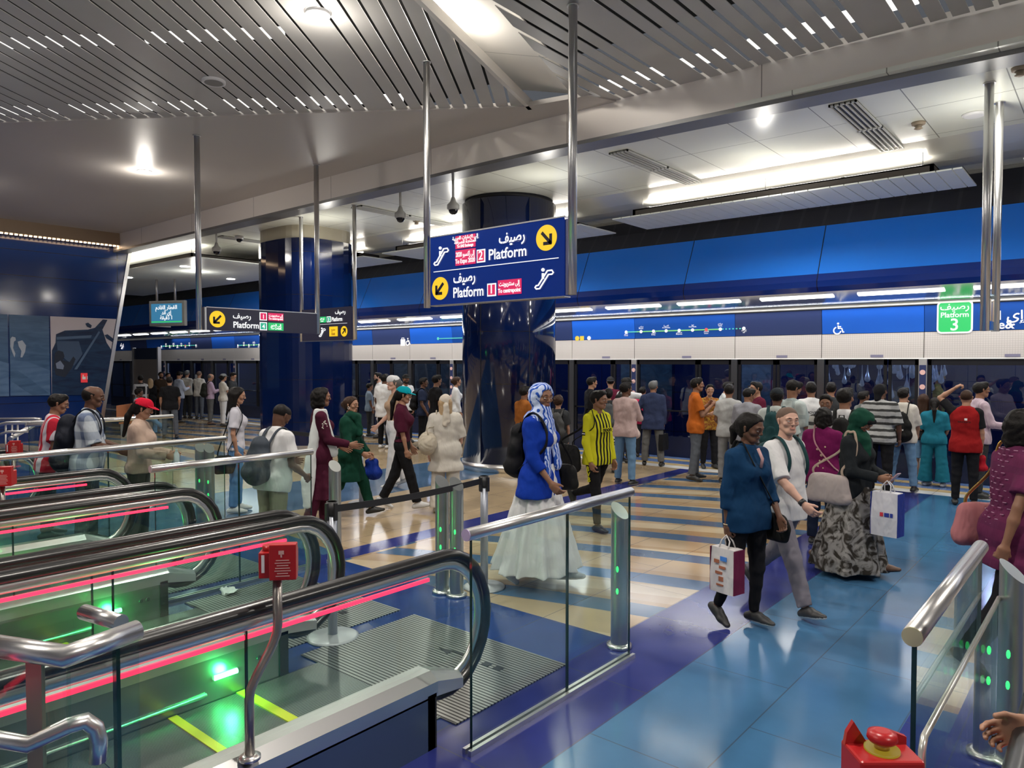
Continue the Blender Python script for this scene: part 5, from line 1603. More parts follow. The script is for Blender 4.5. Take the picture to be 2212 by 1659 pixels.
SKIN = {'deep': (0.12, 0.055, 0.033), 'brown': (0.24, 0.115, 0.068), 'tan': (0.36, 0.19, 0.12), 'fair': (0.56, 0.33, 0.25)}


def skin(k):
    c = SKIN[k]
    m = mat('skin_' + k, c, 0.5, spec=0.4)
    m.node_tree.nodes['Principled BSDF'].inputs['Subsurface Weight'].default_value = 0.0
    return m
LIP = {k: mat('lips_' + k, tuple(v * f for v, f in zip(c, (0.86, 0.66, 0.68))), 0.45) for k, c in SKIN.items()}
EYEW = mat('eye_white', (0.42, 0.40, 0.38), 0.3); EYED = mat('eye_iris', (0.02, 0.01, 0.008), 0.15)
HAIRM = {'black': mat('hair_black', (0.007, 0.0055, 0.005), 0.55, spec=0.18, bump=0.35, bscale=90), 'brown': mat('hair_brown', (0.035, 0.016, 0.009), 0.55, spec=0.2, bump=0.35, bscale=90),
         'grey': mat('hair_grey', (0.09, 0.09, 0.09), 0.5, bump=0.6, bscale=90), 'buzz': mat('hair_buzz', (0.11, 0.065, 0.045), 0.7), 'blond': mat('hair_blond', (0.38, 0.26, 0.14), 0.45, bump=0.6, bscale=60)}


def rotm(axis, a):
    return np.array(Matrix.Rotation(a, 3, axis))


class Fig:
    """joint positions of one figure, local frame: +Y is forward, +X the figure's right-hand side"""
    def __init__(s, h, w=1.0, legs=((2, 3), (-2, 3)), arms=((4, 7, 10, 4), (4, 7, 10, 4)), lean=0, head=(0, 0), spread=1.0, seat=False):
        s.h = h; k = h / 1.72; s.k = k; s.w = w
        s.pel = np.array([0, 0, 0.525 * h])
        T = rotm('X', -radians(lean))
        s.T = T
        U = lambda x, y, z: s.pel + T @ (np.array([x * k, y * k, z * h - 0.525 * h]))
        s.U = U
        s.sh = [U(sx_ * (0.158 if w > 1 else .154) * w, -0.01, 0.798) for sx_ in (-1, 1)]
        s.neck = U(0, -0.012, 0.83); s.nt = U(0, 0.012, 0.885)
        s.headc = U(0, 0.022, 0.925)
        s.HR = T @ rotm('Z', radians(head[0])) @ rotm('X', radians(head[1]))   # yaw (+ = to the figure's left), pitch (- = down)
        s.arm = []
        for i, sx_ in enumerate((-1, 1)):
            a, o, e, n = [radians(v) for v in arms[i]]
            d1 = T @ np.array([sx_ * sin(o), sin(a) * cos(o), -cos(a) * cos(o)])
            a2 = a + e
            d2 = T @ np.array([-sx_ * sin(n), sin(a2) * cos(n), -cos(a2) * cos(n)])
            el = s.sh[i] + d1 * 0.168 * h; wr = el + d2 * 0.145 * h
            s.arm.append((s.sh[i], el, wr, d2))
        s.leg = []
        for i, sx_ in enumerate((-1, 1)):
            a, kb = radians(legs[i][0]), radians(legs[i][1]); ab = radians(legs[i][2] if len(legs[i]) > 2 else 2.0 * spread)
            hip = s.pel + np.array([sx_ * 0.088 * k * w, 0, -0.02 * h])
            d1 = np.array([sx_ * sin(ab), sin(a), -cos(a)]); d1 /= np.linalg.norm(d1)
            kn = hip + d1 * 0.235 * h
            d2 = np.array([sx_ * sin(ab) * .5, sin(a - kb), -cos(a - kb)]); d2 /= np.linalg.norm(d2)
            an = kn + d2 * 0.228 * h
            fp = a - kb + (radians(legs[i][3]) if len(legs[i]) > 3 else 0)
            if len(legs[i]) <= 3: fp = (a - kb) if (a - kb) < -0.15 else max(0.0, (a - kb) * 0.7)
            fd = np.array([sx_ * 0.18, cos(fp), sin(fp)]); fd /= np.linalg.norm(fd)
            s.leg.append((hip, kn, an, fd))
        zmin = min(min(l[2][2] - 0.042 * h / 1.0 * 1.0 - max(0, -l[3][2]) * 0.16 * k for l in s.leg), 9)
        if seat is not False: zmin = s.pel[2] - seat
        s.dz = -zmin
        off = np.array([0, 0, s.dz])
        s.pel = s.pel + off; s.neck = s.neck + off; s.nt = s.nt + off; s.headc = s.headc + off
        s.sh = [q + off for q in s.sh]; s.arm = [(a + off, b_ + off, c + off, d) for a, b_, c, d in s.arm]; s.leg = [(a + off, b_ + off, c + off, d) for a, b_, c, d in s.leg]
        old = U; s.U = lambda x, y, z: old(x, y, z) + 0
        s.pel0 = s.pel
        s.U = lambda x, y, z: s.pel + T @ np.array([x * k, y * k, z * h - 0.525 * h])


def torso(B, F, g=0.0, belly=0.0, sm=0.045, female=False, wide=1.0):
    """torso volume; g thickens it for clothes"""
    k, w, U = F.k, F.w * wide, F.U
    n = F.T @ np.array([0, 1, 0])
    hipr = 0.108 if not female else 0.115
    B.cap(U(-.062 * w, -.005, .52), U(.062 * w, -.005, .52), hipr * k + g, n=n, k=1.12, sm=sm)
    B.cap(U(-.05 * w, .008 + belly * .3, .60), U(.05 * w, .008 + belly * .3, .60), (0.095 - (0.014 if female else 0)) * k + g + belly * .6, n=n, k=1.16, sm=sm)
    B.cap(U(-.062 * w, .005, .69), U(.062 * w, .005, .69), 0.103 * k + g + belly * .15, n=n, k=1.12, sm=sm)
    B.cap(U(-.085 * w, -.005, .755), U(.085 * w, -.005, .755), 0.092 * k + g, n=n, k=1.08, sm=sm)
    for sx_ in (-1, 1): B.cap(U(0, -.015, .824), U(.138 * w * sx_, -.012, .795), 0.046 * k + g * .8, .047 * k + g, sm=sm)
    if female:
        for sx_ in (-1, 1): B.ell(U(.062 * sx_ * w, .085, .725), np.array([.062, .055, .062]) * k + g, sm=.035)


def build_hand(F, i, m, pose='relaxed', hh=0.0032):
    """palm, thumb and four unequal bent fingers, grown on a fine grid"""
    sh_, el, wr, d = F.arm[i]; k = F.k; sx_ = (-1, 1)[i]
    D = d / np.linalg.norm(d)
    inn = np.array([-sx_, 0.15, 0.0]); inn = inn - D * (inn @ D)
    if np.linalg.norm(inn) < .2: inn = np.array([0, 0, -1.0]); inn -= D * (inn @ D)
    inn /= np.linalg.norm(inn)
    fw = np.cross(D, inn) * (1 if np.cross(D, inn)[1] + np.cross(D, inn)[2] * .5 > 0 else -1)
    P = lambda a, b_, c: wr + (D * a + fw * b_ + inn * c) * k
    B = Blob()
    B.cap(P(-.035, 0, 0), P(.02, 0, 0), .0235 * k, .026 * k, n=inn, k=1.25, sm=.012)
    B.cap(P(.025, -.018, 0), P(.075, -.026, .004), .019 * k, .014 * k, n=inn, k=1.15, sm=.018)
    B.cap(P(.025, .012, 0), P(.078, .026, .004), .019 * k, .014 * k, n=inn, k=1.15, sm=.018)
    B.cap(P(.04, 0, 0), P(.08, 0, .002), .020 * k, .017 * k, n=inn, k=1.25, sm=.018)
    curl = {'relaxed': (25, 35, 25), 'fist': (75, 90, 60), 'flat': (2, 5, 3), 'hold': (55, 60, 40)}[pose]
    for j, (b_, ln, r) in enumerate(((.029, .076, .0088), (.0095, .084, .0092), (-.0105, .078, .0088), (-.029, .062, .0078))):
        p = P(.078, b_, .003); a = radians(curl[0] + j * 3); seg = (ln * .45, ln * .32, ln * .26); rr_ = r * k
        for q in range(3):
            if q: a += radians(curl[q] + j * 2)
            p2 = p + (D * cos(a) + inn * sin(a) + fw * (b_ * (1.4 if pose != 'fist' else 0))) * seg[q] * k
            B.cap(p, p2, rr_ * (1 - .07 * q), rr_ * (1 - .07 * (q + 1)), sm=.004); p = p2
    tb = P(.022, .022, .004); ta = P(.055, .046, .018 if pose != 'flat' else .006); tc = P(.078 if pose != 'fist' else .075, .052 if pose != 'fist' else .03, .032 if pose != 'flat' else .008)
    B.cap(tb, ta, .0135 * k, .0105 * k, sm=.012); B.cap(ta, tc, .0105 * k, .009 * k, sm=.004)
    return B.mesh(hh)


def build_head(F, lod, fem=False):
    k = F.k * 0.98; R = F.HR; c = F.headc
    P = lambda x, y, z: c + R @ (np.array([x, y, z]) * k)
    n = R @ np.array([1, 0, 0]); fy_ = R @ np.array([0, 1, 0])
    B = Blob()
    B.cap(P(0, -.028, .028), P(0, .016, .034), .084 * k, .078 * k, n=n, k=1.10, sm=.02)
    B.cap(P(0, .028, .0), P(0, .042, -.060), .061 * k, (.037 if fem else .041) * k, n=n, k=1.06, sm=.03)
    B.cap(P(-.014, .058, -.083), P(.014, .058, -.083), .021 * k, sm=.02)                 # chin
    for sx_ in (-1, 1):
        B.cap(P(.048 * sx_, .0, -.045), P(.020 * sx_, .052, -.083), .021 * k, .017 * k, sm=.025)     # jaw
        B.ell(P(.046 * sx_, .062, -.018), np.array([.022, .018, .018]) * k, sm=.02)      # cheek
        B.cap(P(.015 * sx_, .093, .026), P(.046 * sx_, .081, .026), .0095 * k, .008 * k, sm=.014)  # brow
        if lod < 2:
            B.ell(P(.031 * sx_, .100, .006), np.array([.017, .014, .010]) * k, sm=.010, sub=True)   # socket
        B.cap(P(.081 * sx_, -.004, .014), P(.077 * sx_, .0, -.022), .013 * k, .009 * k, n=n, k=1.6, sm=.006)  # ear
    B.cap(P(0, .089, .020), P(0, .107, -.020), .0065 * k, .0098 * k, sm=.014)            # nose
    B.cap(P(-.012, .097, -.025), P(.012, .097, -.025), .0066 * k, sm=.007)
    B.cap(P(-.016, .0868, -.050), P(.016, .0868, -.050), .0060 * k, sm=.010)               # lips
    B.cap(P(-.013, .0858, -.059), P(.013, .0858, -.059), .0066 * k, sm=.010)
    if lod < 2: B.cap(P(-.022, .0965, -.0545), P(.022, .0965, -.0545), .002, sm=.004, sub=True)
    B.cap(F.neck, P(0, -.018, -.055), .055 * k * (0.88 if fem else 1), .052 * k * (0.88 if fem else 1), sm=.03)
    V, Q = B.mesh((0.0034, 0.006, 0.010)[lod])
    C = V[Q].mean(1); L_ = (C - c) @ R / k
    mi = np.zeros(len(Q), int)
    if lod < 2:
        mi[(abs(L_[:, 0]) < .021) & (L_[:, 2] < -.0465) & (L_[:, 2] > -.0635) & (L_[:, 1] > .085)] = 1
    parts = [(V, Q, mi)]
    if lod < 2:
        for sx_ in (-1, 1):
            v, f = sph(P(.031 * sx_, .0812, .0065), .0122 * k, 14); parts.append((v, f, 2))
            v, f = sph(P(.031 * sx_, .0872, .0068), .0068 * k, 10); parts.append((v, f, 3))
        Bb = Blob()
        for sx_ in (-1, 1):
            Bb.cap(P(.015 * sx_, .1005, .029), P(.032 * sx_, .0985, .0325), .0036 * k, .0034 * k, sm=.002); Bb.cap(P(.032 * sx_, .0985, .0325), P(.047 * sx_, .0885, .029), .0034 * k, .0024 * k, sm=.002)
        v, q = Bb.mesh(.0022); parts.append((v, q, 3))
        Bb = Blob()
        for sx_ in (-1, 1):     # upper lids
            Bb.cap(P(.018 * sx_, .0895, .0120), P(.031 * sx_, .0925, .0140), .0042 * k, sm=.003); Bb.cap(P(.031 * sx_, .0925, .0140), P(.045 * sx_, .083, .0110), .0042 * k, sm=.003); Bb.cap(P(.020 * sx_, .0885, -.0015), P(.031 * sx_, .0905, -.0035), .0034 * k, sm=.003); Bb.cap(P(.031 * sx_, .0905, -.0035), P(.043 * sx_, .083, -.001), .0034 * k, sm=.003)
        v, q = Bb.mesh(.002); parts.append((v, q, 0))
    return parts, P, R, k


def build_hair(F, P, R, k, style, lod):
    h = (0.005, 0.007, 0.011)[lod]; B = Blob(); n = R @ np.array([1, 0, 0])
    fx = {'short': 1, 'buzz': 1, 'bald': 1}
    if style in ('short', 'buzz', 'crop'):
        g = .002 if style == 'buzz' else .010
        B.cap(P(0, -.030, .030), P(0, .014, .040), (.084 + g) * k, (.077 + g) * k, n=n, k=1.09, sm=.02)
        if style == 'short': B.cap(P(-.03, .05, .095), P(.035, .055, .1), .026 * k, sm=.03)
        B.cut(P(0, .066, .052), R @ np.array([0, .80, -.60])); B.cut(P(0, 0, -.058), R @ np.array([0, .25, -.97]))
        if style == 'short': B.noise(.0025, 90, 1.0)
    elif style == 'bald':
        B.cap(P(0, -.030, .020), P(0, .004, .024), .087 * k, .081 * k, n=n, k=1.09, sm=.02)
        B.cut(P(0, .03, .03), R @ np.array([0, .80, -.60])); B.cut(P(0, 0, -.058), R @ np.array([0, .25, -.97])); B.cut(P(0, 0, .045), R @ np.array([0, .3, .95]))
    elif style == 'curly':
        B.cap(P(0, -.032, .035), P(0, .018, .05), .104 * k, .092 * k, n=n, k=1.02, sm=.02)
        B.cut(P(0, .07, .05), R @ np.array([0, .80, -.60])); B.cut(P(0, 0, -.085), R @ np.array([0, .25, -.97])); B.noise(.007, 70, 1.0)
    else:   # long kinds
        B.cap(P(0, -.030, .030), P(0, .014, .040), .096 * k, .088 * k, n=n, k=1.06, sm=.02)
        B.cut(P(0, .062, .052), R @ np.array([0, .84, -.54]))
        if style == 'long':
            for sx_ in (-1, 0, 1):
                B.cap(P(.045 * sx_, -.055, .0), P(.055 * sx_, -.085 - .0 * abs(sx_), -.26), .052 * k, .040 * k, sm=.03)
            for sx_ in (-1, 1): B.cap(P(.072 * sx_, -.01, .02), P(.078 * sx_, -.02, -.16), .026 * k, .022 * k, sm=.02)
        elif style == 'pony':
            B.cap(P(0, -.11, .01), P(0, -.135, -.05), .034 * k, .036 * k, sm=.02); B.cap(P(0, -.135, -.05), P(0, -.125, -.17), .036 * k, .018 * k, sm=.02)
            B.cap(P(0, -.04, -.03), P(0, -.05, -.02), .07 * k, sm=.02)
        elif style == 'longpony':
            B.cap(P(0, -.11, .0), P(0, -.14, -.12), .034 * k, .034 * k, sm=.02); B.cap(P(0, -.14, -.12), P(0, -.13, -.36), .036 * k, .018 * k, sm=.02)
            B.cap(P(0, -.04, -.02), P(0, -.05, -.02), .07 * k, sm=.02)
        elif style == 'bun':
            B.cap(P(0, -.04, -.02), P(0, -.05, -.02), .072 * k, sm=.02); B.cap(P(0, -.115, .0), P(0, -.12, .01), .045 * k, sm=.01)
        elif style == 'bob':
            for sx_ in (-1, 1): B.cap(P(.06 * sx_, -.02, .02), P(.075 * sx_, -.015, -.08), .045 * k, .038 * k, sm=.03)
            B.cap(P(0, -.07, .0), P(0, -.07, -.09), .062 * k, sm=.03); B.noise(.005, 60, 2)
        B.noise(.0022, 85, 1.0, (1.6, 1, .3))
    return B.mesh(h)


def shoe_mesh(F, i, lod, grow=0.0):
    hip, kn, an, fd = F.leg[i]; k = F.k; h = (0.006, 0.009, 0.013)[lod]
    up = np.array([0, 0, 1.0]); up = up - fd * (up @ fd); up /= np.linalg.norm(up); sd = np.cross(fd, up)
    sole = an - up * 0.033 * k * 1.0
    P = lambda a, b_, c: sole + (fd * a + sd * b_ + up * c) * k
    B = Blob()
    B.cap(P(-.045, 0, .0), P(.10, 0, -.004), .040 * k, .042 * k, n=up, k=1.15, sm=.02)
    B.cap(P(.10, .0, -.006), P(.165, .006 * (1, -1)[i], -.012), .041 * k, .030 * k, n=up, k=1.35, sm=.02)
    B.cap(an - up * 0.01, P(.05, 0, .022), (.040 + grow) * k, .036 * k, sm=.025)
    B.cut(P(0, 0, -.0345), -up)
    V, Q = B.mesh(h); C = V[Q].mean(1); z = (C - sole) @ up / k
    mi = (z < -.016).astype(int)
    return V, Q, mi


FIGN = {}


def person(name, label, px=None, ytop=None, yfoot=None, Y=None, X=None, at_xy=None, h=None, view=180, lod=1, sk='brown', hair=('short', 'black'), w=1.0,
           top=None, bottom=None, dress=None, shoes=((.02, .02, .02), (.02, .02, .02)), legs=((2, 3), (-2, 3)), arms=((4, 7, 10, 4), (4, 7, 10, 4)),
           hands=('relaxed', 'relaxed'), lean=0, head=(0, 0), spread=1.0, female=False, belly=0.0, extra=None, seat=False, group=None, dx=0.0, beard=None):
    if at_xy is None:
        if yfoot is not None: p = at(px, yfoot, z=0)
        elif Y is not None: p = at(px, 782, Y=Y)
        else: p = at(px, 782, X=X)
        x, y = p.x, p.y
    else: x, y = at_xy
    d = Vector((x, y, 0)).dot(Vector((FV.x, FV.y, 0)).normalized())
    if h is None:
        h = H - (ytop - 782) * d / FPX
        h = (h - (0.012)) / 1.0
    cdir = Vector((-x, -y, 0)).normalized(); a = radians(view)
    fx_, fy_ = cdir.x * cos(a) - cdir.y * sin(a), cdir.x * sin(a) + cdir.y * cos(a)
    rz = atan2(fy_, fx_) - pi / 2
    t = thing('person', label, 'person', (x, y, 0), rz, group)
    F = Fig(h, w, legs, arms, lean, head, spread, seat)
    F.root = t; k = F.k
    hb = (0.008, 0.010, 0.014)[lod]; hc = (0.0085, 0.011, 0.015)[lod]
    # ---- body, one continuous skin surface
    B = Blob()
    torso(B, F, -0.004, belly, female=female)
    for i in (0, 1):
        s0, el, wr, dd = F.arm[i]
        ra = (.044, .036, .030, .0225) if not female else (.038, .031, .027, .0205)
        B.cap(s0, el, ra[0] * k * w ** .5, ra[1] * k, sm=.03); B.cap(el, el + (wr - el) * .35, ra[1] * k, (ra[1] + .001) * k, sm=.01); B.cap(el + (wr - el) * .35, wr, (ra[1] + .001) * k, ra[3] * k, n=None, sm=.015)
        hip, kn, an, fd = F.leg[i]
        cv = .012 if (bottom and bottom.get('kind', 'trousers') in ('trousers', 'slim', 'wide')) else 0.0
        B.cap(hip, kn, .082 * k * w ** .5 - cv, .052 * k - cv, sm=.02); B.cap(kn, kn + (an - kn) * .35, .050 * k - cv, .053 * k - cv, sm=.012); B.cap(kn + (an - kn) * .35, an, .053 * k - cv, .033 * k - cv * .3, sm=.012)
        B.cap(an, an + fd * .09 * k - np.array([0, 0, .02 * k]), (.030 if not shoes else .022) * k, (.024 if not shoes else .016) * k, sm=.01)
    B.cap(F.neck - F.T @ np.array([0, 0, .03 * k]), F.nt, .056 * k * (.88 if female else 1), .052 * k * (.88 if female else 1), sm=.035)
    V, Q = B.mesh(hb); parts = [(V, Q, 0)]
    hp, P, R, hk = build_head(F, lod, female); parts += hp
    for i in (0, 1):
        if hands[i]: v, q = build_hand(F, i, None, hands[i], (0.0034, 0.005, 0.007)[lod]); parts.append((v, q, 0))
    obj_b = mesh_obj('body', parts, [skin(sk), LIP[sk], EYEW, EYED], t)
    # ---- hair
    if hair and hair[0] != 'none':
        mesh_obj('hair', [(*build_hair(F, P, R, hk, hair[0], lod), 0)], HAIRM[hair[1]], t)
    if beard:
        Bd = Blob(); Bd.cap(P(-.045, .035, -.07), P(.045, .035, -.07), .032 * hk, sm=.02); Bd.cap(P(-.022, .062, -.085), P(.022, .062, -.085), .031 * hk, sm=.02); Bd.cap(P(-.022, .098, -.038), P(.022, .098, -.038), .006, sm=.01)
        mesh_obj('beard', [(*Bd.mesh((.005, .006, .01)[lod]), 0)], HAIRM[beard], t)
    # ---- lower clothing
    def legs_cloth(g1, g2, to=1.0, flare=0.0, m=None, nm='trousers', waist=.585, top_=.60):
        B = Blob(); U = F.U; n = F.T @ np.array([0, 1, 0])
        hipr = .110 if not female else .118
        B.cap(U(-.062 * w, -.005, .525), U(.062 * w, -.005, .525), hipr * k + g1, n=n, k=1.12, sm=.03)
        B.cap(U(-.055 * w, 0, .58), U(.055 * w, 0, .58), .098 * k + g1 + belly * .4, n=n, k=1.14, sm=.03)
        B.cut(U(0, 0, top_), F.T @ np.array([0, 0, 1]))
        for i in (0, 1):
            hip, kn, an, fd = F.leg[i]
            end = an + (kn - an) * .06
            if to >= 1:
                B.cap(hip, kn, .090 * k * w ** .5 + g1 * .6, .062 * k + g2 * .7, sm=.022); B.cap(kn, end, .062 * k + g2 * .7, .046 * k + g2 + flare, sm=.02, flat=2)
            elif to > .5:
                q = kn + (an - kn) * (to - .5) * 2
                B.cap(hip, kn, .090 * k * w ** .5 + g1 * .6, .066 * k + g2, sm=.022); B.cap(kn, q, .066 * k + g2, .060 * k + g2, sm=.02, flat=2)
            else:
                q = hip + (kn - hip) * to * 2
                B.cap(hip, q, .092 * k * w ** .5 + g1, .082 * k + g2, sm=.022, flat=2)
        B.noise(.0035, 22, .7 + h * 9, (1, 1, 1.6))
        return mesh_obj(nm, [(*B.mesh(hc), 0)], m, t)
    if bottom:
        kd = bottom.get('kind', 'trousers'); m = bottom['m']
        if kd == 'trousers': legs_cloth(.006, bottom.get('g', .008), 1.0, bottom.get('flare', 0), m)
        elif kd == 'slim': legs_cloth(.002, -.002, 1.0, -.004, m)
        elif kd == 'wide': legs_cloth(.02, .04, 1.0, .03, m)
        elif kd == 'shorts': legs_cloth(.012, .02, bottom.get('to', .45), 0, m, 'shorts')
        elif kd == 'skirt':
            B = Blob(); zt = F.U(0, 0, bottom.get('top', .60))[2]; zb = bottom.get('hem', .06) * h
            ctr = F.pel * np.array([1, 1, 0]); cx = np.mean([l[2][:2] for l in F.leg], 0)
            B.cone((ctr[0], ctr[1], zt), (cx[0] * .7, cx[1] * .7, zb), .138 * k * w, bottom.get('r', .30) * k, bottom.get('folds', 9), bottom.get('amp', .022), h * 7, bottom.get('pw', .8), bottom.get('sq', 1.05), hemw=.008)
            B.cap(F.U(-.062 * w, -.005, .54), F.U(.062 * w, -.005, .54), .118 * k, n=(0, 1, 0), k=1.1, sm=.04)
            B.noise(.003, 20, h * 5)
            mesh_obj('skirt', [(*B.mesh(hc), 0)], m, t)
    # ---- upper clothing
    def sleeves(B, kind, g, cuff=.012):
        for i in (0, 1):
            s0, el, wr, dd = F.arm[i]; r0 = (.050 if not female else .044) * k * w ** .5 + g
            if kind == 'none': continue
            if kind == 'short': B.cap(s0, s0 + (el - s0) * .72, r0, r0 * .98 + cuff, sm=.03, flat=2)
            elif kind == 'half': B.cap(s0, s0 + (el - s0) * .98, r0, r0 * .95 + cuff, sm=.03, flat=2)
            elif kind == 'three': B.cap(s0, el, r0, .040 * k + g, sm=.03); B.cap(el, el + (wr - el) * .5, .040 * k + g, .038 * k + g, sm=.02, flat=2)
            else: B.cap(s0, el, r0, .042 * k + g, sm=.03); B.cap(el, el + (wr - el) * .97, .042 * k + g, .030 * k + g * .8 + cuff * .4, sm=.02, flat=2)
    if top:
        g = top.get('g', .010); B = Blob(); torso(B, F, g, belly, female=female)
        hem = top.get('hem', .50); m = top['m']
        zb = F.U(0, 0, hem); fl = top.get('flare', .008)
        n = F.T @ np.array([0, 1, 0])
        if not top.get('tunic') and hem < .55:
            fw = (.055, .035)[int(female)] * w; rf = (.100, .088)[int(female)] * k + g
            for sx_ in (-1, 1): B.cap(F.U(fw * sx_, .004, .72), F.U((fw + .006) * sx_, .0, hem + .03), rf, rf + fl * .6, n=F.T @ np.array([0, 1, 0]), k=1.14, sm=.05)
        if hem < .5 and not top.get('tunic'):
            B.cap(F.U(-.07 * w, -.003, hem + .01), F.U(.07 * w, -.003, hem + .01), .112 * k + g + fl, n=n, k=1.1, sm=.04)
            B.cap(F.U(-.065 * w, -.003, .53), F.U(.065 * w, -.003, .53), .114 * k + g + fl * .5 + belly * .5, n=n, k=1.1, sm=.04)
        if top.get('tunic'):
            zt = F.U(0, 0, .62)[2]; ctr = F.pel
            B.cap(F.U(-.07 * w, -.003, .53), F.U(.07 * w, -.003, .53), .115 * k + g + belly * .5, n=n, k=1.1, sm=.04)
            B.cone((ctr[0], ctr[1], zt), (ctr[0], ctr[1], hem * h), .115 * k * w + g, (.115 + top.get('tunic')) * k * w + g, 8, .010, h * 4, .8, 1.2)
        else:
            B.cut(zb, F.T @ np.array([0, 0, -1]))
        B.cut(F.U(0, .02, .853), F.T @ np.array([0, .35, 1.0]))
        if top.get('strap'):
            B.cut(F.U(0, 0, .80), F.T @ np.array([0, 0, 1]))
        else: sleeves(B, top.get('sleeve', 'short'), g * .7)
        if top.get('collar'): B.cap(F.neck + F.T @ np.array([0, 0, .0]), F.neck + F.T @ np.array([0, .004, .034 * k]), .066 * k, .062 * k, sm=.012, flat=2)
        B.noise(.004, 20, h * 11, (1, 1, 1.4))
        o = mesh_obj(top.get('name', 'shirt'), [(*B.mesh(hc), 0)], m, t)
        F.top = o
        if top.get('inner'):
            Bi = Blob(); torso(Bi, F, g + .004, belly, female=female)
            Bi.cut(F.U(.035, 0, .7), F.T @ np.array([1, 0, 0])); Bi.cut(F.U(-.035, 0, .7), F.T @ np.array([-1, 0, 0])); Bi.cut(F.U(0, .03, .7), F.T @ np.array([0, -1, 0])); Bi.cut(F.U(0, 0, .53), F.T @ np.array([0, 0, -1])); Bi.cut(F.U(0, .02, .845), F.T @ np.array([0, .35, 1.0]))
            mesh_obj('shirt_front', [(*Bi.mesh(hc), 0)], top['inner'], t)
    # ---- shoes
    if shoes:
        sm_ = [mat('shoe_%d_%d_%d' % tuple(int(v * 99) for v in c), c, 0.5) for c in shoes]
        for i in (0, 1):
            V, Q, mi = shoe_mesh(F, i, lod); mesh_obj('shoe', [(V, Q, mi)], sm_, t)
    F.P = P; F.R = R; F.hk = hk; F.lod = lod; F.view = view
    if extra: extra(F, t, P, R, hk)
    return F, t


# ---------------------------------------------------------------- things worn
def cap_hat(col, brimcol=None, yaw=0, pat=None):
    def fn(F, t, P, R, k):
        m = cloth('cap_%d_%d_%d' % tuple(int(v * 99) for v in col), col)
        Ry = R @ rotm('Z', radians(yaw)); c = F.headc; Q_ = lambda x, y, z: c + Ry @ (np.array([x, y, z]) * k)
        n = Ry @ np.array([1, 0, 0]); B = Blob()
        B.cap(Q_(0, -.026, .036), Q_(0, .014, .044), .097 * k, .090 * k, n=n, k=1.06, sm=.02)
        B.cut(Q_(0, 0, .038), Ry @ np.array([0, -.12, -1]))
        V, F1 = B.mesh((.005, .007, .01)[F.lod])
        o = mesh_obj('cap', [(V, F1, 0)], m, t)
        B = Blob(); up = Ry @ np.array([0, .22, 1]); up /= np.linalg.norm(up)
        B.cap(Q_(-.03, .09, .045), Q_(.03, .09, .045), .062 * k, n=up, k=9, sm=.01); B.cap(Q_(-.012, .125, .040), Q_(.012, .125, .040), .05 * k, n=up, k=8, sm=.01)
        mesh_obj('brim', [(*B.mesh((.0045, .005, .008)[F.lod]), 0)], m, o)
    return fn


def head_wrap(m, tail=True, drape=True, length=.0, face=.064, name='headscarf'):
    """scarf round the head with an opening for the face, falling on the shoulders"""
    def fn(F, t, P, R, k):
        n = R @ np.array([1, 0, 0]); B = Blob(); T = F.T
        B.cap(P(0, -.032, .030), P(0, .012, .038), .103 * k, .097 * k, n=n, k=1.05, sm=.02)
        B.cap(P(0, -.03, -.02), P(0, .0, -.09), .088 * k, .078 * k, sm=.03)
        B.ell(P(0, .115, -.004), np.array([.070, .085, .092]) * k, sub=True, sm=.012, R=None)
        B.cap(P(0, .02, -.12), F.neck + T @ np.array([0, .03, -.01]), .075 * k, .085 * k, sm=.03)
        if drape:
            for sx_ in (-1, 1): B.cap(F.neck + T @ np.array([.05 * sx_, .01, .0]), F.neck + T @ np.array([.13 * sx_, .02, -.05]), .062 * k, .045 * k, sm=.04)
            B.cap(F.neck + T @ np.array([0, .07, -.03]), F.neck + T @ np.array([.02, .10, -.12 - length]), .07 * k, .06 * k, sm=.04)
            B.cap(F.neck + T @ np.array([0, -.07, -.02]), F.neck + T @ np.array([0, -.09, -.12]), .07 * k, .06 * k, sm=.04)
        B.noise(.005, 34, 1.3, (1, 1, 1.3))
        mesh_obj(name, [(*B.mesh((.006, .008, .011)[F.lod]), 0)], m, t)
    return fn


def many(*fns):
    def fn(F, t, P, R, k):
        for f in fns: f(F, t, P, R, k)
    return fn


# ---------------------------------------------------------------- bags (things of their own, carried by people)
def bag_root(F, name, label, cat):
    t = F.root
    b_ = thing(name, label, cat, tuple(t.location), t.rotation_euler[2])
    return b_


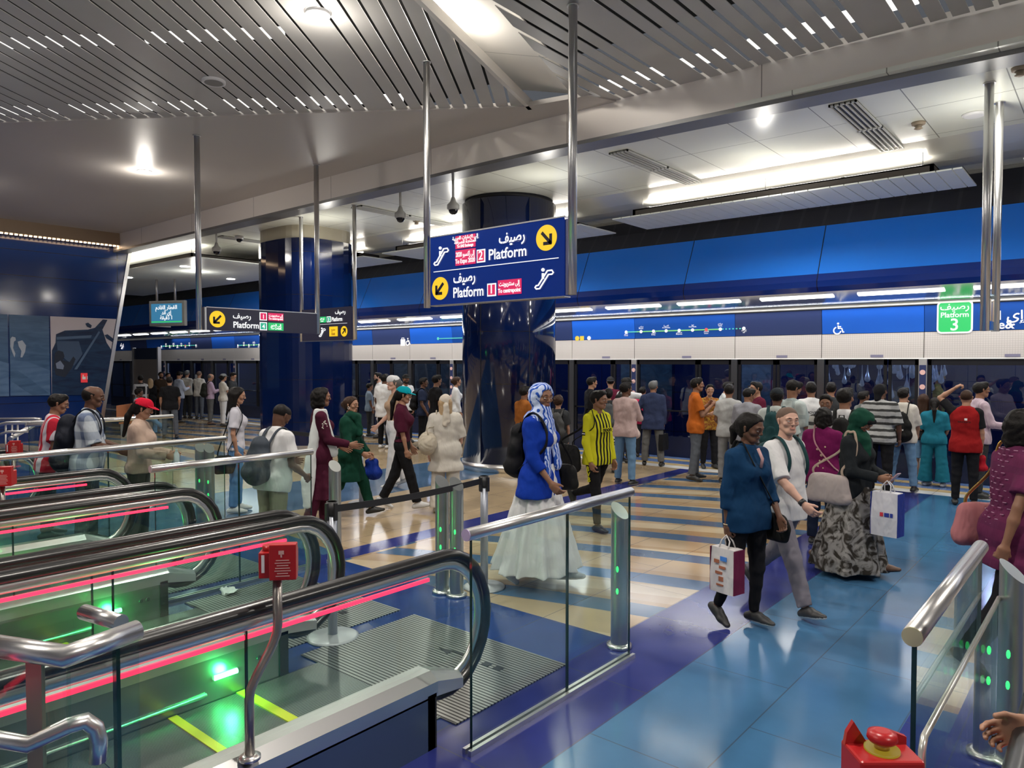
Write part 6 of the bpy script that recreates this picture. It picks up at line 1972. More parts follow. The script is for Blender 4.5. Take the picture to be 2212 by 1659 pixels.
def backpack(F, label, col, s=1.0, w=.15, hgt=.42, side=None, accent=None, low=0.0):
    b_ = bag_root(F, 'backpack', label, 'backpack'); m = cloth('pack_%d_%d_%d' % tuple(int(v * 99) for v in col), col, rough=.7)
    T, U, k = F.T, F.U, F.k; n = T @ np.array([0, 1, 0])
    top_ = .80 - low; bot = top_ - hgt / 1.72
    B = Blob()
    yb = -.155 - .01
    B.cap(U(-w * .55 * s, yb - .05, bot + .045), U(w * .55 * s, yb - .05, bot + .045), .085 * k * s, n=n, k=1.0, sm=.05)
    B.cap(U(0, yb - .045, bot + .05), U(0, yb - .03, top_ - .04), .125 * k * s, .10 * k * s, n=n, k=1.25, sm=.05)
    B.cap(U(-w * .5 * s, yb - .03, top_ - .11), U(w * .5 * s, yb - .03, top_ - .11), .075 * k * s, n=n, k=1.1, sm=.05)
    B.noise(.004, 24, 2)
    hh = (.008, .010, .013)[F.lod]
    mesh_obj('main_pocket', [(*B.mesh(hh), 0)], m, b_)
    B = Blob(); B.cap(U(-w * .35, yb - .115, bot + .045), U(w * .35, yb - .115, bot + .045), .05 * k * s, sm=.03); B.cap(U(0, yb - .115, bot + .05), U(0, yb - .10, bot + .12), .07 * k * s, n=n, k=1.6, sm=.03)
    mesh_obj('front_pocket', [(*B.mesh(hh), 0)], m, b_)
    for sx_ in (-1, 1):
        if side is not None and sx_ != side: continue
        g = Geo(); pth = [U(.075 * sx_, -.15, .775 - low), U(.088 * sx_, -.085, .825), U(.095 * sx_, -.01, .853), U(.100 * sx_, .07, .825), U(.105 * sx_, .125, .76), U(.12 * sx_, .125, .70), U(.145 * sx_, .06, .645), U(.14 * sx_, -.06, .60), U(.10 * sx_, -.15, .585 - low)]
        g.tube(smoothp(pth), .022 * k, 8, sq=(.35, 1.0)); obj('strap', g, m, b_, local=True)
    g = Geo(); g.tube([tuple(U(-.03, -.16, top_ - .02)), tuple(U(-.025, -.17, top_ + .02)), tuple(U(.025, -.17, top_ + .02)), tuple(U(.03, -.16, top_ - .02))], .008, 6); obj('grab_handle', g, m, b_, local=True)
    if accent:
        g = Geo(); g.obox(tuple(U(0, yb - .17, bot + .10)), (.05, 0, 0), (0, .004, 0), (0, 0, .012)); obj('reflective_strip', g, accent, b_, local=True)
    return b_


def smoothp(P, n=5):
    P = [Vector(p) for p in P]; out = []
    for i in range(len(P) - 1):
        p0, p1, p2, p3 = P[max(i - 1, 0)], P[i], P[i + 1], P[min(i + 2, len(P) - 1)]
        for q in range(n):
            t = q / n; out.append(tuple(0.5 * ((2 * p1) + (p2 - p0) * t + (2 * p0 - 5 * p1 + 4 * p2 - p3) * t * t + (3 * p1 - p0 - 3 * p2 + p3) * t ** 3)))
    out.append(tuple(P[-1])); return out


def hand_point(F, i, down=.07):
    s0, el, wr, d = F.arm[i]; return wr + d * down * F.k


def carried_bag(F, i, name, label, cat, col, w=.3, h=.34, dpt=.10, drop=.14, col2=None, soft=False, yaw=0, print_=None, cross=None):
    """bag whose handles hang from hand i"""
    b_ = bag_root(F, name, label, cat); p = hand_point(F, i, .085)
    m = cloth('bag_%d_%d_%d' % tuple(int(v * 99) for v in col), col, rough=.6)
    a = radians(yaw); R_ = np.array([cos(a), sin(a), 0]); D_ = np.array([-sin(a), cos(a), 0]); Z = np.array([0, 0, 1.0])
    c = p - Z * (drop + h / 2)
    if soft:
        B = Blob(); B.cap(c - R_ * w * .3 - Z * h * .3, c + R_ * w * .3 - Z * h * .3, dpt * .62, sm=.05); B.cap(c - R_ * w * .22 + Z * h * .3, c + R_ * w * .22 + Z * h * .3, dpt * .35, sm=.05)
        B.cap(c - Z * h * .25, c + Z * h * .3, w * .40, w * .25, n=D_, k=w * .8 / dpt, sm=.05); B.noise(.005, 30, 1.0)
        mesh_obj('bag_body', [(*B.mesh(.010), 0)], m, b_)
    else:
        g = Geo(); bw = w * .5; V = []
        for z, f in ((-h / 2, 1.0), (-h * .1, 1.03), (h / 2, .98)):
            for sx_, sy_ in ((-1, -1), (0, -1.08), (1, -1), (1, 0), (1, 1), (0, 1.08), (-1, 1), (-1, 0)):
                q = (f if z < h / 2 else .8)
                V.append(c + R_ * bw * f * sx_ + D_ * dpt / 2 * sy_ * q + Z * z)
        F_ = [[7 - i_ for i_ in range(8)]] + [[r * 8 + j, r * 8 + (j + 1) % 8, (r + 1) * 8 + (j + 1) % 8, (r + 1) * 8 + j] for r in (0, 1) for j in range(8)] + [[16 + j for j in range(8)]]
        g.add(V, F_); bb = obj('bag_body', g, m, b_, local=True)
        if col2:
            m2 = cloth('bag_%d_%d_%d' % tuple(int(v * 99) for v in col2), col2, rough=.6)
            e = R_ * (bw * 1.045)
            for sg in (1, -1):
                g = Geo(); g.obox(c + e * sg, D_ * dpt * .5, R_ * .002, (0, 0, h * .49))
                plabel(obj('side_gusset', g, m2, b_, local=True), 'coloured side panel of the bag')
        if print_: print_(b_, bb, c, R_, D_, w, h, dpt)
    for sy_ in (-1, 1):
        g = Geo(); q = D_ * dpt * .35 * sy_
        hp = p - Z * .0
        g.tube([tuple(c + q - R_ * w * .2 + Z * h * .48), tuple(hp - R_ * .035 - Z * .04 + q * .4), tuple(hp + q * .2), tuple(hp + R_ * .035 - Z * .04 + q * .4), tuple(c + q + R_ * w * .2 + Z * h * .48)], .0055, 8)
        obj('handle', g, m, b_, local=True)
    return b_


def shoulder_bag(F, side, name, label, col, w=.30, h=.24, dpt=.10, z=.50, y=.0, strapc=None, round_=False, pat=None, chain=False, cross=False):
    b_ = bag_root(F, name, label, 'bag'); U = F.U; k = F.k
    m = cloth('sb_%d_%d_%d%s' % (*[int(v * 99) for v in col], pat or ''), col, pat, tuple(v * .8 for v in col), 14, rough=.55)
    c = U(side * (.19 + dpt * .5), y, z); Z = np.array([0, 0, 1.0]); Y_ = np.array([0, 1.0, 0]); X_ = np.array([1.0, 0, 0])
    B = Blob()
    if round_:
        B.ell(c, (dpt * .75, w * .5, h * .5), sm=.02); B.noise(.004, 60, 0)
    else:
        B.cap(c - Y_ * w * .38 - Z * h * .32, c + Y_ * w * .38 - Z * h * .32, dpt * .5, n=X_, k=1.3, sm=.04); B.cap(c - Y_ * w * .30 + Z * h * .30, c + Y_ * w * .30 + Z * h * .30, dpt * .38, n=X_, k=1.3, sm=.04)
        B.cap(c - Y_ * w * .2, c + Y_ * w * .2, h * .42, n=X_, k=h * .9 / dpt * 1.1, sm=.05); B.noise(.003, 26, 1)
    mesh_obj('bag_body', [(*B.mesh((.007, .009, .012)[F.lod]), 0)], m, b_)
    sc_ = -side if cross else side
    sh_ = U(sc_ * (.085 if cross else .135), -.01, .853)
    fr = U(sc_ * .05, .135, .74) if cross else U(side * .17, .085, .74); bk = U(sc_ * .05, -.14, .74) if cross else U(side * .17, -.085, .74)
    pth = [c + Y_ * w * .32 + Z * h * .40, c + Y_ * w * .30 + Z * (h * .5 + .05), fr, sh_ + Y_ * .045 * k, sh_ + Z * .012, sh_ - Y_ * .05 * k, bk, c - Y_ * w * .30 + Z * (h * .5 + .05), c - Y_ * w * .32 + Z * h * .40]
    if cross: pth[1] = U(side * .16, .12, .58); pth[-2] = U(side * .16, -.12, .58)
    ms = cloth('strap_%d_%d_%d' % tuple(int(v * 99) for v in (strapc or col)), strapc or col)
    if chain: ms = mat('gold_chain', (0.7, 0.45, 0.12), .3, .9)
    g = Geo(); g.tube(smoothp(pth), .012, 8, sq=(.4, 1.0)); obj('strap', g, ms, b_, local=True)
    return b_
# ================================================================== the people
C = lambda n, c, *a, **k: cloth(n, c, *a, **k)
JEAN = C('denim_light', (0.12, 0.22, 0.36)); JEANG = C('denim_grey', (0.09, 0.10, 0.12)); BLK = C('black_cloth', (0.010, 0.010, 0.012)); WHT = C('white_cotton', (0.62, 0.62, 0.63))
GREYT = C('grey_trousers', (0.12, 0.12, 0.12)); CHAR = C('charcoal_cloth', (0.035, 0.037, 0.04)); KHAKI = C('khaki_cloth', (0.20, 0.19, 0.12)); NAVYC = C('navy_cloth', (0.02, 0.028, 0.06))
BLKSH = ((.015, .015, .015), (.015, .015, .015)); WSOLE = ((.02, .02, .022), (.55, .55, .55)); WSH = ((.55, .55, .55), (.6, .6, .6)); BRSH = ((.10, .05, .03), (.03, .02, .02))
WALK_L = ((22, 6), (-20, 30)); WALK_R = ((-20, 30), (22, 6))
STAND = ((2, 3), (-2, 3)); STAND2 = ((5, 6, 5), (-4, 4, 6))
ARM0 = (4, 7, 10, 4); ARMF = (20, 6, 16, 4); ARMB = (-22, 8, 14, 2); PHONE = (20, 6, 85, 25)

# ---- foreground walkers
# woman in blue patterned scarf
SCARF = C('scarf_blue_white', (0.50, 0.58, 0.80), 'swirl', (0.02, 0.08, 0.42), 11.0)
BLUJ = C('cobalt_jacket', (0.006, 0.035, 0.31))
def scarf_tails(F, t, P, R, k):
    B = Blob(); T = F.T; U = F.U
    B.cap(U(-.03, .10, .80), U(-.06, .145, .60), .05 * k, .058 * k, n=(0, 1, 0), k=2.4, sm=.03); B.cap(U(.05, .10, .80), U(.09, .13, .56), .045 * k, .05 * k, n=(0, 1, 0), k=2.4, sm=.03)
    B.noise(.007, 38, 2, (1, 1, .6)); mesh_obj('scarf_tail', [(*B.mesh(.007), 0)], SCARF, t)
F, t = person('person', 'woman walking in white skirt, cobalt jacket and blue and white patterned headscarf', 1165, 828, 1262, view=62, lod=0, sk='brown', hair=('wrap', 'black'), female=True, w=.96,
    top=dict(m=BLUJ, sleeve='three', hem=.44, g=.018, flare=.055, inner=WHT, name='jacket'), bottom=dict(kind='skirt', m=WHT, hem=.085, r=.37, folds=13, amp=.03, pw=1.15, sq=1.0, top=.60),
    shoes=((.30, .32, .34), (.6, .6, .6)), legs=((15, 4), (-12, 18)), arms=((-6, 10, 4, 2), (10, 9, 28, 8)), hands=('relaxed', 'relaxed'), head=(-24, -2),
    extra=many(head_wrap(SCARF, length=.02), scarf_tails))
shoulder_bag(F, -1, 'handbag', 'black shoulder bag hanging at the hip of the scarved woman', (.012, .012, .012), w=.28, h=.22, z=.52, y=.10)
backpack(F, 'black backpack worn by the woman in the white skirt', (.01, .01, .012), .95, low=.02)

# man in yellow and black jersey
YJ = C('jersey_yellow', (0.55, 0.53, 0.02)); YJS = C('jersey_stripes', (0.55, 0.53, 0.02), 'jersey', (.012, .012, .012), 20.0)
def jersey(F, t, P, R, k):
    U = F.U
    g = Geo(); g.obox(tuple(U(0, .152, .72)), (.10 * k, 0, 0), (0, .004, 0), (0, 0, .022)); o = obj('chest_band', g, YJ, t, local=True)
    nm = lettering('noon', .07, BLK, (0, 0, 0), (-1, 0, 0), parent=None, align='CENTER', bold=.002); nm.parent = t; nm.name = 'chest_lettering'; nm.location = Vector(U(0, .158, .708))
    for i in (1,):
        s0, el, wr, d = F.arm[1]; c = s0 + (el - s0) * .62
        g = Geo(); X_ = np.array([1, 0, 0])
        g.obox(tuple(c + X_ * .056 + np.array([0, 0, .012])), (.003, 0, 0), (0, .022, 0), (0, 0, .006)); g.obox(tuple(c + X_ * .056 + np.array([0, 0, -.012])), (.003, 0, 0), (0, .022, 0), (0, 0, .006)); fl = obj('flag_patch', g, BLK, t, local=True)
        g = Geo(); g.obox(tuple(c + X_ * .056), (.003, 0, 0), (0, .022, 0), (0, 0, .006)); obj('flag_stripe', g, WHT, fl, local=True)
    for z, ch in ((.47, 'B'), (.43, 'V'), (.39, 'B')):
        hip, kn, an, fd = F.leg[1]; q = (.55 - z) / .25; c = hip + (kn - hip) * q + np.array([.100 * k, .0, 0])
        me = lettering(ch, .075, YJ, (0, 0, 0), (0, 1, 0), (0, 0, 1), parent=None, align='CENTER', bold=.002)
        me.parent = t; me.location = Vector(c) + Vector((.004, 0, 0)); me.name = 'leg_letter'
F, t = person('person', 'man walking in yellow and black striped football jersey and black track trousers', 1290, 838, 1143, view=48, lod=0, sk='brown', hair=('short', 'black'),
    top=dict(m=YJS, sleeve='none', hem=.47, g=.014, collar=False), bottom=dict(kind='trousers', m=BLK, g=.000), shoes=BLKSH, legs=((-20, 52), (10, 6)), arms=((6, 8, 12, 2), (2, 10, 12, 4)), head=(16, -2), extra=jersey)
B = Blob()
for i in (0, 1):
    s0, el, wr, dd = F.arm[i]; B.cap(F.U((-.10, .10)[i], -.01, .812), s0, .052, .052, sm=.03); B.cap(s0, el, .058, .048, sm=.03); B.cap(el, el + (wr - el) * .98, .048, .036, sm=.02, flat=2)
B.cap(F.U(-.05, -.015, .835), F.U(.05, -.015, .835), .052, sm=.04); B.cut(F.U(0, .02, .853), np.array([0, .35, 1.0])); mesh_obj('sleeves', [(*B.mesh(.008), 0)], YJ, t)
shoulder_bag(F, 1, 'sports_bag', 'black sports bag carried behind the man in the yellow jersey', (.01, .01, .011), w=.30, h=.30, dpt=.15, z=.52, y=-.24)

# woman in blue hoodie with paper bag
def necklet(F, t, P, R, k):
    g = Geo(); s0, el, wr, d = F.arm[1]
    g.tube([tuple(wr + np.array([cos(q) * .027, sin(q) * .027, 0]) * k) for q in [i * pi / 8 for i in range(16)]], .004, 6, closed=True); obj('bracelet', g, mat('bead_tan', (.5, .4, .25), .5), t, local=True)
    g = Geo(); g.tube([tuple(F.U(.0, .10, .835)), tuple(F.U(.0, .145, .79)), tuple(F.U(.0, .13, .75))], .012, 6); obj('pink_collar', g, C('pink_stripe', (.5, .3, .3)), t, local=True)
BLUH = C('hoodie_blue', (0.006, 0.034, 0.09))
F, t = person('person', 'woman in blue long sleeved pullover and black leggings walking with a paper bag', 1612, 893, 1358, view=48, lod=0, sk='deep', hair=('pony', 'black'), female=True, w=1.02, belly=.02,
    top=dict(m=BLUH, sleeve='three', hem=.455, g=.016, flare=.012, collar=True, name='pullover'), bottom=dict(kind='slim', m=BLK), shoes=WSOLE, legs=((2, 8), (-8, 16)), arms=((10, 8, 24, 8), (-4, 8, 6, 0)), hands=('relaxed', 'hold'), head=(12, -14), extra=necklet)
def printA(b_, bb, c, R_, D_, w, h, d):
    Z = np.array([0, 0, 1.0])
    for sg in (1, -1):
        g = Geo()
        for (u, v, a_, e) in ((-.2, .2, .22, .04), (.05, .08, .28, .03), (-.1, -.05, .3, .03), (0, -.18, .2, .05), (-.05, -.32, .3, .02)):
            g.obox(tuple(c + R_ * u * w + Z * v * h + D_ * sg * (d * .56)), R_ * a_ * w * .5, D_ * .002, (0, 0, e * h))
        obj('printed_pattern', g, mat('print_brown', (.35, .12, .06), .5), bb, local=True)
        g = Geo(); g.obox(tuple(c + R_ * .1 * w + Z * .28 * h + D_ * sg * (d * .56)), R_ * .14 * w, D_ * .002, (0, 0, .05 * h)); obj('printed_pattern', g, mat('print_blue', (.05, .2, .6), .5), bb, local=True)
carried_bag(F, 1, 'paper_bag', 'white and maroon printed paper bag held by the woman in blue', 'bag', (.58, .56, .56), w=.20, h=.32, dpt=.12, drop=.09, col2=(.13, .015, .05), yaw=95, print_=printA)
shoulder_bag(F, -1, 'handbag', 'small black crossbody bag at the hip of the woman in blue', (.012, .016, .02), w=.18, h=.22, dpt=.06, z=.46, y=.10, cross=True)

# young man in white T-shirt
F, t = person('person', 'young man with buzz cut in plain white T-shirt and grey trousers walking', 1692, 861, 1312, view=52, lod=0, sk='fair', hair=('buzz', 'buzz'), w=1.02,
    top=dict(m=WHT, sleeve='half', hem=.455, g=.016, flare=.012), bottom=dict(kind='trousers', m=C('grey_lilac', (.17, .16, .19)), g=.012), shoes=WSOLE, legs=((-22, 26), (24, 4)), arms=((-10, 8, 16, 2), (34, 12, 16, 4)), head=(-26, 0), belly=.01)
def watch(F, i=1):
    s0, el, wr, d = F.arm[i]; g = Geo(); c = wr - d * .02; g.tube([tuple(c - d * .014), tuple(c + d * .014)], .030 * F.k, 16); return obj('wristwatch', g, BLACKP, F.root, local=True)
watch(F)
backpack(F, 'dark green backpack worn by the young man in the white T-shirt', (.012, .045, .05), .95)

# woman in green hijab with shopping bags
GRN_H = C('hijab_green', (.008, .05, .032)); CAMO = C('brush_print', (.26, .25, .24), 'blotch', (.035, .03, .025), 7.0)
def under_scarf(F, t, P, R, k):
    B = Blob(); B.cap(P(-.045, .075, .065), P(.045, .075, .065), .030 * k, sm=.02); mesh_obj('under_scarf', [(*B.mesh(.006), 0)], BLK, t)
F, t = person('person', 'woman in dark green hijab looking down, in black jacket and brushstroke print skirt', 1838, 880, 1238, view=62, lod=0, sk='brown', hair=None, female=True, w=1.08, belly=.03,
    top=dict(m=C('jacket_black', (.014, .017, .02)), sleeve='long', hem=.44, g=.02, flare=.02, name='jacket'), bottom=dict(kind='skirt', m=CAMO, hem=.035, r=.37, folds=8, amp=.03, top=.55), shoes=BRSH, legs=((20, 4), (-16, 16)),
    arms=((14, 6, 66, 22), (18, 6, 66, 20)), hands=('hold', 'hold'), head=(0, -34), lean=6, extra=many(head_wrap(GRN_H, length=.02), under_scarf))
def printB(b_, bb, c, R_, D_, w, h, d):
    Z = np.array([0, 0, 1.0])
    for sg in (1, -1):
        g = Geo(); g.obox(tuple(c - R_ * .12 * w * sg + Z * 0 + D_ * sg * d * .56), R_ * .09 * w, D_ * .002, (0, 0, .045 * h)); g.obox(tuple(c + Z * 0 - R_ * .3 * w * sg + D_ * sg * d * .56), R_ * .05 * w, D_ * .002, (0, 0, .045 * h)); obj('logo_blue', g, mat('print_navy', (.02, .04, .3), .5), bb, local=True)
        g = Geo(); g.obox(tuple(c + R_ * .08 * w * sg + D_ * sg * d * .56), R_ * .06 * w, D_ * .002, (0, 0, .045 * h)); obj('logo_red', g, mat('print_red', (.6, .03, .05), .5), bb, local=True)
carried_bag(F, 1, 'shopping_bag', 'white shopping bag with navy side held by the woman in green hijab', 'bag', (.60, .60, .64), w=.22, h=.38, dpt=.13, drop=.10, col2=(.02, .04, .25), yaw=92, print_=printB)
shoulder_bag(F, 1, 'tote_bag', 'pale grey leather tote bag hanging between the white T-shirt man and the hijab woman', (.36, .31, .30), w=.44, h=.27, dpt=.11, z=.515, y=-.12, strapc=(.36, .28, .22))
s0, el, wr, d_ = F.arm[0]
ph = bag_root(F, 'phone', 'phone with pinkish cover in the hand of the green hijab woman', 'phone'); g = Geo(); c = hand_point(F, 0, .08); g.obox(tuple(c + np.array([0.03, .02, .02])), (.036, .0, .0), (0, .05, .055), (0, -.003, .003)); obj('phone_body', g, mat('phone_pink', (.4, .25, .28), .3), ph, local=True)

# magenta T-shirt woman
def print_marks(F, t, P, R, k):
    g = Geo(); U = F.U
    for (x, z, r) in ((-.03, .70, .012), (.02, .66, .016), (.0, .62, .01), (.05, .63, .014), (.06, .72, .01), (-.02, .58, .012), (.04, .57, .009)):
        g.ell if False else g.sphere(tuple(U(x, -.135, z)), r, 8, 0, (1, .4, 1))
    obj('printed_flowers', g, mat('print_pale', (.5, .35, .25), .6), t, local=True)
F, t = person('person', 'woman with short dark hair in magenta T-shirt seen from behind', 1775, 876, 1178, view=165, lod=0, sk='brown', hair=('bob', 'black'), female=True, w=1.1, belly=.03,
    top=dict(m=C('magenta_tee', (.14, .008, .07)), sleeve='short', hem=.46, g=.016), bottom=dict(kind='trousers', m=C('dark_navy_jeans', (.012, .018, .04)), g=.012), shoes=WSOLE, arms=((10, 10, 20, 0), (10, 10, 20, 0)), extra=print_marks)
shoulder_bag(F, 1, 'handbag', 'pink strapped small bag across the magenta T-shirt', (.35, .16, .2), w=.2, h=.16, dpt=.06, z=.50, y=.1, strapc=(.42, .22, .24), cross=True)

# purple dress woman at the right edge
PURP = C('purple_print', (.12, .02, .065), 'hstripes', (.10, .018, .058), 9.0)
def dashes(F, t, P, R, k):
    g = Geo(); rn = random.Random(2)
    for i in range(17):
        for j in range(16):
            z = .50 + i * .0215; q = 2 * pi * (j + (i % 2) * .5) / 16; r = (.155 + (.02 if z < .62 else 0) - (.028 if z > .76 else 0)) * F.w * k
            c = F.U(0, 0, z) + np.array([cos(q) * r, sin(q) * r * .86, 0])
            g.obox(tuple(c), (-sin(q) * .011, cos(q) * .011, 0), (cos(q) * .003, sin(q) * .003, 0), (0, 0, .0018))
    obj('white_dashes', g, mat('dash_pink', (.45, .25, .35), .6), t, local=True)
F, t = person('person', 'woman in purple tunic with pale dashes and black trousers at the photo edge', 2192, 878, None, at_xy=(-0.50, 5.45), view=118, lod=0, sk='brown', hair=('bob', 'black'), female=True, w=1.04, belly=.03,
    top=dict(m=PURP, sleeve='short', hem=.40, g=.022, flare=.04), bottom=dict(kind='trousers', m=BLK, g=.02), shoes=BLKSH, legs=((18, 6), (-14, 20)), arms=((14, 10, 10, 0), (-20, 12, 8, 0)), hands=('fist', 'fist'), head=(-10, 2), lean=4, extra=dashes)
shoulder_bag(F, -1, 'handbag', 'soft pink handbag with gold chain behind the purple tunic woman', (.42, .16, .17), w=.34, h=.26, dpt=.14, z=.53, y=-.05, chain=True)

# ---- middle group behind the barriers
def dupatta(F, t, P, R, k):
    B = Blob(); U = F.U
    B.cap(U(.14, .02, .83), U(.16, .13, .55), .045 * k, .06 * k, n=(1, 0, 0), k=2.2, sm=.02); B.cap(U(.14, -.04, .83), U(.20, -.17, .36), .05 * k, .08 * k, n=(1, 0, 0), k=2.2, sm=.02); B.cap(U(.20, -.17, .36), U(.21, -.18, .20), .08 * k, .05 * k, n=(1, 0, 0), k=2.2, sm=.02)
    B.noise(.006, 40, 1, (1, 1, .5)); mesh_obj('dupatta', [(*B.mesh(.009), 0)], C('white_shawl', (.58, .6, .6)), t)
MAR = C('maroon_kurta', (.055, .008, .022))
def embroidery(F, t, P, R, k):
    s0, el, wr, d = F.arm[1]; g = Geo()
    for q in range(14):
        a = q * 2.4; r = .006 * sqrt(q) ; c = s0 + (el - s0) * .35 + np.array([.052, 0, 0]) + np.array([0, cos(a) * r * 1.2, sin(a) * r * 2.4])
        g.sphere(tuple(c), .009, 8, 0, (.5, 1, 1))
    for q in range(46):
        i, j = q % 4, q // 4
        g.sphere(tuple(F.U(.075 + i * .026, .135 - i * .03, .60 - j * .040)), .010, 6, 0, (1, .6, 1.3))
    obj('white_embroidery', g, mat('thread_white', (.6, .55, .5), .7), t, local=True)
person('person', 'woman in maroon kurta with white embroidery reaching out her hand', 690, 838, None, Y=4.95, view=98, lod=0, sk='brown', hair=('bob', 'black'), female=True, w=1.1, belly=.03,
    top=dict(m=MAR, sleeve='long', hem=.24, g=.016, tunic=.07, name='kurta'), bottom=dict(kind='trousers', m=MAR, g=.02), shoes=BLKSH, legs=((8, 6), (-8, 10)), arms=((12, 8, 50, 0), (16, 8, 60, -8)), hands=('flat', 'flat'), head=(4, 0), extra=many(dupatta, embroidery))
GRD = C('green_robe', (.006, .045, .028))
def tail_scarf(F, t, P, R, k):
    B = Blob(); U = F.U; B.cap(U(-.05, .09, .83), U(.05, .09, .83), .06 * k, sm=.04); B.cap(U(.02, .11, .82), U(.06, .15, .70), .05, .05, sm=.03); B.cap(U(-.06, .02, .845), U(.06, .02, .845), .065 * k, sm=.03); B.noise(.006, 34, 1)
    mesh_obj('neck_scarf', [(*B.mesh(.009), 0)], GRD, t)
    g = Geo(); g.tube([tuple(P(.083, .01, -.035) + np.array([0, cos(q), sin(q)]) * .014) for q in [i * pi / 6 for i in range(12)]], .002, 5, closed=True); obj('earring', g, WHITE, t, local=True)
F, t = person('person', 'woman in dark green long tunic and matching trousers walking to the right', 757, 850, 1116, view=70, lod=0, sk='tan', hair=('bun', 'brown'), female=True, w=1.12, belly=.03,
    top=dict(m=GRD, sleeve='long', hem=.30, g=.02, tunic=.07, name='tunic'), bottom=dict(kind='trousers', m=GRD, g=.02), shoes=BLKSH, legs=((22, 6), (-18, 26)), arms=((10, 8, 30, 6), (12, 8, 40, 10)), hands=('relaxed', 'hold'), head=(-12, 0), extra=tail_scarf)
carried_bag(F, 0, 'handbag', 'small royal blue bag held by the woman in green', 'bag', (.008, .03, .24), w=.24, h=.22, dpt=.12, drop=.02, soft=True, yaw=80)
s0, el, wr, d_ = F.arm[0]
F, t = person('person', 'slim person in teal cap, maroon top and black flared trousers walking', 870, 834, 1102, view=84, lod=0, sk='tan', hair=('longpony', 'black'), female=True, w=.95,
    top=dict(m=C('maroon_top', (.06, .008, .022)), sleeve='half', hem=.555, g=.022, flare=.0), bottom=dict(kind='trousers', m=BLK, g=.012, flare=.006), shoes=WSH, legs=((-17, 10), (17, 3)), arms=((4, 6, 20, 0), (6, 6, 6, 0)), head=(0, -8),
    extra=cap_hat((.0, .26, .32)))
person('person', 'tall woman with white head cloth and beige sleeveless top, facing left', 852, 812, None, Y=7.4, view=-72, lod=1, sk='fair', hair=('bun', 'grey'), female=True,
    top=dict(m=C('tan_vest', (.40, .27, .18)), sleeve='none', hem=.50, g=.008), bottom=dict(kind='wide', m=WHT), shoes=WSH, legs=((8, 5), (-8, 8)), arms=((-12, 8, 20, 0), (10, 8, 40, 6)), head=(10, 4),
    extra=lambda F, t, P, R, k: mesh_obj('head_cloth', [(*Blob().cap(P(0, -.026, .040), P(0, .03, .052), .090 * k, .080 * k, sm=.02).cut(P(0, 0, .045), R @ np.array([0, -.35, -1])).mesh(.007), 0)], WHT, t))
F, t = person('person', 'man in white polo leaning on the barrier rail, looking down, short dark hair', 580, 868, None, at_xy=(-6.16, 3.80), view=125, lod=0, sk='deep', hair=('buzz', 'black'), w=1.15, belly=.05,
    top=dict(m=WHT, sleeve='short', hem=.47, g=.018, collar=True, name='polo_shirt'), bottom=dict(kind='trousers', m=KHAKI, g=.02), shoes=BLKSH, arms=((26, 16, 62, 12), (12, 10, 50, 10)), head=(0, -30), lean=8)
backpack(F, 'grey and navy backpack with white script, worn by the white polo man', (.045, .055, .07), 1.1, low=.03)
F, t = person('person', 'young woman with long dark hair in white T-shirt and pale jeans, in profile', 508, 833, None, Y=4.9, view=88, lod=0, sk='tan', hair=('long', 'black'), female=True,
    top=dict(m=C('white_lilac', (.55, .54, .60)), sleeve='short', hem=.50, g=.014), bottom=dict(kind='trousers', m=C('denim_sky', (.10, .22, .42)), g=.01), shoes=WSH, arms=((0, 8, 12, 2), (-4, 8, 14, 2)), head=(0, -6))
shoulder_bag(F, 1, 'handbag', 'black bag hanging low beside the pale jeans', (.01, .012, .012), w=.2, h=.26, dpt=.06, z=.40, y=-.15)
def head_tail(F, t, P, R, k):
    n = R @ np.array([1, 0, 0]); B = Blob()
    B.cap(P(0, -.030, .034), P(0, .014, .044), .099 * k, .092 * k, n=n, k=1.05, sm=.02); B.cut(P(0, .055, .035), R @ np.array([0, .75, -.65])); B.cut(P(0, 0, -.02), R @ np.array([0, .6, -.8]))
    B.cap(P(0, -.115, -.03), P(0, -.13, -.03), .032 * k, sm=.02); B.cap(P(-.01, -.13, -.04), P(-.02, -.15, -.30), .028 * k, .04 * k, sm=.02); B.cap(P(.02, -.13, -.04), P(.03, -.15, -.26), .022 * k, .034 * k, sm=.02); B.noise(.004, 40, 1)
    mesh_obj('head_cloth', [(*B.mesh(.007), 0)], C('cream_cloth', (.52, .47, .40)), t)
CREAM = C('cream_wear', (.52, .49, .44))
F, t = person('person', 'person with long fair hair and knotted cream head cloth, dressed in loose cream', 962, 850, None, Y=6.6, view=185, lod=0, sk='fair', hair=('long', 'blond'), female=True, w=1.08,
    top=dict(m=CREAM, sleeve='half', hem=.36, g=.035, flare=.03), bottom=dict(kind='wide', m=CREAM), shoes=WSH, arms=((0, 12, 10, 0), (6, 12, 30, 6)), extra=head_tail)
shoulder_bag(F, -1, 'quilted_bag', 'round quilted cream bag on the back of the cream dressed person', (.45, .40, .32), w=.30, h=.30, dpt=.16, z=.60, y=-.14, round_=True)

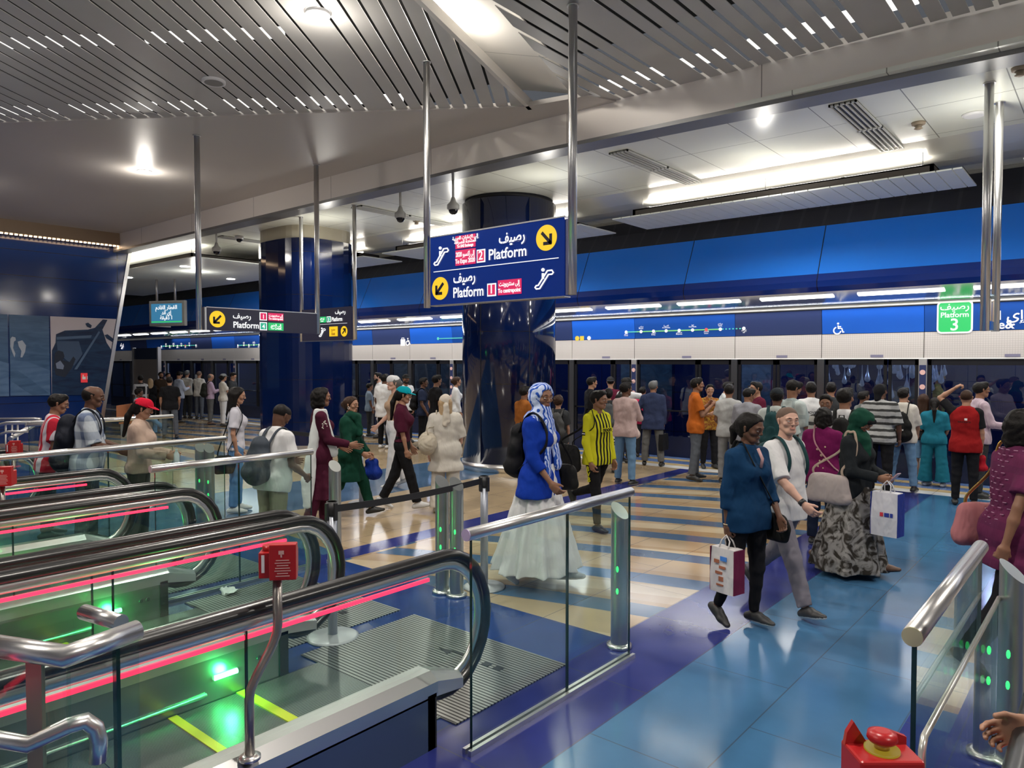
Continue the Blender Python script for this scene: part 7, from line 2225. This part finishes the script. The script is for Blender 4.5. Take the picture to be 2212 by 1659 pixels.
# ---- near left group beyond the longest rail
PLAID = C('plaid_blue_white', (.50, .55, .60), 'plaid', (.14, .18, .28), 11.0)
F, t = person('person', 'balding man in pale blue plaid shirt carrying a black backpack, side view', 192, 828, None, at_xy=(-8.38, 2.98), view=80, lod=0, sk='deep', hair=('bald', 'black'), w=1.18, belly=.07,
    top=dict(m=PLAID, sleeve='half', hem=.46, g=.020, collar=True, flare=.02), bottom=dict(kind='trousers', m=CHAR, g=.016), shoes=BLKSH, arms=((14, 8, 62, 0), (22, 8, 55, -4)), head=(0, -4), lean=4)
backpack(F, 'large black backpack on the plaid shirted man', (.012, .014, .022), 1.25, w=.17, hgt=.50, low=.02)
F, t = person('person', 'man in red and white football shirt behind the plaid shirted man', 128, 846, None, at_xy=(-9.1, 2.84), view=95, lod=0, sk='brown', hair=('short', 'black'), w=1.05,
    top=dict(m=C('jersey_red_white', (.45, .02, .04), 'vstripes', (.55, .5, .55), 9.0), sleeve='short', hem=.46, g=.018), bottom=dict(kind='trousers', m=CHAR, g=.01), shoes=BLKSH, arms=((6, 8, 20, 0), (6, 8, 20, 0)), head=(-15, -6), lean=8)
F, t = person('person', 'woman in red baseball cap and beige jacket with long dark ponytail', 298, 857, None, at_xy=(-7.98, 3.34), view=76, lod=0, sk='tan', hair=('longpony', 'black'), female=True, w=1.05,
    top=dict(m=C('beige_jacket', (.42, .31, .25)), sleeve='long', hem=.50, g=.024, flare=.01, name='jacket', collar=True), bottom=dict(kind='trousers', m=CHAR, g=.012), shoes=WSH, arms=((16, 6, 66, 10), (20, 6, 62, 10)), head=(0, -12), lean=3, extra=cap_hat((.50, .008, .03)))
t2 = bag_root(F, 'water_bottle', 'clear drink bottle held by the red capped woman', 'bottle'); g = Geo(); c = hand_point(F, 1, .10); g.lathe(tuple(c - np.array([0, 0, .08])), [(.028, 0), (.03, .02), (.03, .11), (.012, .15), (.012, .17)], 16); obj('bottle_body', g, mat('bottle_clear', (.5, .55, .58), .1), t2, local=True)

# ---- far left waiting group
def far(label, px, ytop, Y=11.6, **kw):
    kw.setdefault('lod', 2 if px < 560 else 1)
    return person('person', label, px, ytop, kw.pop('yfoot', None), Y=Y, **kw)
FL = 'far left'
far('man in black and white check shirt, back turned, by the beige map stand', 303, 809, Y=9.3, view=185, sk='brown', top=dict(m=C('check_black', (.015, .015, .018), 'check', (.4, .4, .42), 7.0), sleeve='half', hem=.46, g=.016), bottom=dict(m=CHAR))
far('person in black robe beside the check shirt man', 324, 816, Y=10.4, view=190, sk='tan', hair=('long', 'blond'), female=True, top=dict(m=BLK, sleeve='long', hem=.2, g=.014, tunic=.04), bottom=dict(m=BLK))
far('bearded man in dark brown jacket facing the viewer', 347, 802, Y=11.1, view=15, sk='brown', beard='black', top=dict(m=C('brown_jacket', (.035, .022, .014)), sleeve='long', hem=.44, g=.018, name='jacket'), bottom=dict(m=BLK), arms=(ARM0, (10, 6, 70, 20)))
far('man in black polo and grey jeans standing with his back turned', 368, 812, yfoot=947, view=178, lod=1, sk='tan', w=1.12, top=dict(m=BLK, sleeve='short', hem=.47, g=.016, collar=True, name='polo_shirt'), bottom=dict(m=JEANG), legs=STAND2, arms=((2, 10, 10, 4), (6, 12, 20, 4)))
far('man with dark hair peering over shoulders in the far queue', 362, 804, Y=11.5, view=30, sk='tan', top=dict(m=CHAR, sleeve='short', hem=.47), bottom=dict(m=CHAR))
far('man in pale blue shirt looking down in the far queue', 386, 801, Y=11.0, view=120, sk='tan', top=dict(m=C('pale_blue_shirt', (.38, .42, .52)), sleeve='long', hem=.47, g=.014), bottom=dict(m=NAVYC), arms=(PHONE, PHONE), head=(0, -25))
far('man in cream shirt with raised forearm in the far queue', 403, 799, Y=12.0, view=150, sk='tan', hair=('short', 'grey'), top=dict(m=C('cream_shirt', (.52, .50, .45)), sleeve='long', hem=.48), bottom=dict(m=CHAR), arms=(ARM0, (60, 10, 20, 0)))
far('shaven headed man in white T-shirt in the far queue', 431, 800, yfoot=905, view=150, sk='tan', hair=('buzz', 'buzz'), top=dict(m=C('cream_tee', (.55, .52, .47)), sleeve='short', hem=.47), bottom=dict(m=JEANG), arms=(PHONE, PHONE))
F, t = far('balding man in pink shirt carrying a dark backpack', 455, 806, yfoot=917, view=105, sk='tan', hair=('bald', 'grey'), top=dict(m=C('pink_shirt', (.46, .34, .46)), sleeve='long', hem=.50, g=.014), bottom=dict(m=GREYT, g=.014), shoes=BRSH, arms=(PHONE, PHONE), head=(0, -22))
backpack(F, 'dark backpack of the pink shirted man in the far queue', (.02, .022, .018), 1.0)
F, t = far('woman in grey cap and white T-shirt with a thin black bag strap', 481, 806, Y=11.2, view=110, sk='tan', female=True, hair=('bun', 'black'), top=dict(m=C('cream_tee', (0, 0, 0)), sleeve='short', hem=.48), bottom=dict(m=WHT), arms=(PHONE, PHONE), extra=cap_hat((.2, .21, .22)))
far('man in dark shirt leaning his head, behind the grey capped woman', 502, 803, Y=11.8, view=60, sk='tan', top=dict(m=CHAR, sleeve='short', hem=.47), bottom=dict(m=CHAR), head=(0, -20))
# seated figure with jeans, on a bench
p = at(262, 850, Y=8.3)
F, t = person('person', 'curly haired person in pale blue seated behind the red capped woman', 262, 858, None, at_xy=(p.x + .6, 8.5), h=1.62, view=70, lod=1, sk='deep', hair=('curly', 'black'), top=dict(m=C('pale_blue_top', (.30, .38, .5)), sleeve='short', hem=.50), bottom=dict(m=JEAN), legs=((82, 82), (88, 40)), arms=(PHONE, PHONE), seat=.47)
bx_, by_ = t.location.x, t.location.y
bt = thing('bench', 'orange backed bench under the seated person in jeans', 'bench', (bx_, by_, 0)); a = t.rotation_euler[2]
OR = mat('bench_orange', (.45, .17, .07), .4)
R_ = Vector((cos(a), sin(a), 0)); D_ = Vector((-sin(a), cos(a), 0)); c = Vector((bx_, by_, 0))
g = Geo().obox(c + Vector((0, 0, .36)) - D_ * .02, R_ * .7, D_ * .22, (0, 0, .02)); obj('seat', g, OR, bt)
g = Geo().obox(c + Vector((0, 0, .62)) - D_ * .28, R_ * .7, D_ * .015, (0, 0, .2)); obj('backrest', g, OR, bt)
for sx_ in (-.6, .6): g = Geo().obox(c + R_ * sx_ + Vector((0, 0, .17)) - D_ * .05, R_ * .02, D_ * .18, (0, 0, .17)); obj('leg', g, STEEL, bt)

# ---- between the columns
far('bearded man with dark hair in profile near the left column', 818, 803, Y=12.1, view=-80, sk='fair', beard='black', top=dict(m=WHT, sleeve='short', hem=.47), bottom=dict(m=CHAR))
F, t = far('man in loose white shirt seen from behind by the doors', 830, 806, Y=10.7, view=150, sk='deep', top=dict(m=WHT, sleeve='short', hem=.42, g=.028, flare=.02), bottom=dict(m=BLK), shoes=WSH, arms=((0, 12, 30, 4), (10, 12, 60, 10)))
watch(F, 0)
carried_bag(F, 0, 'plastic_bag', 'white plastic bag carried by the man in the loose white shirt', 'bag', (.56, .56, .62), w=.24, h=.42, dpt=.16, drop=.05, soft=True)
far('man in black cap with dark glasses near the doors', 876, 807, Y=11.8, view=20, sk='brown', beard='black', top=dict(m=WHT, sleeve='short', hem=.47), bottom=dict(m=BLK), extra=cap_hat((.015, .015, .015)))
def specs(F, t, P, R, k):
    g = Geo()
    for sx_ in (-1, 1): g.tube([tuple(P(.031 * sx_ + .02 * cos(q), .105, .008 + .014 * sin(q))) for q in [i * pi / 6 for i in range(12)]], .0022, 5, closed=True); g.tube([tuple(P(.05 * sx_, .103, .012)), tuple(P(.082 * sx_, .02, .014))], .002, 5)
    obj('glasses', g, BLACKP, t, local=True)
F, t = far('dark skinned man with glasses in navy polo and black trousers in profile', 914, 814, yfoot=970, view=80, lod=1, sk='deep', w=1.05, top=dict(m=NAVYC, sleeve='short', hem=.47, collar=True, g=.016), bottom=dict(m=BLK, g=.014), shoes=BLKSH, arms=((-2, 8, 30, 4), (4, 10, 26, 4)), extra=specs)
backpack(F, 'black backpack worn by the man in the navy polo', (.01, .01, .012), .95)
far('man in black T-shirt, hands in pockets, beside the navy polo man', 942, 808, Y=10.6, view=120, sk='tan', top=dict(m=BLK, sleeve='short', hem=.47), bottom=dict(m=BLK), shoes=BLKSH, arms=((-6, 12, 24, 10), (-6, 12, 24, 10)))
far('woman in white with pale scarf, half hidden by the round column', 985, 812, Y=12.0, view=100, sk='tan', female=True, hair=('bun', 'brown'), top=dict(m=WHT, sleeve='long', hem=.45), bottom=dict(m=WHT))
far('person in grey blue shirt reflected dimly by the doors at the left column', 797, 826, Y=12.2, view=100, sk='brown', top=dict(m=C('grey_blue_shirt', (.2, .26, .34)), sleeve='short', hem=.47), bottom=dict(m=CHAR))

# ---- right of the round column
F, t = far('man in rust orange shirt with a black shoulder bag behind the scarved woman', 1132, 832, Y=9.3, view=130, sk='brown', top=dict(m=C('rust_shirt', (.30, .10, .02)), sleeve='long', hem=.46, g=.018), bottom=dict(m=CHAR), lod=1)
F, t = far('woman with curly brown hair and grey backpack behind the scarved woman', 1206, 852, Y=9.2, view=170, sk='tan', hair=('curly', 'brown'), female=True, top=dict(m=CHAR, sleeve='short', hem=.47), bottom=dict(m=CHAR), lod=1)
backpack(F, 'grey backpack of the curly haired woman', (.06, .06, .06), 1.0)
far('man in black leather jacket watching the doors', 1277, 812, Y=11.9, view=110, sk='tan', top=dict(m=BLK, sleeve='long', hem=.46, g=.018, name='jacket'), bottom=dict(m=BLK))
far('person in backwards black cap and maroon shirt by the doors', 1319, 812, Y=12.9, view=180, sk='tan', hair=('buzz', 'black'), top=dict(m=C('maroon_cloth', (.10, .012, .03)), sleeve='short', hem=.47), bottom=dict(m=CHAR), extra=cap_hat((.02, .02, .025), yaw=180))
F, t = far('man in dark cap with one palm raised against the glass door', 1352, 814, Y=12.2, view=140, sk='tan', top=dict(m=WHT, sleeve='short', hem=.47), bottom=dict(m=CHAR), arms=(ARM0, (80, 25, 10, -20)), hands=('relaxed', 'flat'), extra=cap_hat((.02, .02, .02), yaw=-30))
backpack(F, 'black backpack of the man with the raised palm', (.012, .012, .012), .9)
far('child in red top held up near the raised palm', 1388, 822, Y=13.1, view=170, sk='tan', h=1.45, top=dict(m=C('red_top', (.4, .02, .07)), sleeve='short', hem=.47), bottom=dict(m=CHAR))
F, t = far('woman in polka dot skirt behind the yellow jersey man', 1315, 836, Y=10.9, view=180, sk='tan', hair=('bun', 'black'), female=True, top=dict(m=CHAR, sleeve='short', hem=.47), bottom=dict(kind='skirt', m=C('dotted_cloth', (.55, .53, .52), 'dots', (.012, .012, .012), 22.0), hem=.22, r=.26))
backpack(F, 'grey and black backpack of the polka dot skirt woman', (.06, .065, .07), 1.05)
F, t = far('man in pale pink shirt and light blue jeans, arms folded, back turned', 1350, 823, yfoot=1046, view=155, sk='deep', lod=0, top=dict(m=C('blush_shirt', (.45, .33, .32)), sleeve='long', hem=.47, g=.016, flare=.01), bottom=dict(m=JEAN, g=.010), shoes=WSOLE, legs=((3, 3, 5), (-2, 3, 5)), arms=((24, 10, 80, 45), (24, 10, 80, 45)), head=(-30, 0), w=1.04)
carried_bag(F, 1, 'plastic_bag', 'white and orange plastic bag between the pink shirt and the navy blazer', 'bag', (.62, .50, .46), w=.26, h=.42, dpt=.10, drop=.0, soft=True)
F, t = far('grey haired man in navy blazer and grey trousers, back turned', 1410, 820, yfoot=1006, view=172, sk='brown', hair=('short', 'grey'), lod=1, w=1.12, top=dict(m=C('blazer_navy', (.028, .038, .085)), sleeve='long', hem=.43, g=.022, flare=.02, name='blazer', collar=True), bottom=dict(m=GREYT, g=.018), legs=((3, 3, 7), (-2, 3, 7)), arms=((-4, 28, 60, 30), (2, 8, 6, 2)), head=(-20, 0))
carried_bag(F, 1, 'briefcase', 'black laptop bag hanging from the hand of the navy blazer man', 'bag', (.012, .012, .014), w=.34, h=.30, dpt=.09, drop=.10, yaw=80)
far('man in orange polo shirt and grey jeans holding up one hand', 1502, 816, yfoot=1038, view=100, sk='brown', lod=0, w=1.06, belly=.02, top=dict(m=C('orange_polo', (.42, .105, .015)), sleeve='short', hem=.46, g=.016, collar=True, name='polo_shirt'), bottom=dict(m=JEANG, g=.012), shoes=BLKSH, legs=((4, 5, 4), (-4, 5, 4)), arms=((16, 8, 118, 10), (16, 8, 118, 14)), hands=('fist', 'fist'), head=(-6, 2))
far('short haired person in mustard printed top turning to look back', 1533, 828, Y=12.5, view=20, sk='tan', lod=1, female=True, hair=('short', 'black'), top=dict(m=C('mustard_print', (.36, .20, .03), 'blotch', (.2, .06, .02), 12.0), sleeve='short', hem=.46), bottom=dict(m=BLK), shoes=BLKSH, arms=((10, 8, 90, 30), (10, 8, 90, 30)), head=(-10, 0))
far('man in pale T-shirt leaning behind the mustard top', 1556, 820, Y=13.0, view=100, sk='tan', hair=('short', 'black'), top=dict(m=C('pale_grey_tee', (.42, .44, .44)), sleeve='short', hem=.47), bottom=dict(m=CHAR), lean=12)
far('man in light grey T-shirt and grey trousers with his back turned', 1573, 827, yfoot=1044, view=175, sk='brown', lod=1, top=dict(m=C('light_grey_tee', (.36, .36, .36)), sleeve='short', hem=.47, g=.018), bottom=dict(m=C('mid_grey_trousers', (.22, .22, .23)), g=.014), shoes=WSOLE, arms=((8, 12, 50, 20), (8, 12, 50, 20)))
far('broad man in grey button shirt, head bowed to the right', 1614, 836, Y=10.9, view=150, sk='brown', lod=1, w=1.2, top=dict(m=C('slate_shirt', (.23, .23, .26)), sleeve='half', hem=.46, g=.018, collar=True), bottom=dict(m=CHAR), head=(-30, -12), arms=((10, 10, 60, 25), (10, 10, 60, 25)), lean=4)
far('man with glasses in maroon shirt looking left', 1636, 822, Y=11.7, view=-60, sk='tan', hair=('short', 'black'), top=dict(m=C('maroon_cloth', (0, 0, 0)), sleeve='short', hem=.47), bottom=dict(m=CHAR), extra=specs)
F, t = far('man in black cap and pale shirt behind the white T-shirt man', 1675, 838, yfoot=1113, view=165, sk='deep', lod=0, w=1.1, top=dict(m=C('mint_white_shirt', (.46, .50, .48)), sleeve='half', hem=.46, g=.018), bottom=dict(m=BLK), shoes=BRSH, legs=((4, 5, 8), (-4, 6, 8)), arms=((8, 10, 60, 20), (8, 14, 40, 10)), extra=cap_hat((.02, .025, .03)))
backpack(F, 'dark teal backpack of the black capped man', (.02, .045, .045), 1.0)
far('man in pale check shirt looking down to the right', 1712, 818, Y=10.0, view=130, sk='brown', lod=1, w=1.15, top=dict(m=C('mint_check', (.42, .47, .46), 'check', (.3, .35, .35), 9.0), sleeve='half', hem=.47, g=.018), bottom=dict(m=CHAR), head=(-10, -26), arms=((10, 10, 70, 20), (10, 10, 70, 20)))
def back_logo(F, t, P, R, k):
    m_ = lettering('E-MOVERS', .05, BLK, (0, 0, 0), (1, 0, 0), (0, 0, 1), parent=None, align='CENTER', bold=.001); m_.parent = t; m_.name = 'back_print'; m_.location = Vector(F.U(0, -.152, .71))
    g = Geo(); g.tube([tuple(F.U(x, -.150, z)) for x, z in ((-.09, .72), (-.07, .69), (.07, .69), (.095, .715), (.07, .735))], .004, 5); obj('back_swoosh', g, BLK, t, local=True)
far('man in white T-shirt with black company print on the back', 1753, 822, Y=11.3, view=185, sk='brown', lod=1, w=1.02, top=dict(m=WHT, sleeve='short', hem=.45, g=.016), bottom=dict(m=C('dark_red_cloth', (.09, .01, .02))), extra=back_logo, arms=((6, 10, 40, 10), (6, 10, 40, 10)))
far('tall man with thick black hair beside the grey door post', 1796, 823, Y=12.4, view=180, sk='brown', lod=1, top=dict(m=CHAR, sleeve='short', hem=.47), bottom=dict(m=CHAR))
far('man facing the viewer in grey zigzag patterned shirt', 1785, 848, Y=9.4, view=-5, sk='brown', lod=1, top=dict(m=C('zigzag_shirt', (.42, .41, .38), 'hstripes', (.06, .06, .06), 9.0), sleeve='long', hem=.46), bottom=dict(m=CHAR), head=(0, -8))
F, t = far('man in white shirt with thick dark hair above the green hijab', 1826, 834, Y=8.5, view=170, sk='brown', lod=1, w=1.06, top=dict(m=WHT, sleeve='long', hem=.45, g=.018), bottom=dict(m=CHAR), head=(-20, 0))
backpack(F, 'black bag on the shoulder of the thick haired man in white', (.012, .012, .014), .85)
far('station guard in grey shirt with round badge beyond the crowd', 1865, 842, Y=12.9, view=120, sk='deep', lod=1, top=dict(m=C('guard_grey', (.16, .17, .16)), sleeve='short', hem=.47), bottom=dict(m=CHAR), arms=(PHONE, PHONE))
F, t = far('big man in black durag and grey wavy striped T-shirt, black trousers', 1898, 826, yfoot=1070, view=165, sk='deep', lod=0, w=1.22, belly=.02, hair=None, top=dict(m=C('wave_stripe', (.34, .34, .34), 'hstripes', (.04, .04, .04), 11.0), sleeve='half', hem=.465, g=.02), bottom=dict(m=BLK, g=.014), shoes=BLKSH, arms=((4, 12, 10, 2), (2, 14, 20, 2)), head=(-18, 0),
    extra=lambda F, t, P, R, k: mesh_obj('durag', [(*Blob().cap(P(0, -.026, .030), P(0, .016, .038), .092 * k, .086 * k, n=R @ np.array([1, 0, 0]), k=1.06, sm=.02).cap(P(0, -.06, -.02), P(0, -.075, -.11), .06 * k, .05 * k, sm=.03).cut(P(0, .06, .04), R @ np.array([0, .85, -.5])).mesh(.006), 0)], BLK, t))
F, t = far('man in white T-shirt and blue jeans with a black backpack on one shoulder', 1948, 834, yfoot=1060, view=172, sk='tan', lod=0, top=dict(m=C('cream_tee', (0, 0, 0)), sleeve='half', hem=.47, g=.018), bottom=dict(m=JEAN, g=.010), shoes=WSOLE, legs=((4, 3, 9), (-4, 3, 9)), arms=((6, 10, 50, 14), (14, 10, 30, 4)), head=(-14, 0))
backpack(F, 'black backpack with pale strip worn by the man in jeans', (.01, .01, .01), 1.05, low=.05, accent=mat('strip_pale', (.6, .6, .6), .3))
far('girl with long reddish brown hair between white T-shirt and teal outfit', 1996, 848, Y=13.05, view=175, sk='fair', female=True, lod=1, hair=('long', 'brown'), top=dict(m=C('black_tank', (.012, .012, .014)), sleeve='none', hem=.49), bottom=dict(kind='shorts', m=JEAN), shoes=WSH, arms=((70, 60, 60, 10), (0, 10, 10, 0)))
TEALC = C('teal_suit', (.012, .13, .19))
far('woman with long dark ponytail in teal wide legged suit, back turned', 2016, 856, yfoot=1050, view=178, sk='tan', female=True, lod=0, hair=('longpony', 'black'), w=1.06, top=dict(m=TEALC, sleeve='half', hem=.48, g=.018), bottom=dict(kind='wide', m=TEALC), shoes=WSH, legs=((2, 2, 5), (-2, 2, 6)), arms=((8, 10, 40, 14), (8, 10, 40, 14)))
def hood(F, t, P, R, k):
    m_ = lettering('INNOVATE', .030, BLK, (0, 0, 0), (1, 0, 0), (0, 0, 1), parent=None, align='CENTER', bold=.001); m_.parent = t; m_.name = 'back_print'; m_.location = Vector(F.U(0, -.150, .715))
    g = Geo(); g.obox(tuple(F.U(.02, -.150, .745)), (.016, 0, 0), (0, .003, 0), (0, 0, .014)); obj('white_logo', g, WHITE, t, local=True)
F, t = far('man in red T-shirt with black sleeves, one hand scratching his head', 2083, 838, yfoot=1092, view=172, sk='tan', lod=0, hair=('buzz', 'brown'), top=dict(m=C('red_tee', (.24, .009, .010)), sleeve='none', hem=.46, g=.018), bottom=dict(m=BLK, g=.004), shoes=BLKSH, legs=((2, 4, 3), (-2, 3, 3)), arms=((160, 42, 25, 52), (4, 9, 6, 2)), hands=('hold', 'relaxed'), extra=hood)
B = Blob()
for i in (0, 1): s0, el, wr, dd = F.arm[i]; B.cap(s0, s0 + (el - s0) * .78, .058, .060, sm=.01, flat=2); B.cap(F.U((-.13, .13)[i], -.01, .812), s0, .05, .056, sm=.03)
mesh_obj('black_sleeves', [(*B.mesh(.008), 0)], BLK, t)
carried_bag(F, 1, 'red_bag', 'small red bag in the hand of the red T-shirt man', 'bag', (.38, .01, .02), w=.16, h=.22, dpt=.06, drop=.0, soft=True)
far('man with glasses in pale pink striped shirt holding a railing', 2118, 822, Y=12.3, view=110, sk='brown', lod=1, w=1.1, top=dict(m=C('pink_pinstripe', (.50, .40, .45), 'vstripes', (.42, .32, .38), 30.0), sleeve='long', hem=.47, g=.018), bottom=dict(m=CHAR), arms=((10, 8, 70, 0), (20, 8, 60, 0)), extra=specs)
# people beyond the glass on the opposite side
far('person in yellow shirt dimly seen beyond the glass doors', 2028, 808, Y=17.7, view=90, sk='tan', lod=2, h=1.75, top=dict(m=C('yellow_dim', (.4, .36, .12)), sleeve='short', hem=.47), bottom=dict(m=CHAR), seat=False)

F, t = person('person', 'person in dark sleeve reaching a hand in from the photo edge, bottom corner', at_xy=(0.13, 2.27), h=1.66, view=-78, lod=0, sk='tan', hair=('short', 'black'), top=dict(m=CHAR, sleeve='long', hem=.46), bottom=dict(m=BLK), arms=((12, 6, 20, 0), (12, 8, 54, 0)))
